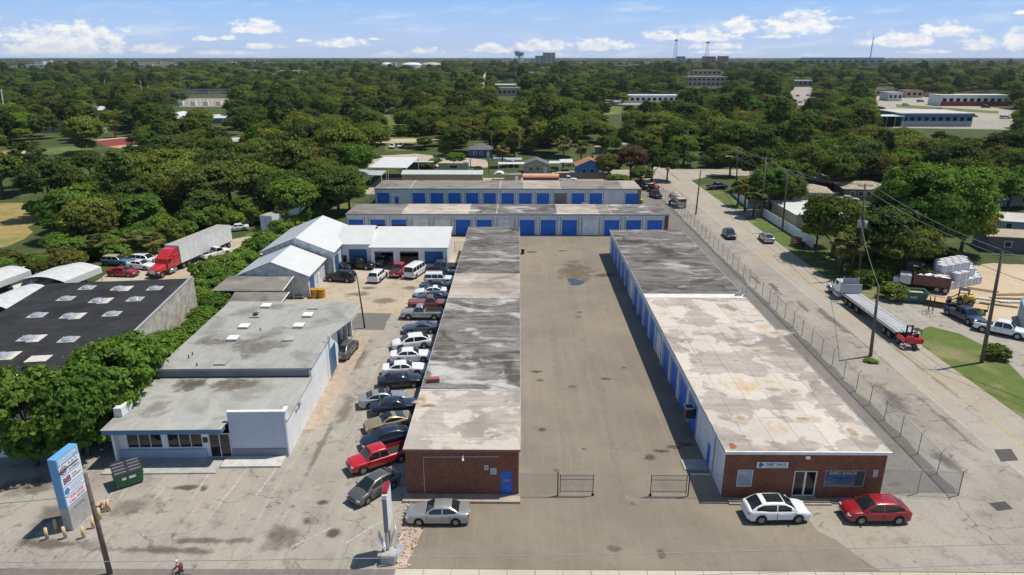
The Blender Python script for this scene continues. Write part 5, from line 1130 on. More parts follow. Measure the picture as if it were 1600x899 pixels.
def car(label, loc, ang, kind_, mat, name=None, cat=None, cover=None, sunroof=False, rack=False, roofm=None, wheels_on=True, S=1.0):
    sp = SPEC[kind_]; L,W,H,r = sp['L'],sp['W'],sp['H'],sp['r']; hl = L/2; hw = W/2
    nm = name or {'sedan':'parked_sedan','coupe':'parked_coupe','hatch':'parked_hatchback','suv':'parked_suv','cross':'parked_suv','boxsuv':'parked_suv','van':'parked_van','pickup':'pickup_truck','crew':'pickup_truck'}[kind_]
    ct = cat or {'sedan':'car','coupe':'car','hatch':'car','suv':'suv','cross':'suv','boxsuv':'suv','van':'van','pickup':'pickup','crew':'pickup'}[kind_]
    o = thing(nm, label, ct, (loc[0],loc[1],.025), ang); o.scale = (S,S,S)
    wx = sp['wb']*hl; bed = sp.get('bed')
    st = sorted(set([-1,-.995,-.975,-.94,-.9,.9,.94,.97,.985,.995,1]+[i/14 for i in range(-13,14)]+[s*wx/hl+d*r/hl for s in (-1,1) for d in (-1.22,-1.12,-.9,-.6,-.3,0,.3,.6,.9,1.12,1.22)]+([bed-.004,bed+.004,-.985,-.965] if bed else [])))
    st = [s for s in st if -1 <= s <= 1]
    wp = [(-1,.80),(-.975,.90),(-.9,.965),(-.7,1),(.65,1),(.86,.965),(.95,.89),(.985,.80),(1,.72)]
    ring = []; 
    for s in st:
        x = s*hl; t = interp(sp['top'],s); w = hw*interp(wp,s)*.985
        zb = sp['sill']+ (.10 if abs(s)>.93 else 0)
        for q in (-wx,wx):
            dx = abs(x-q); ra = r*1.16
            if dx < ra: zb = max(zb, min(r+math.sqrt(ra*ra-dx*dx), t-.16))
        sh = t-.09; mid = zb+(sh-zb)*.55
        sec = [(w*.93,zb),(w*.985,zb+.02),(w,mid),(w*.975,sh),(w*.90,t-.012),(w*.82,t+.005)]
        inb = bed is not None and s < bed and s > -.97
        sec += [(w*.80,.78),(0,.78)] if inb else [(w*.45,t+.028),(0,t+.038)]
        ring.append([(x,y,z) for y,z in sec]+[(x,-y,z) for y,z in sec[-2::-1]])
    n = len(ring[0]); m = MB(); v = [p for q in ring for p in q]; f = []
    for i in range(len(ring)-1):
        for j in range(n-1): f.append((i*n+j,i*n+j+1,(i+1)*n+j+1,(i+1)*n+j))
    f.append(tuple(range(n-1,-1,-1))); f.append(tuple(range((len(ring)-1)*n,len(ring)*n)))
    m.add(v,f); body = m.build('body', mat, o, smooth=True)
    bpy_mark(body)
    if bed:
        m = MB(); x0 = -.968*hl; x1 = bed*hl-.02; yb = hw*.79; m.box(x0,-yb,.785,x1,yb,.80); m.build('bed_liner', M_black, o)
    m = MB(); m.box(-.93*hl,-hw*.80,.20,.93*hl,hw*.80,sp['sill']+.22); m.build('chassis', M_black, o)
    # cabin
    c0,c1,c2,c3 = [q*hl for q in sp['cab']]; belt = sp['belt']; zr = H-.03
    us = [c0,c0+(c1-c0)*.5,c0+(c1-c0)*.97,c1+(c2-c1)*.04]+[c1+(c2-c1)*q for q in (.2,.4,.6,.8)]+[c2-(c2-c1)*.03,c2+(c3-c2)*.06,c2+(c3-c2)*.5,c3]
    for q in sp['split']: us += [q*hl+.05,q*hl-.05]
    us += [c1-.22 if False else c0+(c1-c0)*.75]
    us = sorted(set(round(q,3) for q in us), reverse=True)
    zprof = [(c3,belt-.02),(c2+(c3-c2)*.5,belt+(zr-belt)*.55),(c2,zr-.015),((c1+c2)/2,zr+.02),(c1,zr-.015),(c0+(c1-c0)*.5,belt+(zr-belt)*.55),(c0,belt-.02)]
    rings = []
    for x in us:
        zt = interp(zprof,x); k = max(0,min(1,(zt-belt)/(zr-belt)))
        wbt = hw*.905*(1-.05*max(0,(abs(x)/hl-.35))); wr = hw*.70 if H < 1.6 else hw*.76
        if kind_ == 'van': wr = hw*.84
        wt_ = wbt+(wr-wbt)*k
        sec = [(wbt,belt-.04),(wbt-.01,belt+.02*k),(wbt+(wr-wbt)*k*.86,belt+(zt-belt)*.84),(wt_*.955,zt-.03*k),(wt_*.85,zt+.008),(wt_*.4,zt+.028*k),(0,zt+.034*k)]
        rings.append([(x,y,z) for y,z in sec]+[(x,-y,z) for y,z in sec[-2::-1]])
    n = len(rings[0]); parts = {}
    def put(key, q): parts.setdefault(key,[]).append(q)
    sps = [c1+.02]+[q*hl for q in sp['split']]+[c2]
    for i in range(len(us)-1):
        xm = (us[i]+us[i+1])/2
        for j in range(n-1):
            q = (i*n+j,(i+1)*n+j,(i+1)*n+j+1,i*n+j+1)
            jj = j if j < n//2 else n-2-j; key = 'roof'
            if xm > c1+abs(c0-c1)*.02 and jj >= 4: key = 'windshield'
            elif xm < c2-abs(c2-c3)*.04 and jj >= 4 and kind_ != 'x': key = 'rear_window'
            elif jj == 1 and (c3+abs(c2-c3)*.30) < xm < c0-abs(c0-c1)*.28:
                pil = any(abs(xm-q_*hl) <= .051 for q_ in sp['split'])
                if not pil:
                    seg = sum(1 for q_ in sp['split'] if xm < q_*hl); key = 'side_window_%d_%d'%(seg, 0 if j < n//2 else 1)
            put(key,q)
    vv = [p for q in rings for p in q]
    for key,fs in parts.items():
        used = sorted(set(a for q in fs for a in q)); mp_ = {a:i for i,a in enumerate(used)}; m = MB(); m.add([vv[a] for a in used],[tuple(mp_[a] for a in q) for q in fs])
        nm_ = 'side_window' if key.startswith('side') else key
        m.build(nm_, (roofm or mat) if key == 'roof' else M_carglass, o, smooth=True)
    # lamps, bumpers, mirrors
    zt0 = interp(sp['top'],.93); tall = kind_ in ('pickup','crew','van','boxsuv')
    for s in (-1,1):
        m = MB(); m.cbox((hl*.945,s*hw*.70,zt0-.10),(.26,.34,.15),rz=-s*.35,ch=.05); m.build('headlight', M_lamp, o, smooth=True)
        m = MB()
        if tall: m.cbox((-hl*.985,s*hw*.80,.92),(.10,.16,.32),ch=.03)
        else: m.cbox((-hl*.955,s*hw*.70,interp(sp['top'],-.97)-.14),(.18,.36,.16),rz=s*.30,ch=.05)
        m.build('taillight', M_tail, o, smooth=True)
        m = MB(); m.cbox((c0-.28,s*(hw*.98+.06),belt+.06),(.12,.20,.14),ch=.04); m.build('mirror', mat, o)
    m = MB(); m.cbox((hl*.985,0,.60 if not tall else .74),(.10,W*.46,.20 if not tall else .30),ch=.03); m.build('grille', M_blackmetal, o)
    m = MB(); m.cbox((hl*.965,0,.36 if not tall else .46),(.16,W*.72,.14),ch=.04); m.build('bumper', M_chrome if tall and kind_ != 'van' else M_blackmetal, o)
    m = MB(); m.cbox((-hl*.985,0,.42 if not tall else .55),(.14,W*.76,.16),ch=.04); m.build('bumper', M_chrome if tall and kind_ != 'van' else mat, o)
    for s in (-1,1):
        m = MB()
        for xq in [c0-.16]+[q*hl for q in sp['split']]+([c2+.06] if kind_ in ('sedan','suv','cross','hatch','crew') else [c2-.02]):
            m.box(xq-.012,s*hw*.978-.016,sp['sill']+.12,xq+.012,s*hw*.978+.016,belt-.10)
        m.build('door_seam', M_blackmetal, o)
        for xq in ([q*hl+.28 for q in sp['split']] or [c2+.32]): m = MB(); m.cbox((xq,s*hw*.985,belt-.14),(.2,.04,.035)); m.build('door_handle', mat, o)
    if kind_ in ('cross','suv','boxsuv'):
        for s in (-1,1): m = MB(); m.cbox((0,s*hw*.955,sp['sill']+.03),((wx-r*1.2)*2,.08,.16),ch=.02); m.build('sill_trim', M_black, o)
    m = MB(); m.cbox((-hl*1.0,0,.66 if not tall else .80),(.03,.36,.16)); m.build('number_plate', M_trim, o)
    if sunroof: m = MB(); m.cbox(((c1+c2)/2+(.28 if kind_ != 'cross' else .12),0,zr+.055),(.62 if kind_ != 'cross' else 1.25,.86 if kind_ != 'cross' else 1.0,.014)); m.build('sunroof', M_carglass, o)
    if rack:
        m = MB()
        for s in (-1,1): m.cyl((c1,s*hw*.62,zr+.08),(c2,s*hw*.62,zr+.08),.02,.02,5)
        for q in (.15,.5,.85): m.box(c1+(c2-c1)*q-.03,-hw*.62,zr+.06,c1+(c2-c1)*q+.03,hw*.62,zr+.10)
        m.build('roof_rack', M_trim, o)
    if cover: 
        m = MB(); m.cbox(((-.968*hl+bed*hl)/2,0,1.15),((bed+.968)*hl,hw*1.62,.10),ch=.04); m.build('bed_cover', cover, o)
    if wheels_on: wheels(o, r, .22 if r < .36 else .26, [(sx_*wx, sy_*(hw-.12)) for sx_ in (-1,1) for sy_ in (-1,1)])
    return o
def bpy_mark(o):
    me = o.data
    try: me.set_sharp_from_angle(angle=R_(38))
    except Exception: pass
def wcar(label, pf, pr, kind_, mat, near=1, **kw):
    """place by the ground contacts of the near-side front and rear wheels; near=1 when the near side is the car's left"""
    a = G(*pf); b = G(*pr); d = Vector((a[0]-b[0],a[1]-b[1])); ang = math.atan2(d.y,d.x); sp = SPEC[kind_]
    mid = Vector(((a[0]+b[0])/2,(a[1]+b[1])/2)); left = Vector((-math.sin(ang),math.cos(ang)))
    c_ = mid-left*(sp['W']/2-.12)*near; return car(label,(c_.x,c_.y),ang,kind_,mat,**kw)
def pcar(label, pc, deg, kind_, mat, **kw):
    c_ = G(*pc); return car(label, c_, R_(deg), kind_, mat, **kw)
# in front
wcar('silver sedan parked in front of the brick wall with the blue door',(656,822),(711,822),'sedan',P_silver,1)
wcar('white suv with large sunroof parked by the shop entrance',(1247,818),(1187,819),'cross',P_white,-1,sunroof=True)
wcar('bright red suv parked at the right end of the shop',(1345,820),(1401,820),'cross',P_dred,1)
# angled row along the left storage building, near to far
def ecar(label, back, deg, kind_, mat, **kw):     # rear/front end against the wall line
    return car(label, back, R_(deg), kind_, mat, **kw)
RX = -11.6
wcar('dark grey hatchback parked nearest the street in the angled row',(572,790),(617,762),'hatch',P_grey,1)
wcar('bright red crew cab pickup in the angled row',(573,741),(623,725),'crew',P_red,1,S=.93)
rowcars = [('dark navy hatchback tucked behind the red pickup',(603,694),204,'hatch',P_navy,{}),('gold coupe with sunroof in the angled row',(607,668),204,'coupe',P_gold,{'sunroof':True}),('navy sedan with tail lamps toward the drive',(618,643),14,'sedan',P_navy,{}),('silver sedan with sunroof and tail toward the drive',(599,631),17,'sedan',P_silver,{'sunroof':True}),
 ('black sedan between silver and white sedans in the row',(626,603),12,'sedan',P_black,{}),('white sedan nose in beside the black sedan',(632,584),10,'sedan',P_white,{}),('white sedan parked third from the white sport utility',(643,563),8,'sedan',P_white,{}),('white suv parked beside the grey sports coupe',(643,543),196,'cross',P_white,{}),('grey blue sports coupe beside the silver pickup',(657,519),187,'coupe',P_slate,{}),
 ('silver regular cab pickup in the row',(660,497),180,'pickup',P_silver,{}),('maroon pickup with covered bed behind the silver pickup',(670,482),4,'pickup',P_maroon,{'cover':P_maroon}),('dark blue sedan behind the maroon pickup',(677,471),186,'sedan',P_blue,{}),('white sedan with sunroof half hidden in the row',(673,462),186,'sedan',P_white,{'sunroof':True}),('dark green sedan near the white boxy utility',(680,453),184,'sedan',P_green,{}),
 ('white boxy utility with roof rack in the row',(686,443),2,'boxsuv',P_white,{'rack':True}),('black sedan beside the white boxy utility',(690,433),182,'sedan',P_black,{}),('grey pickup with black bed at the far end of the row',(691,424),182,'crew',P_slate,{'cover':M_black})]
for lab,pc,deg,k,mt,kw in rowcars: pcar(lab,pc,deg,k,mt,**kw)
# workshop forecourt
pcar('white passenger van backed toward the workshop',(650,430),72,'van',P_white)
pcar('pickup with red cab and black bed before the open bay',(624,428),82,'crew',P_red,cover=M_black,S=.95)
pcar('grey sedan standing in the open workshop bay',(597,412),84,'sedan',P_slate)
pcar('white suv parked alone in the middle of the forecourt',(591,437),80,'suv',P_white)
pcar('black pickup parked by the teal roll door',(560,419),-12,'crew',P_black)
pcar('black suv parked beside the small gabled garage',(533,439),170,'suv',P_black)
pcar('dark car squeezed behind the black suv',(525,424),175,'sedan',P_black)
pcar('dark grey suv parked under the office canopy',(541,553),84,'cross',P_grey)
# side road
pcar('dark blue suv driving toward the street on the side road',(1139,371),-93,'cross',P_navy,name='driving_suv')
pcar('silver suv driving away on the side road',(1197,377),87,'cross',P_silver,name='driving_suv')
# right-hand business yard
pcar('dark blue crew cab pickup facing out of the driveway',(1505,500),-82,'crew',P_blue)
pcar('white crew cab pickup parked beside the roadside pole',(1562,522),-40,'crew',P_white)
# truck yard on the left
pcar('dark red sedan behind the black roofed warehouse',(194,431),-6,'sedan',P_dred)
pcar('white sedan beside the red semi truck',(222,420),-14,'sedan',P_white)
pcar('white wagon behind the white sedan',(229,412),-14,'suv',P_white)
pcar('faded blue wreck with pale roof in the truck yard',(184,414),-6,'suv',P_bluewreck,roofm=P_tan)
pcar('dark wagon parked in the weeds beside the trailer',(227,394),-20,'suv',P_slate,roofm=P_oldwhite)
pcar('white utility in the weeds behind the semi truck',(249,383),-18,'boxsuv',P_oldwhite)
pcar('white pickup under the vines by the white trailer',(337,402),60,'pickup',P_oldwhite)
pcar('old silver sedan on the grass beyond the trailer',(370,361),205,'sedan',P_oldwhite)
pcar('old grey sedan at the edge of the wood',(382,352),205,'sedan',P_slate)
# behind the storage rows
pcar('white pickup parked left on the dirt behind the open shed',(613,232),-88,'crew',P_white); pcar('white pickup parked right on the dirt behind the open shed',(626,231),-88,'crew',P_white)
pcar('white pickup behind the rear storage row',(886,285),4,'pickup',P_oldwhite); pcar('black utility parked beside the rear storage row end',(1024,309),-75,'boxsuv',P_black); pcar('dark car under the oaks at the corner',(1016,296),10,'suv',P_black)
pcar('lime yellow car between the storage rows',(990,317),170,'coupe',P_lime); pcar('white car between the storage rows',(913,320),90,'sedan',P_white)
pcar('white pickup parked left beyond the road junction',(1082,250),0,'crew',P_white); pcar('white pickup parked right beyond the road junction',(1099,250),0,'crew',P_white); pcar('blue pickup parked in shade beside the junction',(1120,296),20,'crew',P_blue)
pcar('dark car parked by the white fence panels',(1183,315),10,'suv',P_blue); pcar('dark car in the driveway by the tan roofed house',(1310,310),-20,'sedan',P_black); pcar('beige car in the driveway by the tan roofed house',(1325,315),-15,'sedan',P_tan)
pcar('silver wagon beside the shed roofs behind the rear row',(800,259),10,'suv',P_silver)
for i,(px,py) in enumerate(((1225,160),(1233,161),(1242,159),(1250,161),(1258,158),(1228,150),(1246,151),(1262,150))):
    pcar('%s pale car in the far car park right of centre'%ORD[i],(px,py),(90,88,92)[i%3],('sedan','suv')[i%2],(P_white,P_silver,P_navy,P_white)[i%4])
for i,(px,py) in enumerate(((1415,165),(1438,160),(1470,172),(1520,183),(1570,186),(1588,181),(1590,170),(1540,169))):
    pcar('%s vehicle from the left on the far highway'%ORD[i],(px,py),-18,('suv','van','sedan')[i%3],(P_white,P_silver,P_navy,P_black)[i%4],name='driving_car')
# ------------------------------------------------------------------ heavy vehicles
def box_trailer(label, loc, ang, L=14.6, W=2.6, wheels_rear=True, name='box_trailer', h=2.85):
    o = thing(name, label, 'trailer', (loc[0],loc[1],.02), ang); z0 = 1.15
    wallm = plain('trailer_white',(.70,.70,.68),.45,var=.08)
    for s in (-1,1): m = MB(); m.box(-L/2,s*(W/2)-.03,z0,L/2,s*(W/2)+.03,z0+h); m.build('side_wall', wallm, o)
    m = MB(); m.box(L/2-.05,-W/2+.03,z0,L/2+.03,W/2-.03,z0+h); m.build('front_wall', plain('trailer_front',(.42,.45,.50),.5), o)
    for s in (-1,1): 
        m = MB(); m.box(-L/2-.04,min(0.01*s,s*W/2),z0,-L/2+.03,max(0.01*s,s*W/2),z0+h); d_ = m.build('rear_door', plain('trailer_door',(.48,.53,.60),.5), o)
        m = MB(); m.cyl((-L/2-.07,s*.25,z0+.2),(-L/2-.07,s*.25,z0+h-.2),.025,.025,5); m.build('lock_bar', M_steel, d_)
    m = MB(); m.box(-L/2,-W/2,z0+h,L/2,W/2,z0+h+.05); m.build('roof', plain('trailer_roof',(.36,.34,.30),.6,var=.15), o)
    m = MB(); m.box(-L/2+.1,-W/2+.1,z0-.18,L/2-.1,W/2-.1,z0); m.box(-L/2+.3,-.5,z0-.4,L/2-5,.5,z0-.18); m.build('floor_frame', M_blackmetal, o)
    for i in range(1,int(L/1.22)):
        for s in (-1,1): m = MB(); m.box(-L/2+i*1.22-.02,s*(W/2+.03)-.008,z0+.05,-L/2+i*1.22+.02,s*(W/2+.03)+.008,z0+h-.05); m.build('rib', plain('trailer_rib',(.60,.60,.59),.5), o)
    m = MB(); 
    for s in (-.8,.8): m.cyl((L/2-3,s,.05),(L/2-3,s,z0-.18),.07,.07,6)
    m.build('landing_gear', M_blackmetal, o)
    if wheels_rear: wheels(o,.51,.5,[(-L/2+1.0,s*(W/2-.3)) for s in (-1,1)]+[(-L/2+2.25,s*(W/2-.3)) for s in (-1,1)])
    return o
def tractor(label, loc, ang, mat, sleeper=True, hoodlen=1.9):
    o = thing('semi_truck', label, 'truck', (loc[0],loc[1],.02), ang)      # +x forward, rear axles at x<0
    m = MB(); m.box(-3.2,-.45,.75,3.9,.45,1.05); m.build('chassis', M_blackmetal, o)
    # hood with sloped top
    hx0, hx1 = 2.0, 2.0+hoodlen+.35
    m = MB(); sec = [(hx0,.98,1.95),(hx0+.7,.95,1.88),(hx1-.35,.80,1.66),(hx1-.06,.72,1.50),(hx1,.66,1.35)]; v=[]; f=[]
    for x,w,z in sec: v += [(x,w,.95),(x,w,z-.18),(x,w*.82,z),(x,-w*.82,z),(x,-w,z-.18),(x,-w,.95)]
    for i in range(len(sec)-1):
        for j in range(5): f.append((i*6+j,i*6+j+1,i*6+7+j,i*6+6+j))
    f.append(tuple(range(5,-1,-1))); f.append(tuple(range(len(sec)*6-6,len(sec)*6))); m.add(v,f); m.build('hood', mat, o)
    m = MB(); m.cbox((hx1+.03,0,1.14),(.10,1.02,.72),ch=.03); m.build('grille', M_chrome, o)
    m = MB(); m.cbox((hx1+.12,0,.62),(.32,2.4,.36),ch=.08); m.build('bumper', M_black, o)
    for s in (-1,1):
        m = MB(); pts = []
        for i in range(9):
            t = math.pi*i/8; pts.append((hx1-.75+.72*math.cos(t), .52+.70*math.sin(t)))
        v=[]; f=[]
        for x,z in pts: v += [(x,s*.66,z),(x,s*1.22,z)]
        for i in range(8): f.append((2*i,2*i+1,2*i+3,2*i+2))
        m.add(v,f); m.build('fender', mat, o, smooth=True)
        m = MB(); m.cbox((hx1-.08,s*.96,1.0),(.22,.34,.24),ch=.05); m.build('headlight', M_lamp, o)
        m = MB(); m.cyl((.3,s*1.15,.62),(1.9,s*1.15,.62),.30,.30,12); m.build('fuel_tank', M_chrome, o, smooth=True)
        m = MB(); m.cyl((-.05,s*1.02,.9),(-.05,s*1.02,3.6),.075,.075,8); m.build('exhaust_stack', M_chrome, o)
        m = MB(); m.cbox((1.95,s*1.42,2.25),(.16,.24,.6),ch=.04); m.build('mirror', M_black, o)
    # cab and sleeper
    m = MB(); m.cbox((1.25,0,1.85),(1.6,2.35,1.7),ch=.08); m.build('cab', mat, o)
    m = MB(); v = [(2.06,-1.0,2.0),(2.06,1.0,2.0),(1.80,.92,2.70),(1.80,-.92,2.70)]; m.add(v+[(a-.06,b,c_) for a,b,c_ in v],[(0,1,2,3),(7,6,5,4)]+[(i,i+4,(i+1)%4+4,(i+1)%4) for i in range(4)]); m.build('windshield', M_carglass, o)
    for s in (-1,1): m = MB(); m.box(1.05,s*1.178-.01,2.05,1.75,s*1.178+.01,2.55); m.build('side_window', M_carglass, o)
    if sleeper:
        m = MB(); m.cbox((-.25,0,1.95),(1.5,2.4,1.95),ch=.08); m.build('sleeper', mat, o)
        m = MB(); v = [(1.85,.95,2.70),(1.85,-.95,2.70),(-.95,-1.1,2.9),(-.95,1.1,2.9),(.25,.75,3.75),(.25,-.75,3.75),(-.95,-.95,3.85),(-.95,.95,3.85)]; m.add(v,[(0,4,5,1),(4,7,6,5),(0,3,7,4),(1,5,6,2),(3,2,6,7),(0,1,2,3)]); m.build('roof_fairing', mat, o)
    else:
        m = MB(); m.cbox((-.1,0,2.95),(.12,2.3,.9),ry=.15); m.build('wind_deflector', M_steel, o)
    m = MB(); m.cbox((-2.3,0,1.12),(1.2,.9,.12),ch=.03); m.build('coupling_plate', M_blackmetal, o)
    wheels(o,.51,.30,[(hx1-.75,s*.98) for s in (-1,1)]); wheels(o,.51,.5,[(x,s*.95) for x in (-1.75,-3.05) for s in (-1,1)])
    return o
a = G(284,418); b = G(372,376); ta = math.atan2(a[1]-b[1],a[0]-b[0])
tb = Vector(((a[0]),(a[1]))); dv = Vector((math.cos(ta),math.sin(ta)))
tpos = Vector((-54.9,113.6)); tang = math.atan2(-18.0,-3.2)
dvv = Vector((math.cos(tang),math.sin(tang)))
box_trailer('white box trailer hitched to the red semi truck', tpos, tang)
q = tpos+dvv*(7.3+1.05); tractor('red sleeper cab semi truck parked by the thicket', q, tang, paint('truck_red',(.50,.018,.024)))
p = G(403,372); box_trailer('grey box trailer backed under the vines, doors toward the yard', (p[0]+3.0,p[1]+6.6), R_(74), L=11.0)
# flatbed on the side road: tractor far, deck toward the viewer, red forklift on the tail
fp = Vector((47.0,84.2)); fang = R_(90)
o = thing('flatbed_trailer','long empty aluminium flatbed trailer stopped on the side road','trailer',(fp.x,fp.y,.03),fang)
FL = 14.2; M_deck = plain('aluminium_deck',(.50,.50,.49),.45,metal=.2,var=.12); M_dslot = plain('deck_groove',(.09,.06,.055),.8)
yy = [-1.27,-.79,-.31,.17,.65,1.13]
for i in range(5):
    m = MB(); m.box(-FL/2,yy[i]+.035,1.32,FL/2,yy[i+1]-.035,1.40); m.build('deck_plank', M_deck, o)
m = MB(); m.box(-FL/2,-1.26,1.20,FL/2,1.26,1.318); m.box(-FL/2+.2,-.55,.80,FL/2-.2,-.38,1.2); m.box(-FL/2+.2,.38,.80,FL/2-.2,.55,1.2); m.build('frame', M_dslot, o)
for s in (-1,1): m = MB(); m.box(-FL/2,s*1.30-.04,1.18,FL/2,s*1.30+.04,1.39); m.build('side_rail', M_steel, o)
m = MB(); m.box(FL/2-.06,-1.25,1.41,FL/2+.04,1.25,2.75)
hb = m.build('headboard', plain('headboard_grey',(.42,.42,.44),.5,var=.06), o)
m = MB(); 
for z in (1.7,2.0,2.3,2.55): m.box(FL/2-.075,-1.2,z-.02,FL/2-.062,1.2,z+.02)
m.build('headboard_rib', M_trimgrey, hb)
m = MB(); m.cbox((1.0,-1.2,.85),(1.1,.5,.6),ch=.03); m.build('tool_box', plain('tool_box_tan',(.46,.38,.24),.7), o)
wheels(o,.50,.5,[(x,s*1.0) for x in (-FL/2+1.5,-FL/2+2.8) for s in (-1,1)]); wheels(o,.50,.5,[(FL/2-4.2,s*1.0) for s in (-1,1)])
tractor('white day cab truck pulling the flatbed on the side road', (fp.x,fp.y+FL/2+.9), fang, P_white, sleeper=False)
# truck-mounted forklift hung on the trailer tail
k = thing('forklift','red truck mounted forklift carried on the flatbed tail','forklift',(fp.x,fp.y-FL/2-1.0,.03),fang)
for s in (-1,1): m = MB(); m.cbox((.0,s*.95,.95),(1.9,.42,.45),ch=.06); m.build('side_frame', P_red, k)
m = MB(); m.cbox((-.95,0,1.05),(.6,2.0,.7),ch=.10); m.cbox((-.95,.55,1.45),(.55,.8,.4),ch=.10); m.build('engine_cover', P_red, k)
m = MB()
for y in (-.32,.32): m.box(.35,y-.07,.7,.5,y+.07,2.5)
m.box(.36,-.32,2.35,.48,.32,2.48); m.box(.36,-.32,1.2,.48,.32,1.3); m.build('mast', M_black, k)
m = MB()
for x,y in ((.2,-.85),(.2,-.1),(-.6,-.85),(-.6,-.1)): m.cyl((x,y,1.1),(x,y,2.2),.035,.035,6)
m.box(-.65,-.9,2.2,.25,-.05,2.26); m.build('roll_cage', M_black, k)
m = MB(); m.cbox((-.25,-.5,1.25),(.5,.5,.14),ch=.04); m.cbox((-.48,-.5,1.5),(.12,.5,.5),ch=.04); m.build('seat', M_black, k)
for y in (-.3,.3): m = MB(); m.box(.5,y-.06,1.36,1.7,y+.06,1.41); m.build('fork', M_blackmetal, k)
wheels(k,.40,.26,[(.55,.98),(.55,-.98),(-1.25,0.02)])
# tan mixer-bodied truck and red tractor by the far fence
p = G(1057,322); t_ = thing('tank_truck','tan tank bodied truck parked at the roadside by the fence','truck',(p[0],p[1],.03),R_(-80))
m = MB(); m.cyl((-2.6,0,1.9),(1.3,0,1.9),1.0,.95,14); m.build('tank', P_tan, t_, smooth=True); m = MB(); m.cbox((2.3,0,1.5),(1.7,2.2,1.7),ch=.12); m.build('cab', P_tan, t_)
m = MB(); m.box(3.155,-.95,1.5,3.17,.95,2.15); m.build('windshield', M_carglass, t_); m = MB(); m.box(-2.8,-.5,.55,3.0,.5,.9); m.build('chassis', M_black, t_)
m = MB(); m.cyl((-.8,0,2.85),(-.8,0,3.05),.35,.35,10); m.build('hatch', M_trim, t_); wheels(t_,.48,.32,[(2.3,1),(2.3,-1),(-1.9,.95),(-1.9,-.95)])
p = G(1021,300); t_ = thing('farm_tractor','red tractor behind the black utility at the row end','tractor',(p[0],p[1],.02),R_(-70))
m = MB(); m.cbox((.9,0,1.15),(1.7,.7,.7),ch=.08); m.build('bonnet', P_red, t_); m = MB(); m.cbox((-.6,0,2.3),(1.3,1.4,.1),ch=.03); m.build('canopy', P_red, t_)
m = MB(); m.cbox((-.6,0,1.1),(1.2,.8,.5),ch=.05); m.build('seat_deck', M_black, t_)
for s in (-1,1): m = MB(); m.cyl((-1.1,s*.6,1.3),(-1.1,s*.6,2.28),.04,.04,5); m.build('post', M_black, t_)
wheels(t_,.75,.42,[(-.8,.85),(-.8,-.85)]); wheels(t_,.42,.25,[(1.4,.6),(1.4,-.6)])

# ------------------------------------------------------------------ fences and gates
def chain_fence(label, pts, h, step=3.0, barbed=False, mid=False):
    o = thing('chain_link_fence', label, 'fence', (pts[0][0],pts[0][1],0)); ox,oy = pts[0]
    for (a,b) in zip(pts,pts[1:]):
        L = math.hypot(b[0]-a[0],b[1]-a[1]); d = ((b[0]-a[0])/L,(b[1]-a[1])/L); n = max(1,round(L/step))
        for i in range(n+1):
            x = a[0]-ox+d[0]*L*i/n; y = a[1]-oy+d[1]*L*i/n; m = MB(); m.cyl((x,y,0),(x,y,h),.04,.04,6)
            if barbed: m.tube([(x,y,h-.02),(x+d[1]*.28,y-d[0]*.28,h+.32)],.025,5)
            m.build('post', M_steel, o)
        m = MB(); p0 = (a[0]-ox,a[1]-oy); p1 = (b[0]-ox,b[1]-oy)
        m.cyl((*p0,h-.05),(*p1,h-.05),.025,.025,5)
        if mid: m.cyl((*p0,.12),(*p1,.12),.02,.02,5)
        if barbed:
            for q in (.12,.22,.32): m.cyl((p0[0]+d[1]*q*.85,p0[1]-d[0]*q*.85,h+q-.02),(p1[0]+d[1]*q*.85,p1[1]-d[0]*q*.85,h+q-.02),.008,.008,4)
        m.build('top_rail', M_steel, o)
        m = MB(); m.quad((*p0,.05),(*p1,.05),(*p1,h-.07),(*p0,h-.07)); m.build('wire_mesh', M_chain, o)
    return o
chain_fence('long chain link fence with angled barbed arms between storage building and side road', [(28.75,46.9),(34.95,46.4),(35.35,82),(35.7,130),(36.0,172)], 2.15, 3.0, True)
chain_fence('chain link fence climbing from the garages to the rear storage row', [(-33.5,118),(-35.0,140),(-35.8,172)], 2.0, 3.0)
chain_fence('short chain link fence between white workshop and left storage building', [(-11.4,117.5),(-8.9,117.5)], 1.9, 2.4)
def gate(label, x0, x1, wx, hinge):
    o = thing('swing_gate', label, 'gate', (x0,46.1,0)); w = x1-x0; m = MB()
    for x in (0,w): m = MB(); m.cyl((x,0,.15),(x,0,1.95),.03,.03,6); m.build('upright', M_blackmetal, o)
    for z in (.42,1.05,1.50,1.90): m = MB(); m.cyl((0,0,z),(w,0,z),.022,.022,6); m.build('rail', M_blackmetal if z != 1.05 else M_steel, o)
    m = MB(); m.quad((.03,0,.3),(w-.03,0,.3),(w-.03,0,1.88),(.03,0,1.88)); m.build('wire_mesh', M_chain, o)
    for x in ((-.18 if hinge < 0 else w+.18),): m = MB(); m.cyl((x,0,0),(x,0,2.15),.05,.05,8); m.build('gate_post', M_blackmetal, o)
    xs_ = w if hinge < 0 else 0
    m = MB(); m.cyl((xs_,-.04,.12),(xs_,.04,.12),.11,.11,10); m.build('caster', M_black, o)
    a,b = (wx-x0,-.18) if hinge < 0 else (w+.18,wx-x0); m = MB(); m.cyl((a,0,2.05),(b,0,2.05),.022,.022,5); m.build('side_rail', M_steel, o)
    m = MB(); m.quad((a,0,.08),(b,0,.08),(b,0,2.0),(a,0,2.0)); m.build('side_mesh', M_chain, o)
    return o
gate('left leaf of the open alley gate beside the blue door wall', 3.35, 5.95, .15, -1); gate('right leaf of the open alley gate beside the shop corner', 10.5, 13.3, 16.1, 1)
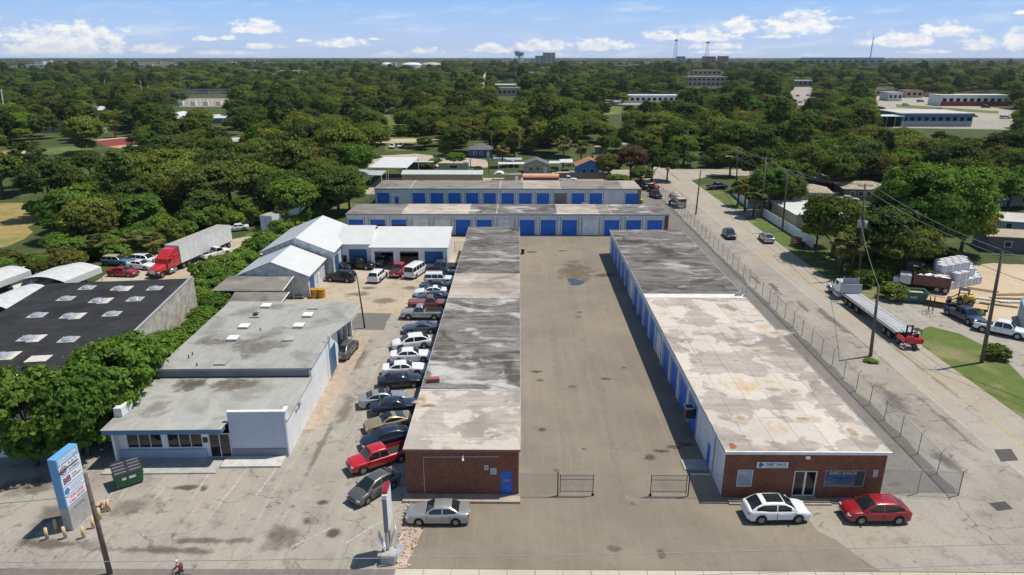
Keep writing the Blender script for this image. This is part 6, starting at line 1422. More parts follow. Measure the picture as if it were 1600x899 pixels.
# white vinyl fence panels along the right-hand house
def panel_fence(label, a, b, h, mat, n):
    o = thing('panel_fence', label, 'fence', (a[0],a[1],0)); d = Vector((b[0]-a[0],b[1]-a[1])); L = d.length; d /= L; rz = math.atan2(d.y,d.x); w = L/n
    o.rotation_euler = (0,0,rz)
    for i in range(n): m = MB(); m.box(i*w+.06,-.03,.08,(i+1)*w-.06,.03,h); m.build('panel', mat, o)
    for i in range(n+1): m = MB(); m.box(i*w-.06,-.065,0,i*w+.06,.065,h+.08); m.build('post', mat, o)
    return o
M_vinyl = plain('white_vinyl',(.70,.72,.73),.5,var=.05)
panel_fence('long white vinyl fence along the grass verge by the side road',(53.2,146.2),(53.5,120.5),1.85,M_vinyl,11)
panel_fence('short white vinyl fence behind the fan palms',(54.0,171),(52.4,153.5),1.75,M_vinyl,7)
panel_fence('weathered wood fence behind the tan roofed house',(74,190),(98,178),1.9,M_wood,10)
# ------------------------------------------------------------------ poles and wires
def pole(label, base, top, r=.16, arms=0, lamp=False, name='utility_pole', transformer=False, mat=None):
    g_ = G(*base); Y = g_[1]; d = ray(*top); t = Y/d[1]; tx = d[0]*t; tz = CAM_H+d[2]*t
    o = thing(name, label, 'pole', (g_[0],g_[1],0)); dx = tx-g_[0]
    m = MB(); m.tube([(0,0,-.1),(dx*.5,0,tz*.5),(dx,0,tz)],[r*1.2,r,r*.75],8); m.build('shaft', mat or M_pole, o, smooth=True)
    for i in range(arms):
        z = tz-.35-i*.9; m = MB(); m.cbox((dx*z/tz,0,z),(2.2,.10,.12)); c_ = m.build('crossarm', M_wood, o)
        m = MB()
        for q in (-1,-.4,.4,1): m.cyl((dx*z/tz+q,0,z+.06),(dx*z/tz+q,0,z+.24),.045,.035,6)
        m.build('insulators', M_trimgrey, c_)
    if lamp:
        z = tz*.72; m = MB(); m.tube([(dx*.72,0,z),(dx*.72-1.2,0,z+.5),(dx*.72-2.4,0,z+.55)],.04,6); m.build('lamp_arm', M_steel, o); m = MB(); m.cbox((dx*.72-2.7,0,z+.53),(.7,.28,.14),ch=.05); m.build('lamp_head', M_trim, o)
    if transformer:
        for q in (-.45,.45): m = MB(); m.cyl((dx*.6+q,.1,tz*.55),(dx*.6+q,.1,tz*.55+1.0),.28,.28,12); m.build('transformer', M_trimgrey, o, smooth=True)
    return Vector((tx,Y,tz))
T_l = pole('leaning wooden pole beside the blue sign pylon',(172,897),(133,740),.15)
T2 = pole('bare wooden pole at the road edge by the flatbed',(1360,557),(1373,447),.17)
T3 = pole('tall wooden pole on the grass verge by the white pickup',(1534,567),(1566,394),.19,1)
T4 = pole('wooden pole with transformer in front of the huge oak',(1343,436),(1352,287),.18,1,transformer=True)
T5 = pole('wooden pole beside the long white vinyl fence',(1222,362),(1231,265),.17,2)
T6 = pole('pale wooden pole at the start of the vinyl fence',(1189,340),(1197,246),.17,1,mat=M_wood)
T7 = pole('wooden pole on the shoulder left of the side road',(1087,336),(1095,266),.15,0)
T8 = pole('street lamp pole behind the fan palms',(1151,292),(1152,230),.16,1,lamp=True)
T9 = pole('thin wooden pole in the workshop forecourt',(570,513),(558,433),.10)
T10 = pole('tall concrete power pole at the far left edge',(10,202),(2,140),.35,3,mat=M_concrete)
T11 = pole('steel pole between the vines and the lean to',(359,452),(352,398),.08,mat=M_blackmetal)
T12 = pole('wooden pole behind the dark blue house',(769,252),(768,205),.12,0); pole('thin wooden pole beside the fan palm behind the sheds',(764,272),(762,222),.10,mat=M_wood)
for b_,t_,lab in (((1075,262),(1075,202),'wooden pole with lamp beyond the road junction'),((1013,206),(1014,168),'far wooden pole in the trees behind the blue house'),((972,190),(972,155),'far wooden pole by the distant lawn'),((166,148),(163,125),'distant pole left of the substation'),((224,158),(219,126),'leftmost tall distant pole by the substation'),((234,158),(231,133),'second distant pole by the substation'),((285,148),(282,123),'distant pole above the substation'),((436,155),(435,138),'distant pole in the left wood'),((548,158),(547,140),'distant pole in the wood behind the lawn')):
    pole(lab,b_,t_,.22 if b_[1] < 170 else .16,1,mat=M_concrete if b_[1] < 170 else None)
M_wireg = plain('cable_grey',(.16,.16,.165),.6,var=0)
def wire(label, a, b, sag, r=.032):
    m = MB(); pts = []; n = 14
    for i in range(n+1):
        t = i/n; p_ = Vector(a).lerp(Vector(b),t); p_.z -= sag*4*t*(1-t); pts.append(p_)
    m.tube(pts,r,4); return tag(m.build('power_line', M_wireg),label,'wire','overhead wires')
T_end = Vector((66,44,12.5))
for i,(dx,dz) in enumerate(((-.9,-.1),(.9,-.1),(0,-2.2))):
    w_ = ('left top','right top','lower')[i]
    for a,b,nm in ((T8,T6,'between the lamp pole and pale pole'),(T6,T5,'between the pale pole and vinyl fence pole'),(T5,T4,'between the vinyl fence pole and transformer pole'),(T4,T3,'between the transformer pole and verge pole'),(T3,T_end,'running off to the right from the verge pole')):
        wire(w_+' wire '+nm, (a.x+dx,a.y,a.z+dz),(b.x+dx,b.y,b.z+dz),.7)
wire('wire from the bare road pole to the transformer pole',T2[:],(T4.x,T4.y,T4.z-5),.6); wire('wire crossing from shoulder pole to pale pole',T7[:],(T6.x,T6.y,T6.z-3),.6)
wa = G(-250,885,8.0); wb = G(1850,846,8.0); wire('overhead wire running along the front pavement',(wa[0],wa[1],8.2),(wb[0],wb[1],8.2),.35,.016).data.materials[0] = M_trimgrey
wa = G(1150,899,7.2); wb = G(1850,870,7.2); wire('lower overhead wire at the front right corner',(wa[0]-30,wa[1]-1.5,7.2),(wb[0],wb[1],7.2),.1,.016).data.materials[0] = M_trimgrey
wa = G(-160,797,5.0); wb = G(108,777,5.0); o = wire('dark cable stretched left from the blue sign pylon',(wa[0],wa[1],5.0),(wb[0],wb[1],5.0),.1,.022)
# ------------------------------------------------------------------ sign pylon with bollards
sgn = thing('sign_pylon','tall blue edged multi tenant sign pylon on a concrete plinth','sign',(-32.9,42.6,0),R_(-4))
m = MB(); m.cbox((0,0,.95),(.70,2.15,1.9),ch=.03); m.build('plinth', M_concrete, sgn)
m = MB(); m.cbox((0,0,3.95),(.66,2.25,4.1),ch=.02); m.build('cabinet', plain('sign_cabinet_blue',(.13,.34,.58),.45,var=.05), sgn)
M_pan = plain('sign_panel_white',(.74,.74,.76),.5,var=.03); M_head = plain('sign_header_blue',(.30,.52,.68),.5,var=.08)
zs_ = [(5.35,5.95,M_head),(4.45,5.30,M_pan),(3.60,4.40,M_pan),(2.85,3.55,M_pan),(2.00,2.80,M_pan)]
M_sgr = plain('sign_red',(.55,.06,.09),.5,var=0); M_sgk = plain('sign_black',(.03,.03,.035),.5,var=0); M_sgm = plain('sign_maroon',(.16,.02,.06),.5,var=0); M_sgb = plain('sign_blue',(.06,.20,.48),.5,var=0); M_sgw = plain('sign_white',(.70,.72,.74),.5)
for z0,z1,mt in zs_: m = MB(); m.box(.331,-1.06,z0+.02,.345,1.06,z1-.02); m.build('tenant_panel', mt, sgn)
rr = (R_(90),0,R_(90))
def stext(s_, mt, size, y, z, bold=.0, sx_=1.0): return text(s_, mt, size, sgn, (.352,y,z), rr, bold=bold, sx_=sx_)
def sbars(mt, y0, y1, z, h, seed):        # print too worn to read
    r_ = random.Random(seed); y = y0; m = MB()
    while y < y1-.05:
        w = min(r_.uniform(.06,.20), y1-y); m.box(.346,y,z-h*r_.uniform(.35,.5),.350,y+w,z+h*r_.uniform(.35,.5)); y += w+r_.uniform(.03,.07)
    m.build('worn_print', mt, sgn)
sbars(M_sgw,-.9,.9,5.70,.20,1); sbars(M_sgw,-.9,.4,5.48,.13,2)
stext('A · A · T', M_sgk, .22, .3, 5.12, .008); stext('Investigations', M_sgk, .26, .3, 4.88, .008, .8); sbars(M_sgk,-.2,.85,4.62,.12,3)
for r0,mt in ((.34,M_sgm),(.27,M_pan),(.20,M_sgm),(.12,M_pan),(.07,M_sgr)):
    m = MB(); m.cyl((.346+(.34-r0)*.02,-.68,4.87),(.350+(.34-r0)*.02,-.68,4.87),r0,r0,20); m.build('round_emblem', mt, sgn)
stext('BfB', M_sgm, .68, -.55, 4.0, .02, .8); sbars(M_sgk,.0,.4,4.12,.12,4); sbars(M_sgk,.0,.95,3.92,.10,5)
m = MB(); m.cyl((.346,-.78,3.2),(.351,-.78,3.2),.25,.25,18); m.build('globe_emblem', M_sgb, sgn)
for i in range(3): m = MB(); m.box(.346,-.4,3.36-.16*i,.350,.95-.15*i,3.40-.16*i); m.build('small_print', M_sgb, sgn)
stext('FOR LEASE', M_sgr, .30, .05, 2.58, .004, .95); stext('CALL NOW', M_sgr, .30, .0, 2.24, .004)
sbars(plain('sign_grey',(.26,.27,.29),.6,var=0),-.5,.6,1.58,.18,6)
m = MB(); m.tube([(.42,-1.2,4.9),(.40,-.35,4.95)],.05,6); m.build('cable_sleeve', M_black, sgn)
bm = MB(); bm.cyl((0,0,0),(0,0,.95),.11,.11,12); bm.dome((0,0,.95),.11,.11,.05,12,3); bme = bm.mesh('bollard', M_cream, True)
bl_lab = ['leftmost bollard in front of the sign pylon','second bollard from the left before the sign pylon','third bollard from the left before the sign pylon','bollard at the right corner of the sign plinth','bollard behind the leaning pole','left bollard of the pair by the rubble','right bollard of the pair by the rubble','bollard standing in the shadow of the sign pylon']
for (px,py),lb in zip(((74,843),(103,841),(131,841),(146,826),(157,812),(165,800),(171,799),(88,830)),bl_lab):
    p = G(px,py); o = link('bollard', bme, None, (p[0],p[1],.01)); tag(o,lb,'bollard','bollards round the sign pylon'); o.rotation_euler = (random.uniform(-.05,.05),random.uniform(-.05,.05),0)
sheet('pylon_kerb', wob([(-34.6,40.6),(-31.2,40.6),(-31.2,44.8),(-34.4,44.8)],.12,1,31), .02, M_shoulder, left_lot)
p = G(158,795); m = MB()
for i in range(7): m.cbox((p[0]+random.uniform(-.6,.4),p[1]+random.uniform(-.2,.6),.10+.05*i),(random.uniform(.3,.8),random.uniform(.12,.3),.12),rz=random.uniform(0,3))
tag(m.build('rubble_pile', M_rubble),'small heap of broken concrete beside the bollards','rubble',kind='stuff')
# green dumpster
o = thing('dumpster','dark green dumpster with black lids on the front lot','dumpster',(-31.8,47.55,.02),R_(38))
m = MB(); v = [(-.95,-.75,.15),(.95,-.75,.15),(.95,.75,.15),(-.95,.75,.15),(-1.05,-.85,1.25),(1.05,-.85,1.25),(1.05,.85,1.55),(-1.05,.85,1.55)]; m.add(v,[(0,3,2,1),(0,1,5,4),(1,2,6,5),(2,3,7,6),(3,0,4,7),(4,5,6,7)]); m.build('body', M_green, o)
M_lid = plain('black_lid',(.028,.028,.03),.5)
for s in (-1,1):
    m = MB(); v = [(min(.01*s,1.06*s),-.90,1.27),(max(.01*s,1.06*s),-.90,1.27),(max(.01*s,1.06*s),.86,1.58),(min(.01*s,1.06*s),.86,1.58)]; m.add(v+[(a,b,c_+.05) for a,b,c_ in v],[(3,2,1,0),(4,5,6,7)]+[(i,(i+1)%4,(i+1)%4+4,i+4) for i in range(4)]); ld = m.build('lid', M_lid, o)
    m = MB()
    for i in range(4): y = -.6+.4*i; z = 1.33+(y+.9)*.176; m.box(min(.12*s,.95*s),y-.03,z,max(.12*s,.95*s),y+.03,z+.035)
    m.build('lid_rib', M_trimgrey, ld)
    m = MB(); m.box(s*1.0-.06,-.5,.75,s*1.0+.10,.5,.92); m.build('lift_pocket', M_green, o)
    for y in (-.6,.6): m = MB(); m.cyl((s*.75-.04,y,.08),(s*.75+.04,y,.08),.09,.09,8); m.build('caster', M_black, o)
for x,w in ((-.35,.3),(.25,.5)): m = MB(); m.cbox((x,-.84,.92),(w,.01,.22),rx=-.09); m.build('sticker', M_trim, o)
# broken sign by the drive
o = thing('broken_sign','torn white sign frame standing on a concrete footing by the drive','sign',(-8.85,38.6,0))
m = MB(); m.cbox((0,0,.4),(1.0,1.0,.8),ch=.05); m.build('footing', M_concrete, o)
m = MB(); m.cyl((-.12,.1,.7),(-.16,.2,5.3),.09,.09,8); m.cyl((-.12,1.1,.2),(-.16,1.1,5.3),.09,.09,8); m.build('post', M_steel, o)
m = MB(); m.cbox((-.05,.65,3.9),(.34,1.45,2.9),ch=.02); m.build('cabinet', M_trim, o)
m = MB(); m.cbox((-.05,-.095,3.7),(.30,.03,2.6)); m.build('cabinet_edge', M_fascgrey, o)
m = MB(); m.cbox((-.05,.65,5.45),(.36,1.2,.22),ch=.03); m.build('cap', P_dred, o)
M_torn = plain('torn_vinyl',(.74,.74,.74),.6,var=.1,scale=3)
for i,(x,y,z,a,b,c_) in enumerate(((.25,.4,1.7,.5,.2,1.5),(.55,.7,1.1,.9,-.3,.9),(-.45,.2,1.4,-.5,.15,1.5),(.7,.1,.9,1.1,.6,.8))):
    m = MB(); m.cbox((x,y,z),(.03,.5+.1*i,c_),ry=a*.6,rz=b); m.build('torn_flap', M_torn, o)
m = MB(); m.cbox((-.3,-.45,.35),(.06,.06,.9),ry=.2); m.cbox((-.2,-.6,.12),(.9,.05,.05),rz=.2); m.build('bracket', M_steel, o)
rb = MB(); rr_ = random.Random(4)
for i in range(110):
    rb.cbox((rr_.uniform(-8.7,-7.2),rr_.uniform(38.1,45),.05),(rr_.uniform(.05,.28),rr_.uniform(.05,.22),rr_.uniform(.04,.12)),rz=rr_.uniform(0,3),rx=rr_.uniform(-.3,.3))
tag(rb.build('rubble', M_rubble),'scattered broken concrete beside the torn sign','rubble',kind='stuff')
# forecourt and alley clutter
p = G(815,397); o = thing('wheelie_bin','black wheeled bin with yellow lid against the storage wall','bin',(p[0]+.2,p[1],0)); m = MB(); m.cbox((0,0,.5),(.55,.6,.9),ch=.05); m.build('body', M_black, o); m = MB(); m.cbox((0,0,1.0),(.6,.65,.1),ch=.04); m.build('lid', M_yellow, o); m = MB(); m.cyl((-.25,.3,.1),(.25,.3,.1),.1,.1,8); m.build('wheels', M_black, o)
M_drum = plain('drum_yellow',(.50,.27,.03),.55,var=.2)
for (px,py),lb in zip(((492,465),(503,465)),('left yellow drum beside the small garage','right yellow drum beside the small garage')):
    p = G(px,py); o = thing('drum',lb,'drum',(p[0],p[1],0),group='yellow drums'); m = MB(); m.cyl((0,0,0),(0,0,1.25),.55,.55,14); m.build('shell', M_drum, o, smooth=False); m = MB(); m.cyl((0,0,1.25),(0,0,1.30),.57,.57,14); m.build('lid', M_drum, o)
    for z in (.4,.85): m = MB(); m.cyl((0,0,z-.03),(0,0,z+.03),.57,.57,14); m.build('hoop', M_yellow, o)
p = G(468,466); o = thing('equipment_cart','grey steel cart beside the yellow drums','cart',(p[0],p[1],0)); m = MB(); m.box(-.8,-.5,.3,.8,.5,.36); m.build('deck', M_steel, o); m = MB()
for x,y in ((-.75,-.45),(.75,-.45),(-.75,.45),(.75,.45)): m.cyl((x,y,.3),(x,y,1.3),.03,.03,5)
m.tube([(-.75,-.45,1.3),(.75,-.45,1.3),(.75,.45,1.3),(-.75,.45,1.3),(-.75,-.45,1.3)],.03,5); m.build('cage', M_steel, o); wheels(o,.18,.1,[(-.6,.45),(.6,.45),(-.6,-.45),(.6,-.45)])
for (px,py,lb) in ((541,497,'pale sheet of scrap leaning by the forecourt pole'),):
    p = G(px,py); m = MB(); m.cbox((0,0,.35),(.9,.08,.7),rx=.4,ch=.02); o = m.build('scrap_sheet', M_trim, None, loc=(p[0],p[1],.05)); tag(o,lb,'scrap')
# timber and tarp behind the black-roofed warehouse
rt = random.Random(8)
for i,(px,py) in enumerate(((305,447),(312,444),(320,448),(327,443),(316,452),(300,452))):
    p = G(px,py); m = MB(); m.cbox((0,0,.15+.1*(i%2)),(rt.uniform(1.2,2.4),.22,.2),rz=rt.uniform(0,3),ch=.02); o = m.build('timber', M_lumber, None, loc=(p[0],p[1],0)); tag(o,('longest','leaning','short','split','lower','outer')[i]+' orange timber dumped behind the warehouse corner','timber','timber by the warehouse corner')
p = G(356,451); m = MB(); m.dome((0,0,0),1.5,1.0,.5,12,4); o = m.build('tarp', plain('blue_tarp',(.06,.22,.48),.45,var=.2,scale=2), None, True, (p[0],p[1],.02)); tag(o,'crumpled blue tarp on the ground by the lean to','tarp')
# ------------------------------------------------------------------ right-hand business yard
o = thing('skip','open green waste skip beside the rounded bush','skip',(55.9,92.2,.02),R_(-12))
m = MB(); 
for a in (((-1.9,-1),(1.9,-1)),((1.9,-1),(1.9,1)),((1.9,1),(-1.9,1)),((-1.9,1),(-1.9,-1))):
    v = [(a[0][0]*.85,a[0][1]*.85,.1),(a[1][0]*.85,a[1][1]*.85,.1),(a[1][0],a[1][1],1.6),(a[0][0],a[0][1],1.6)]; iv = [(x*.95,y*.92,z) for x,y,z in v]; m.add(v+iv,[(0,1,2,3),(7,6,5,4),(3,2,6,7)])
m.box(-1.6,-.84,.1,1.6,.84,.16); m.build('body', M_green2, o)
m = MB(); m.tube([(-1.95,-1.05,1.6),(1.95,-1.05,1.6),(1.95,1.05,1.6),(-1.95,1.05,1.6),(-1.95,-1.05,1.6)],.06,5); m.build('rim', M_green2, o); m = MB(); m.cbox((0,-.945,.9),(.9,.02,.4),rx=-.1); m.build('sticker', plain('faded_sticker',(.40,.38,.28),.7), o)
m = MB(); m.cbox((0,0,1.2),(3.2,1.5,.25),ch=.08); m.build('waste', M_rubble, o)
# stacked wrapped blocks
M_wrap = plain('wrapped_blocks',(.62,.63,.65),.5,var=.06,scale=2); M_wrapd = plain('block_strap',(.13,.13,.14),.6,var=0)
cube_me = MB().cbox((0,0,.6),(1.32,1.22,1.14),ch=.03).mesh('block_bundle', M_wrap)
strap = MB()
for x in (-.4,.4): strap.box(x-.03,-.622,.03,x+.03,.622,1.178); 
strap.box(-.672,-.03,.03,.672,.03,1.178); strap_me = strap.mesh('strap', M_wrapd)
names_c = ('first','second','third','fourth','fifth','sixth','seventh','eighth'); cnt = 0
ang = R_(-24); bx,by = 63.0,97.2
layout = [(i,j,k) for i in range(6) for j in range(4) for k in range(3) if not (k==2 and (i>3 or j==0)) and not (k==1 and i==5) and not (j==0 and i in (1,4) and k>0)]
for (i,j,k) in layout:
    X = i*1.55+rt.uniform(-.06,.06); Y = j*1.42+rt.uniform(-.06,.06); x = bx+X*math.cos(ang)-Y*math.sin(ang)*1.0; y = by+X*math.sin(ang)*-1+Y*math.cos(ang)
    o = thing('block_bundle','%s tier white block bundle in the yard stack, %s column, %s row back'%(('ground','middle','top')[k],names_c[i],names_c[j]),'bundle',(x,y,k*1.19+.02),R_(20)+rt.uniform(-.05,.05),'stacked white block bundles')
    link('wrapped_bundle',cube_me,o); link('strap',strap_me,o)
# dump truck with brown body
o = thing('dump_truck','white cabbed dump truck with rusty brown body full of debris','truck',(60.6,97.3,.02),R_(152))
m = MB(); m.cbox((2.6,0,1.5),(1.6,2.1,1.5),ch=.12); m.build('cab', P_oldwhite, o); m = MB(); m.cbox((3.75,0,1.15),(.9,1.8,.8),ch=.1); m.build('hood', P_oldwhite, o); m = MB(); m.box(3.36,-.9,1.6,3.43,.9,2.15); m.build('windshield', M_carglass, o)
M_rustb = plain('rusty_body',(.17,.085,.06),.8,var=.35,scale=1.5); m = MB()
m.box(-3.2,-1.2,.95,1.6,1.2,1.05); m.box(-3.2,-1.25,1.05,1.6,-1.17,2.5); m.box(-3.2,1.17,1.05,1.6,1.25,2.5); m.box(1.5,-1.16,1.05,1.6,1.16,2.7); m.build('dump_body', M_rustb, o)
m = MB()
for i in range(14): m.cbox((rt.uniform(-2.8,1),rt.uniform(-.9,.9),rt.uniform(1.5,2.4)),(rt.uniform(.5,1.6),rt.uniform(.2,.7),rt.uniform(.08,.3)),rz=rt.uniform(0,3),rx=rt.uniform(-.4,.4))
m.build('debris', M_trim, o); m = MB(); m.box(-3.2,-.4,.55,3.8,.4,.95); m.build('chassis', M_black, o); wheels(o,.5,.35,[(3.2,.95),(3.2,-.95),(-1.6,.9),(-1.6,-.9),(-2.7,.9),(-2.7,-.9)])
# lowboy trailer with lumber deck and a yellow skid loader
o = thing('equipment_trailer','flat wooden decked trailer behind the dark blue pickup','trailer',(60.6,89.4,.02),R_(145)); 
for i in range(6): m = MB(); m.box(-3.6,-1.2+.4*i+.015,.72,3.6,-1.2+.4*(i+1)-.015,.80); m.build('deck_plank', M_lumber, o)
m = MB(); m.box(-3.7,-1.3,.55,3.7,-1.21,.84); m.box(-3.7,1.21,.55,3.7,1.3,.84); m.box(3.6,-.1,.5,5.0,.1,.62); m.box(-3.7,-1.2,.6,-3.61,1.2,.84); m.build('frame', M_black, o); wheels(o,.38,.25,[(-.6,1.42),(-.6,-1.42),(.4,1.42),(.4,-1.42)])
o = thing('skid_loader','yellow and black loader standing on the wooden trailer','loader',(61.3,88.9,.82),R_(150))
m = MB(); m.cbox((-.5,0,.75),(1.4,1.3,.9),ch=.1); m.build('engine_body', M_yellow, o); m = MB()
for x,y in ((-.3,-.6),(-.3,.6),(.8,-.6),(.8,.6)): m.cyl((x,y,.8),(x,y,2.0),.05,.05,5)
m.box(-.4,-.65,2.0,.9,.65,2.08); m.build('roll_cage', M_black, o); m = MB()
for s in (-1,1): m.tube([(-.9,s*.75,1.3),(.6,s*.75,1.25),(1.5,s*.7,.5)],.09,6)
m.build('lift_arm', M_yellow, o); m = MB(); m.cbox((1.75,0,.32),(.5,1.6,.5),ch=.05); m.build('bucket', M_black, o); wheels(o,.38,.28,[(-.7,.75),(-.7,-.75),(.55,.75),(.55,-.75)])
for i,(px,py,L,a) in enumerate(((1545,470,5,-.5),(1560,478,4.5,-.45),(1575,468,5,-.1),(1585,474,4,-.05),(1535,455,4,-.6),(1580,462,5,.05))):
    p = G(px,py); m = MB(); m.cbox((0,0,.15),(L,.3,.22),rz=a,ch=.02); q = m.build('lumber', M_lumber if i%3 else M_trim, None, loc=(p[0],p[1],.02+.02*i)); tag(q,('long','thin','pale','short','slanting','rearmost')[i]+' beam lying in the gravel yard behind the loader','lumber','lumber in the gravel yard')
p = G(1453,488); o = thing('frame_rack','black steel frame standing beside the green skip','rack',(p[0],p[1],0),R_(60)); m = MB()
for x in (-.9,.9):
    for y in (-.25,.25): m.cyl((x,y,0),(x,y,2.2),.04,.04,5)
m.tube([(-.9,-.25,2.2),(.9,-.25,2.2)],.04,5); m.tube([(-.9,.25,2.2),(.9,.25,2.2)],.04,5); m.build('uprights', M_blackmetal, o); m = MB(); m.tube([(-.9,-.25,1.1),(.9,-.25,1.1)],.03,5); m.tube([(-.9,.25,1.1),(.9,.25,1.1)],.03,5); m.build('rail', M_blackmetal, o)
p = G(1600,512); o = thing('container','pale blue steel container at the right edge','container',(p[0]+1.5,p[1]+1.0,0),R_(60)); m = MB(); m.cbox((0,0,1.25),(6,2.4,2.4),ch=.03); m.build('shell', plain('container_blue',(.20,.34,.46),.6,var=.15), o); m = MB()
for i in range(12): m.box(-2.8+.5*i,-1.24,.15,-2.7+.5*i,-1.205,2.35)
m.build('rib', plain('container_rib',(.18,.31,.43),.6), o)
p = G(1309,418); o = thing('road_sign','small white road sign on a post at the verge','sign',(p[0],p[1],0)); m = MB(); m.cyl((0,0,0),(0,0,2.2),.04,.04,6); m.build('post', M_steel, o); m = MB(); m.cbox((0,-.05,2.0),(.55,.03,.7)); m.build('plate', M_trim, o)
p = G(1175,338); o = thing('park_sign','blue board sign on two posts before the vinyl fence','sign',(p[0],p[1],0),R_(-10))
for x in (-.7,.7): m = MB(); m.cyl((x,0,0),(x,0,2.2),.05,.05,6); m.build('post', M_steel, o)
m = MB(); m.cbox((0,-.06,2.3),(2.3,.08,1.5),ch=.05); m.build('board', plain('board_blue',(.10,.24,.36),.6,var=.3,scale=2), o)
p = G(1243,384); o = thing('pallet_crate','brown wooden crate with dark bin at the road edge','crate',(p[0],p[1],0),R_(20))
for z in (.2,.6,1.0,1.4): m = MB(); m.box(-.8,-.62,z-.14,.8,-.58,z+.14); m.box(-.8,.58,z-.14,.8,.62,z+.14); m.box(-.8,-.58,z-.14,-.76,.58,z+.14); m.box(.76,-.58,z-.14,.8,.58,z+.14); m.build('slat', plain('crate_brown',(.30,.15,.06),.8,var=.2,scale=4), o)
p = G(1254,386); m = MB(); m.cbox((0,0,.5),(.7,.7,1.0),ch=.08); q = m.build('bin', M_blackmetal, None, loc=(p[0],p[1],0)); tag(q,'dark square bin beside the brown crate','bin')
p = G(1323,424); m = MB(); m.cbox((0,0,.6),(.8,.7,1.2),ch=.06); q = m.build('utility_box', M_oldwall, None, loc=(p[0],p[1],0)); tag(q,'tan utility cabinet on the verge by the road sign','cabinet')
# ------------------------------------------------------------------ people
def person(name, label, loc, rz, bones, rad, shirt, legs, skin, cat='person', extra=None):
    o = thing(name, label, cat, (loc[0],loc[1],loc[2]), rz)
    names = list(bones); me = bpy.data.meshes.new('body'); idx = {n:i for i,n in enumerate(names)}
    E_l = [('pelvis','waist'),('waist','chest'),('chest','neck'),('neck','head'),('head','crown'),('chest','sl'),('sl','el'),('el','hl'),('chest','sr'),('sr','er'),('er','hr'),('pelvis','tl'),('tl','kl'),('kl','al'),('al','fl'),('pelvis','tr'),('tr','kr'),('kr','ar'),('ar','fr')]
    me.from_pydata([bones[n] for n in names],[(idx[a],idx[b]) for a,b in E_l],[])
    ob = bpy.data.objects.new('body', me); COL.objects.link(ob)
    md = ob.modifiers.new('s','SKIN'); 
    if not me.skin_vertices: me.skin_vertices.new() if hasattr(me.skin_vertices,'new') else None
    sv = me.skin_vertices[0].data
    for n in names: sv[idx[n]].radius = (rad[n],rad[n])
    sv[idx['pelvis']].use_root = True
    s2 = ob.modifiers.new('sub','SUBSURF'); s2.levels = 1; s2.render_levels = 1
    dg = bpy.context.evaluated_depsgraph_get(); m2 = bpy.data.meshes.new_from_object(ob.evaluated_get(dg)); bpy.data.objects.remove(ob)
    m2.materials.clear()
    for mt in (skin, shirt, legs): m2.materials.append(mt)
    zn = bones['neck'][2]; zp = bones['pelvis'][2]
    hands = [Vector(bones['hl']),Vector(bones['hr'])]
    for pl in m2.polygons:
        c_ = pl.center; pl.use_smooth = True
        pl.material_index = 0 if c_.z > zn-.02 or min((c_-h).length for h in hands) < .10 else (1 if c_.z > zp-.04 else 2)
    link('body', m2, o); return o
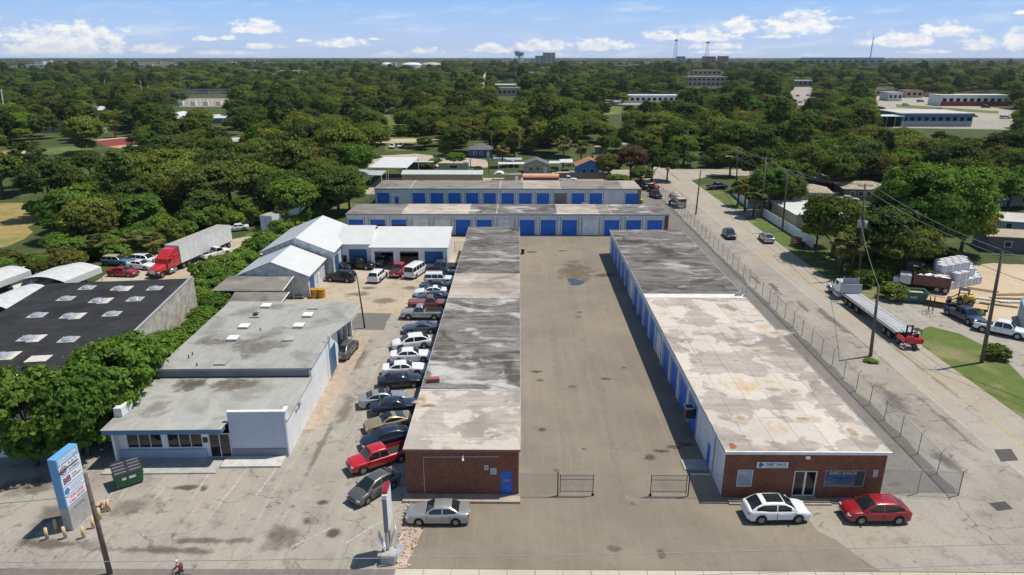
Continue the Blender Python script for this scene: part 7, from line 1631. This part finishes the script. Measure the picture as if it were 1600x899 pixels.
try:
    st_ = dict(pelvis=(0,0,.95),waist=(0,0,1.12),chest=(0,0,1.36),neck=(0,0,1.50),head=(.02,0,1.60),crown=(.02,0,1.72),sl=(0,.20,1.42),el=(.02,.28,1.16),hl=(.14,.24,.94),sr=(0,-.20,1.42),er=(.02,-.28,1.16),hr=(.14,-.24,.94),tl=(0,.10,.88),kl=(.03,.12,.48),al=(-.02,.13,.09),fl=(.16,.14,.05),tr=(0,-.10,.88),kr=(.05,-.12,.48),ar=(0,-.13,.09),fr=(.18,-.14,.05))
    rd_ = dict(pelvis=.15,waist=.14,chest=.17,neck=.06,head=.10,crown=.09,sl=.08,el=.055,hl=.045,sr=.08,er=.055,hr=.045,tl=.10,kl=.07,al=.05,fl=.045,tr=.10,kr=.07,ar=.05,fr=.045)
    M_hv = plain('hivis_fabric',(.50,.72,.03),.8,var=.08); M_jean = plain('dark_trousers',(.022,.026,.036),.85); M_skin = plain('skin',(.36,.22,.15),.6,var=.05)
    M_shirt = plain('maroon_shirt',(.16,.03,.035),.85); M_hair = plain('dark_hair',(.015,.012,.010),.7)
    p = G(1530,502); wk = person('person','person in a lime vest and dark trousers standing by the blue pickup',(p[0],p[1],.03),R_(200),st_,rd_,M_hv,M_jean,M_skin)
    m = MB(); m.dome((.02,0,1.66),.115,.105,.10,12,4); m.build('hard_hat', M_trim, wk, smooth=True)
    sit = dict(pelvis=(0,0,.95),waist=(.04,0,1.10),chest=(.14,0,1.33),neck=(.20,0,1.47),head=(.24,0,1.57),crown=(.25,0,1.69),sl=(.14,.19,1.40),el=(.34,.24,1.20),hl=(.52,.22,1.06),sr=(.14,-.19,1.40),er=(.34,-.24,1.20),hr=(.52,-.22,1.06),tl=(.05,.10,.92),kl=(.40,.12,.72),al=(.22,.12,.36),fl=(.36,.13,.30),tr=(.05,-.10,.92),kr=(.36,-.12,.60),ar=(.16,-.12,.20),fr=(.32,-.13,.16))
    bk = thing('bicycle','bicycle ridden along the gutter at the lower left edge','bicycle',(-22.3,36.40,.02),R_(180))
    for x in (-.5,.55):
        m = MB(); n = 20
        m.tube([(x+.33*math.cos(2*math.pi*i/n),0,.34+.33*math.sin(2*math.pi*i/n)) for i in range(n+1)],.022,5); m.build('wheel', M_black, bk)
    m = MB(); m.tube([(-.5,0,.34),(-.12,0,.32),(.42,0,.80),(-.2,0,.80),(-.12,0,.32)],.02,5); m.tube([(-.5,0,.34),(-.2,0,.80),(-.24,0,.92)],.018,5); m.tube([(.55,0,.34),(.42,0,.80),(.38,0,1.0)],.02,5); m.build('frame', M_blackmetal, bk)
    m = MB(); m.tube([(.45,.26,1.02),(.38,.1,1.0),(.38,-.1,1.0),(.45,-.26,1.02)],.018,5); m.build('handlebar', M_blackmetal, bk); m = MB(); m.cbox((-.24,0,.93),(.26,.15,.06),ch=.02); m.build('saddle', M_black, bk)
    cy = person('person','person in a maroon shirt cycling at the lower left edge',(-22.1,36.40,.0),R_(180),{k:(v_[0]-.02,v_[1],v_[2]+.10) for k,v_ in sit.items()},rd_,M_shirt,M_jean,M_skin)
    m = MB(); m.dome((.23,0,1.72),.12,.105,.10,12,4); m.build('cap', M_trim, cy, smooth=True)
except Exception as ex: print('person failed', ex)

# ------------------------------------------------------------------ houses and sheds
def house(label, c, w, d, eave, ridge, rz, wallm, roofm, hip=False, axis='x', name='house', cat='house', wins=2, door=True, over=.4, flat=False):
    o = thing(name, label, cat, (c[0],c[1],0), rz)
    m = MB(); m.box(-w/2,-d/2,0,w/2,d/2,eave); m.build('wall', wallm, o); mz = eave
    if flat:
        m = MB(); m.box(-w/2-over,-d/2-over,eave+.004,w/2+over,d/2+over,eave+.16); m.build('roof', roofm, o)
    elif hip:
        k = min(w,d)/2*.9; hx = max(.05,w/2-k); hy = max(.05,d/2-k); m = MB(); v = [(-w/2-over,-d/2-over,eave-.05),(w/2+over,-d/2-over,eave-.05),(w/2+over,d/2+over,eave-.05),(-w/2-over,d/2+over,eave-.05),(-hx,-hy,ridge),(hx,-hy,ridge),(hx,hy,ridge),(-hx,hy,ridge)]
        m.add(v,[(3,2,1,0),(0,1,5,4),(1,2,6,5),(2,3,7,6),(3,0,4,7),(4,5,6,7)]); m.build('roof', roofm, o)
    else:
        a,b = (w/2,d/2) if axis == 'x' else (d/2,w/2)
        def P(x,y,z): return (x,y,z) if axis == 'x' else (-y,x,z)
        m = MB(); v = [P(-a,-b,eave),P(-a,b,eave),P(-a,0,ridge-.05)]; m.add(v,[(0,2,1)]); v = [P(a,-b,eave),P(a,b,eave),P(a,0,ridge-.05)]; m.add(v,[(0,1,2)]); m.build('gable', wallm, o)
        for s in (-1,1):
            m = MB(); ez = eave-over*(ridge-eave)/b; v = [P(-a-over,s*(b+over),ez),P(a+over,s*(b+over),ez),P(a+over,0,ridge),P(-a-over,0,ridge)]; m.add(v+[(x,y,z+.09) for x,y,z in v],[(3,2,1,0),(4,5,6,7)]+[(i,(i+1)%4,(i+1)%4+4,i+4) for i in range(4)]); m.build('roof_slope', roofm, o)
    for i in range(wins):
        x = -w/2+w*(i+1)/(wins+1+(.6 if door else 0)); m = MB(); m.box(x-.5,-d/2-.04,1.0,x+.5,-d/2-.003,2.0); q = m.build('window', M_glass, o); m = MB(); m.box(x-.6,-d/2-.055,.92,x+.6,-d/2-.042,1.0); m.box(x-.6,-d/2-.055,2.0,x+.6,-d/2-.042,2.08); m.box(x-.6,-d/2-.055,1.0,x-.5,-d/2-.042,2.0); m.box(x+.5,-d/2-.055,1.0,x+.6,-d/2-.042,2.0); m.build('frame', M_trim, q)
    if door: m = MB(); x = w/2-1.2; m.box(x-.45,-d/2-.05,0,x+.45,-d/2-.003,2.05); m.build('door', M_trim, o)
    return o
M_rtan = plain('tan_shingle',(.36,.29,.21),.9,var=.15); M_rbrown = plain('brown_shingle',(.19,.115,.08),.9,var=.2); M_rgrey = plain('grey_shingle',(.13,.13,.135),.9,var=.2); M_rpale = plain('pale_roof',(.50,.47,.43),.85,var=.15); M_rorange = plain('orange_shingle',(.34,.16,.08),.9,var=.2); M_bluewall = plain('blue_siding',(.03,.20,.46),.6,var=.06); M_dbluewall = plain('dark_blue_siding',(.03,.07,.20),.6); M_tanwall = plain('tan_stucco',(.44,.37,.26),.85,var=.1); M_palegreen = plain('pale_green_wall',(.42,.45,.38),.8); M_tealwall = plain('teal_siding',(.10,.30,.32),.7); M_shedtan = plain('tan_metal',(.27,.215,.14),.6,var=.1); M_seafoam = plain('pale_green_metal',(.46,.52,.47),.5,var=.08); M_salmon = plain('salmon_metal',(.58,.32,.20),.6,var=.08)
p = G(922,275); house('bright blue house with orange brown gable roof behind the rear storage row',(p[0],p[1]+3),8.2,7,2.9,4.7,R_(0),M_bluewall,M_rorange,axis='y')
p = G(945,262); house('tan roofed shed behind the blue house',(p[0],p[1]+4),6,5,2.4,3.2,0,M_shedtan,M_rbrown,wins=1,door=False,name='shed',cat='shed')
p = G(913,240); house('small tan shed in the grass behind the blue house',(p[0]+6,p[1]),4,3,2.4,2.9,0,M_shedtan,M_rtan,flat=True,wins=1,door=False,name='shed',cat='shed')
p = G(838,272); house('grey roofed house with porch behind the rear storage row',(p[0],p[1]+3),7.6,6,2.7,4.2,0,M_tanwall,M_rgrey,axis='y')
p = G(750,247); house('dark blue house with grey hip roof among the trees',(p[0],p[1]+4),8,7,2.8,4.4,0,M_dbluewall,M_rgrey,hip=True)
def openroof(label, c, w, d, h, rz, mat, tilt=.0, name='carport', cat='carport', posts=3, side=None):
    o = thing(name,label,cat,(c[0],c[1],0),rz); m = MB(); v = [(-w/2,-d/2,h),(w/2,-d/2,h),(w/2,d/2,h+tilt),(-w/2,d/2,h+tilt)]; m.add(v+[(x,y,z+.12) for x,y,z in v],[(3,2,1,0),(4,5,6,7)]+[(i,(i+1)%4,(i+1)%4+4,i+4) for i in range(4)]); m.build('roof', mat, o)
    for i in range(posts):
        for y,z in ((-d/2+.15,h),(d/2-.15,h+tilt)): x = -w/2+.2+(w-.4)*i/(posts-1); m = MB(); m.box(x-.08,y-.08,0,x+.08,y+.08,z-.003); m.build('post', M_trim, o)
    if side: m = MB(); m.box(-w/2+.1,d/2-.3,0,w/2-.1,d/2-.25,h-.05); m.build('back_wall', side, o)
    return o
p = G(803,270); openroof('long white carport roof beside the grey roofed house',p,9.5,3.4,2.7,0,M_metalroof,.1); p = G(866,268); openroof('small white awning right of the grey roofed house',p,3.2,3.4,2.6,0,M_metalroof,.2,posts=2); p = G(884,268); openroof('white awning attached left of the blue house',(p[0]+.2,p[1]+2),4.0,4.5,2.6,0,M_metalroof,.4,posts=2)
p = G(793,264); openroof('white metal roof behind the sheds',(p[0],p[1]+4),9,4,2.4,0,M_metalgrey,.1)
p = G(600,281); o = openroof('open sided shed with white sloped roof beside the fence',(p[0]+3,p[1]+2),10.5,17,4.3,R_(-3),M_metalroof,.5,'open_shed','shed',3); p = G(588,283); openroof('lower grey lean to roof in front of the open shed',(p[0]-1,p[1]-6.5),9.5,6,3.1,R_(-3),M_metalgrey,.5,'open_shed','shed',3)
p = G(690,291); house('long tan metal shed with pale green roof behind the rear row',(p[0]+.3,p[1]+1.5),21.5,5,3.3,4.0,0,M_shedtan,M_seafoam,wins=0,door=False,name='shed',cat='shed',over=.15)
p = G(652,268); m = MB(); m.cbox((0,0,1.3),(9.5,2.5,2.6),ch=.03); o = thing('container','dark green container behind the tan metal shed','container',(p[0],p[1]+2,0)); m.build('shell', plain('container_green',(.04,.075,.055),.6), o); m = MB(); m.box(-4.75,-1.25,2.604,4.75,1.25,2.68); m.build('roof', M_seafoam, o)
p = G(708,268); m = MB(); m.cbox((0,0,1.2),(9,2.5,2.4),ch=.03); o = thing('container','tan container behind the tan metal shed','container',(p[0],p[1]+2,0)); m.build('shell', M_tanwall, o); m = MB(); m.box(-1,-1.3,.9,1.2,-1.253,1.6); m.build('window', M_glass, o)
tractor('white truck cab parked behind the tan metal shed', G(735,266), R_(180), P_oldwhite, sleeper=False)
p = G(780,283); o = thing('arched_shelter','white arched canvas shelter behind the rear row','shelter',(p[0],p[1]+1,0)); m = MB(); v=[];f=[]
for i in range(9):
    t = math.pi*i/8
    for y in (-2.2,2.2): v.append((-1.8*math.cos(t),y,.9+1.6*math.sin(t)))
f = [(2*i,2*i+2,2*i+3,2*i+1) for i in range(8)]; m.add(v,f); m.build('canopy', M_metalroof, o, smooth=True); m = MB(); m.box(-1.75,-2.1,0,-1.7,2.1,.95); m.box(1.7,-2.1,0,1.75,2.1,.95); m.build('side_panel', M_trim, o)
p = G(801,286); house('taupe roofed storage shed behind the rear row',(p[0],p[1]+1.2),4.6,3.6,2.2,2.4,0,M_shedtan,M_roof_tan,flat=True,wins=0,door=True,name='shed',cat='shed',over=.1)
p = G(845,287); o = thing('salmon_shed','long salmon pink curved roof shed behind the rear row','shed',(p[0],p[1]+1.5,0)); m = MB(); v=[]
for i in range(9):
    t = math.pi*i/8
    for x in (-5,5): v.append((x,-1.3*math.cos(t),1.6+.9*math.sin(t)))
m.add(v,[(2*i,2*i+2,2*i+3,2*i+1) for i in range(8)]); m.build('roof', M_salmon, o, smooth=True); m = MB(); m.box(-4.9,-1.2,0,4.9,1.2,1.6); m.build('wall', plain('dark_red_wall',(.17,.04,.035),.7), o)
p = G(945,290); m = MB(); m.dome((0,0,0),3.4,1.4,1.0,14,4); o = m.build('covered_boat', M_trim, None, True, (p[0]-12,p[1]-6,.6)); tag(o,'white covered boat just behind the rear row roof','boat')
p = G(900,281); panel_fence('grey board fence in front of the blue house',(p[0]-6,p[1]),(p[0]+10,p[1]+1),1.9,plain('grey_boards',(.15,.14,.125),.9,var=.25),7)
# right side of the road
p = G(1268,318); house('tan roofed house with cream walls among the oaks',(p[0],p[1]+4),10,8,2.7,3.9,R_(-12),M_palegreen,M_rtan,hip=True)
p = G(1238,345); o = house('tan walled house with bright white flat roof behind the vinyl fence',(61.0,143.0),9.5,14,2.7,2.9,R_(0),M_tanwall,M_metalroof,flat=True,wins=2)
p = G(1358,313); house('tan hip roofed house with screened porch',(p[0],p[1]+4),11,8,2.7,3.9,R_(-8),M_rgrey,M_rtan,hip=True,wins=4)
p = G(1270,290); house('pale blue pyramid roofed hut among the oaks',(p[0],p[1]+2),5,5,2.2,4.4,0,M_rgrey,plain('pale_blue_roof',(.50,.54,.58),.6),hip=True,wins=1,door=False,name='hut',cat='hut')
p = G(1290,258); house('pale green house far behind the fan palm',(p[0]-4,p[1]+5),8,7,2.9,4,0,M_palegreen,M_rpale)
p = G(1530,318); house('pale blue grey mobile home right of the huge oak',(p[0],p[1]),12,5,2.6,3.3,R_(-14),plain('pale_teal_wall',(.24,.33,.36),.7),M_rpale,name='mobile_home',cat='house')
p = G(1585,322); house('cream house with brown roof at the right edge',(p[0]+4,p[1]+4),13,9,2.8,4.2,R_(-14),M_tanwall,M_rbrown,wins=3)
p = G(1570,360); house('long grey roofed mobile home at the right edge',(p[0]+1,p[1]),20,6,2.5,3.5,R_(-18),plain('grey_siding',(.30,.33,.36),.7),M_rpale,name='mobile_home',cat='house',wins=3)
p = G(1590,392); house('tan flat roofed home behind the white block stack',(p[0]+2,p[1]+1),15,6,2.7,2.9,R_(-12),M_rgrey,M_rtan,flat=True,name='mobile_home',cat='house',wins=3)
# left mid distance
for px,py,w,d,ev,rg,lab,wm,rm,hp in ((88,206,11,9,3,4.6,'tan roofed house left of the red roofed block',M_tanwall,M_rtan,False),(148,208,7,9,3,5,'grey gabled house left of the red roofed block',M_palegreen,M_rpale,False),(150,180,7,7,3,5.5,'teal house deep in the left wood',M_tealwall,M_rgrey,True),(275,193,9,7,2.8,4,'pale roofed house below the substation',M_palegreen,M_rpale,False),(338,192,13,9,2.8,4.2,'white roofed house right of the substation',M_tealwall,M_metalroof,False),(402,213,9,8,2.8,4.2,'white roofed cottage in the left wood',M_tanwall,M_metalgrey,False),(368,230,10,7,2.6,3.6,'tan roofed house half hidden in the left wood',M_tanwall,M_rpale,False)):
    p = G(px,py); house(lab,p,w,d,ev,rg,R_(rw.uniform(-15,15)),wm,rm,hip=hp)
ct_ = sheet('sports_court', [G(146,220),G(216,214),G(217,223),G(166,229)], .02, plain('court_red',(.22,.035,.03),.8,var=.12,scale=.2))
sheet('court_edge', [G(168,229.5),G(217,223.5),G(217,229),G(186,232)], .022, plain('court_orange',(.50,.26,.12),.8,var=.15,scale=.2), ct_); sheet('court_kerb', [G(140,219.6),G(216,213),G(216,214),G(142,221)], .024, M_walk, ct_)
p = G(281,190); o = thing('arched_greenhouse','white and green arched greenhouse below the substation','greenhouse',(p[0],p[1],0)); m = MB(); v=[]
for i in range(9):
    t = math.pi*i/8
    for y in (-6,6): v.append((-4*math.cos(t),y,1+4*math.sin(t)))
m.add(v,[(2*i,2*i+2,2*i+3,2*i+1) for i in range(8)]); m.build('cover', M_metalroof, o, smooth=True); m = MB(); m.add([v[2*i] for i in range(9)],[tuple(range(9))]); m.build('end_wall', M_seafoam, o)
# substation lattice
p = G(318,166); o = thing('substation','grey steel substation gantries in a clearing in the left wood','substation',(p[0],p[1],0))
for i in range(7):
    for j in range(3):
        x = -24+8*i; y = j*11; m = MB(); m.cyl((x,y,0),(x,y,9+2*(j%2)),.14,.12,5); m.build('column', M_trimgrey, o)
for j in range(3): m = MB(); m.box(-24.3,j*11-.2,8.6+2*(j%2),24.3,j*11+.2,9.2+2*(j%2)); m.build('beam', M_trimgrey, o)
for i in range(5): m = MB(); m.cbox((-18+9*i,5,1.6),(3.5,2.6,3.0),ch=.1); q = m.build('transformer', M_trim, o); m = MB(); m.cyl((-18+9*i,5,3.1),(-18+9*i,5,4.6),.2,.15,6); m.build('bushing', M_trimgrey, q)
sheet('substation_gravel', [G(280,167),G(368,167),G(366,154),G(292,154)], .018, M_shoulder)
# ------------------------------------------------------------------ far town
def block(label, px, py, wpx, hm, depth, wallm, roofm, name='warehouse', cat='building', Y=None, storeys=1, band=None):
    p = G(px,py) if Y is None else (ray(px,89)[0]/ray(px,89)[1]*Y, Y); s = math.hypot(*p)/FPX; w = wpx*s
    o = thing(name,label,cat,(p[0],p[1]+depth/2,0)); m = MB(); m.box(-w/2,-depth/2,0,w/2,depth/2,hm); m.build('wall', wallm, o)
    m = MB(); m.box(-w/2-.3,-depth/2-.3,hm+.01,w/2+.3,depth/2+.3,hm+.5); m.build('roof', roofm, o)
    n = max(2,min(10,int(wpx/6)))
    for k in range(storeys):
        for i in range(n):
            x = -w/2+w*(i+.5)/n; z = hm*(k+.35)/storeys; m = MB(); m.box(x-w/n*.28,-depth/2-.08,z,x+w/n*.28,-depth/2-.01,z+hm/storeys*.4); m.build('window', M_glass, o)
    if band: m = MB(); m.box(-w/2+.1,-depth/2-.12,0,w/2-.1,-depth/2-.085,hm*.45); m.build('base_band', band, o)
    return o
M_bw = plain('far_white',(.66,.66,.65),.7,var=.05); M_bt = plain('far_tan',(.46,.38,.29),.8,var=.08); M_redb = plain('far_red',(.28,.04,.05),.7); M_bbl = plain('far_blue',(.06,.17,.33),.6); M_bg = plain('far_grey',(.34,.35,.36),.8); M_brk = plain('far_brick',(.30,.13,.09),.8)
block('blue walled warehouse with wide grey roof beyond the right woods',1462,198,92,6.0,26,M_bbl,M_rpale,band=M_bg)
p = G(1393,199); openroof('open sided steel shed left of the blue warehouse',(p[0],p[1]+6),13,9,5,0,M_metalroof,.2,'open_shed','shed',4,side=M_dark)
block('long white building with dark red base by the far highway',1522,166,86,7.0,16,M_bw,M_rpale,band=M_redb); block('grey white building right of the red based one',1580,166,22,6.5,14,M_bw,M_metalroof)
block('white gabled store beyond the highway',1398,158,18,6,14,M_bw,M_metalgrey); block('orange brown store beside the white gabled store',1428,153,22,5.5,14,M_bt,M_rorange); block('tan flat store left of the white gabled store',1375,150,24,5,14,M_bt,M_rbrown)
block('tan two storey institution with hip roof in the far trees',1103,135,66,10,40,M_bt,M_rbrown,storeys=2); block('orange roofed hall behind the tan institution',1105,118,40,9,30,M_bt,M_rorange)
block('long low white building beside the distant lawn',1018,161,82,5.0,16,M_bw,M_metalroof); block('low grey building left of the far car park',1250,135,34,6,16,M_bg,M_rpale)
block('tan roofed building right of the straight far street',792,150,40,6,24,M_bt,M_rbrown); block('white flat building right of the straight far street',790,141,32,5,20,M_bw,M_metalroof)
for px,w,lab in ((52,26,'leftmost long white warehouse near the horizon'),(78,30,'white warehouse near the horizon left of centre wood'),(218,26,'white warehouse above the left wood'),(228,16,'cream warehouse above the left wood'),(270,20,'tall white warehouse above the left wood'),(315,22,'low white warehouse left of the dark far clump'),(356,12,'small white warehouse left of the dark far clump')):
    block(lab,px,106.5,w,9,40,M_bw,M_metalroof)
for px,wd,mt,lab in ((604,16,M_bw,'left white domed storage tank near the horizon'),(643,29,M_bw,'middle white domed storage tank near the horizon'),(674,30,M_bt,'right cream domed storage tank near the horizon')):
    Y = 1900; x = ray(px,89)[0]/ray(px,89)[1]*Y; r = wd/2*math.hypot(x,Y)/FPX; o = thing('storage_tank',lab,'tank',(x,Y,0)); m = MB(); m.cyl((0,0,0),(0,0,13),r,r,24); m.build('shell', mt, o, smooth=False); m = MB(); m.dome((0,0,13),r,r,6,24,5); m.build('dome_roof', mt, o, smooth=True)
def far_at(px, Y): d = ray(px,89); return d[0]/d[1]*Y
x = far_at(811.5,2000); o = thing('water_tower','pale water tower with bulbous tank on the horizon','water tower',(x,2000,0)); m = MB(); prof = [(0,34),(7,35),(13,40),(13.5,46),(9,50),(0,51)]; v=[];n=16
for r_h in prof:
    for i in range(n): t=2*math.pi*i/n; v.append((max(r_h[0],.05)*math.cos(t),max(r_h[0],.05)*math.sin(t),r_h[1]))
m.add(v,[(j*n+i,j*n+(i+1)%n,(j+1)*n+(i+1)%n,(j+1)*n+i) for j in range(len(prof)-1) for i in range(n)]); m.build('tank', plain('tower_blue_grey',(.38,.45,.50),.6), o, smooth=True)
m = MB(); m.cyl((0,0,0),(0,0,35),3,3,12); m.build('riser', M_bw, o)
for i in range(6): t = i*math.pi/3; m = MB(); m.cyl((11*math.cos(t),11*math.sin(t),0),(11*math.cos(t),11*math.sin(t),42),.8,.8,6); m.build('leg', M_bw, o)
block('tall tan apartment tower on the horizon right of the water tower',858,0,18,46,40,M_bt,M_bt,'apartment_tower','building',Y=2500,storeys=6); block('lower tan block beside the apartment tower',843,0,12,36,40,M_bt,M_bt,'apartment_tower','building',Y=2500,storeys=4)
block('grey tower block below the left lattice mast',1065,0,11,34,30,M_bg,M_bg,'apartment_tower','building',Y=2600,storeys=4); block('left red brick block below the right lattice mast',1110,0,16,34,40,M_brk,M_brk,'apartment_tower','building',Y=2700,storeys=3); block('right red brick block on the horizon',1132,0,12,35,40,M_brk,M_brk,'apartment_tower','building',Y=2700,storeys=3)
block('long grey industrial building near the right horizon',1322,0,104,30,60,M_bg,M_rpale,Y=2600)
def mast(px, Y, zt, w, lab, solid=False):
    x = far_at(px,Y); o = thing('lattice_mast',lab,'mast',(x,Y,0)); m = MB()
    for sx_ in (-1,1):
        for sy_ in (-1,1): m.cyl((sx_*w,sy_*w,0),(sx_*w*.45,sy_*w*.45,zt*.86),.45,.35,5)
    m.build('leg', M_trimgrey, o); m = MB(); k = 12
    for i in range(k):
        z0=zt*.86*i/k; z1=zt*.86*(i+1)/k; a=w*(1-.55*i/k); b=w*(1-.55*(i+1)/k)
        for s in (-1,1): m.cyl((-a,s*a,z0),(b,s*b,z1),.22,.22,4); m.cyl((a,s*a,z0),(-b,s*b,z1),.22,.22,4)
    m.build('bracing', M_trimgrey, o); m = MB(); m.cyl((0,0,zt*.84),(0,0,zt*.89),w*1.0,w*1.0,10); m.build('platform', M_trimgrey, o); m = MB(); m.cyl((0,0,zt*.88),(0,0,zt),.5,.2,6); m.build('antenna', M_trimgrey, o)
mast(1055,2800,108,7,'left lattice mast on the horizon'); mast(1104,2800,98,8,'right lattice mast on the horizon'); mast(1360,2600,110,1.6,'thin antenna mast near the right horizon')
# small pale buildings scattered through the far town
rf = random.Random(77); NEAR = ('left','middle','right')
for i in range(64):
    px = rf.uniform(20,1580); Yd = rf.choice((1100,1400,1800,2300,2800,3300))*rf.uniform(.9,1.1)
    if Yd < 1500 and 560 < px < 700: continue
    x = far_at(px,Yd); w = rf.uniform(18,46); h = rf.uniform(9,15) if Yd < 2000 else rf.uniform(13,19)
    o = thing('far_building','small pale flat roofed building among the %s far trees'%NEAR[min(2,int(px/534))],'building',(x,Yd,0),rf.uniform(-.4,.4),'small far buildings among the trees')
    mw = rf.choice((M_bw,M_bw,M_bt,M_bg,M_rpale)); m = MB(); m.box(-w/2,-8,0,w/2,8,h); m.build('wall', mw, o); m = MB(); m.box(-w/2-.4,-8.4,h+.01,w/2+.4,8.4,h+.6); m.build('roof', rf.choice((M_metalroof,M_rpale,M_rorange,M_metalgrey)), o)
rmh = random.Random(31)
for i,(px,py,w_) in enumerate(MIDH):
    house('%s roofed house glimpsed among the trees, %s of the picture'%(('white','grey','tan','pale')[i%4],'left third' if px < 534 else ('middle' if px < 1067 else 'right third')),G(px,py),w_,w_*.7,3.2,5.0,rmh.uniform(-.6,.6),(M_palegreen,M_tanwall,M_bw)[i%3],(M_metalroof,M_metalgrey,M_rtan,M_rpale)[i%4],wins=2)['group'] = 'houses glimpsed among the trees'

# ------------------------------------------------------------------ air
hz = MB(); hz.box(-9500,-60,-1.0,9500,9400,128)
hm_ = bpy.data.materials.new('haze'); hm_.use_nodes = True; ht = hm_.node_tree; ht.nodes.clear()
pv = nd(ht,'ShaderNodeVolumePrincipled'); pv.inputs['Color'].default_value = (.80,.88,1.0,1); pv.inputs['Density'].default_value = 4.5e-5; pv.inputs['Anisotropy'].default_value = .2
hout = nd(ht,'ShaderNodeOutputMaterial'); ht.links.new(pv.outputs[0], hout.inputs['Volume'])
haze = hz.build('haze', hm_); haze['kind'] = 'stuff'; haze['label'] = 'thin pale blue air between viewer and horizon'
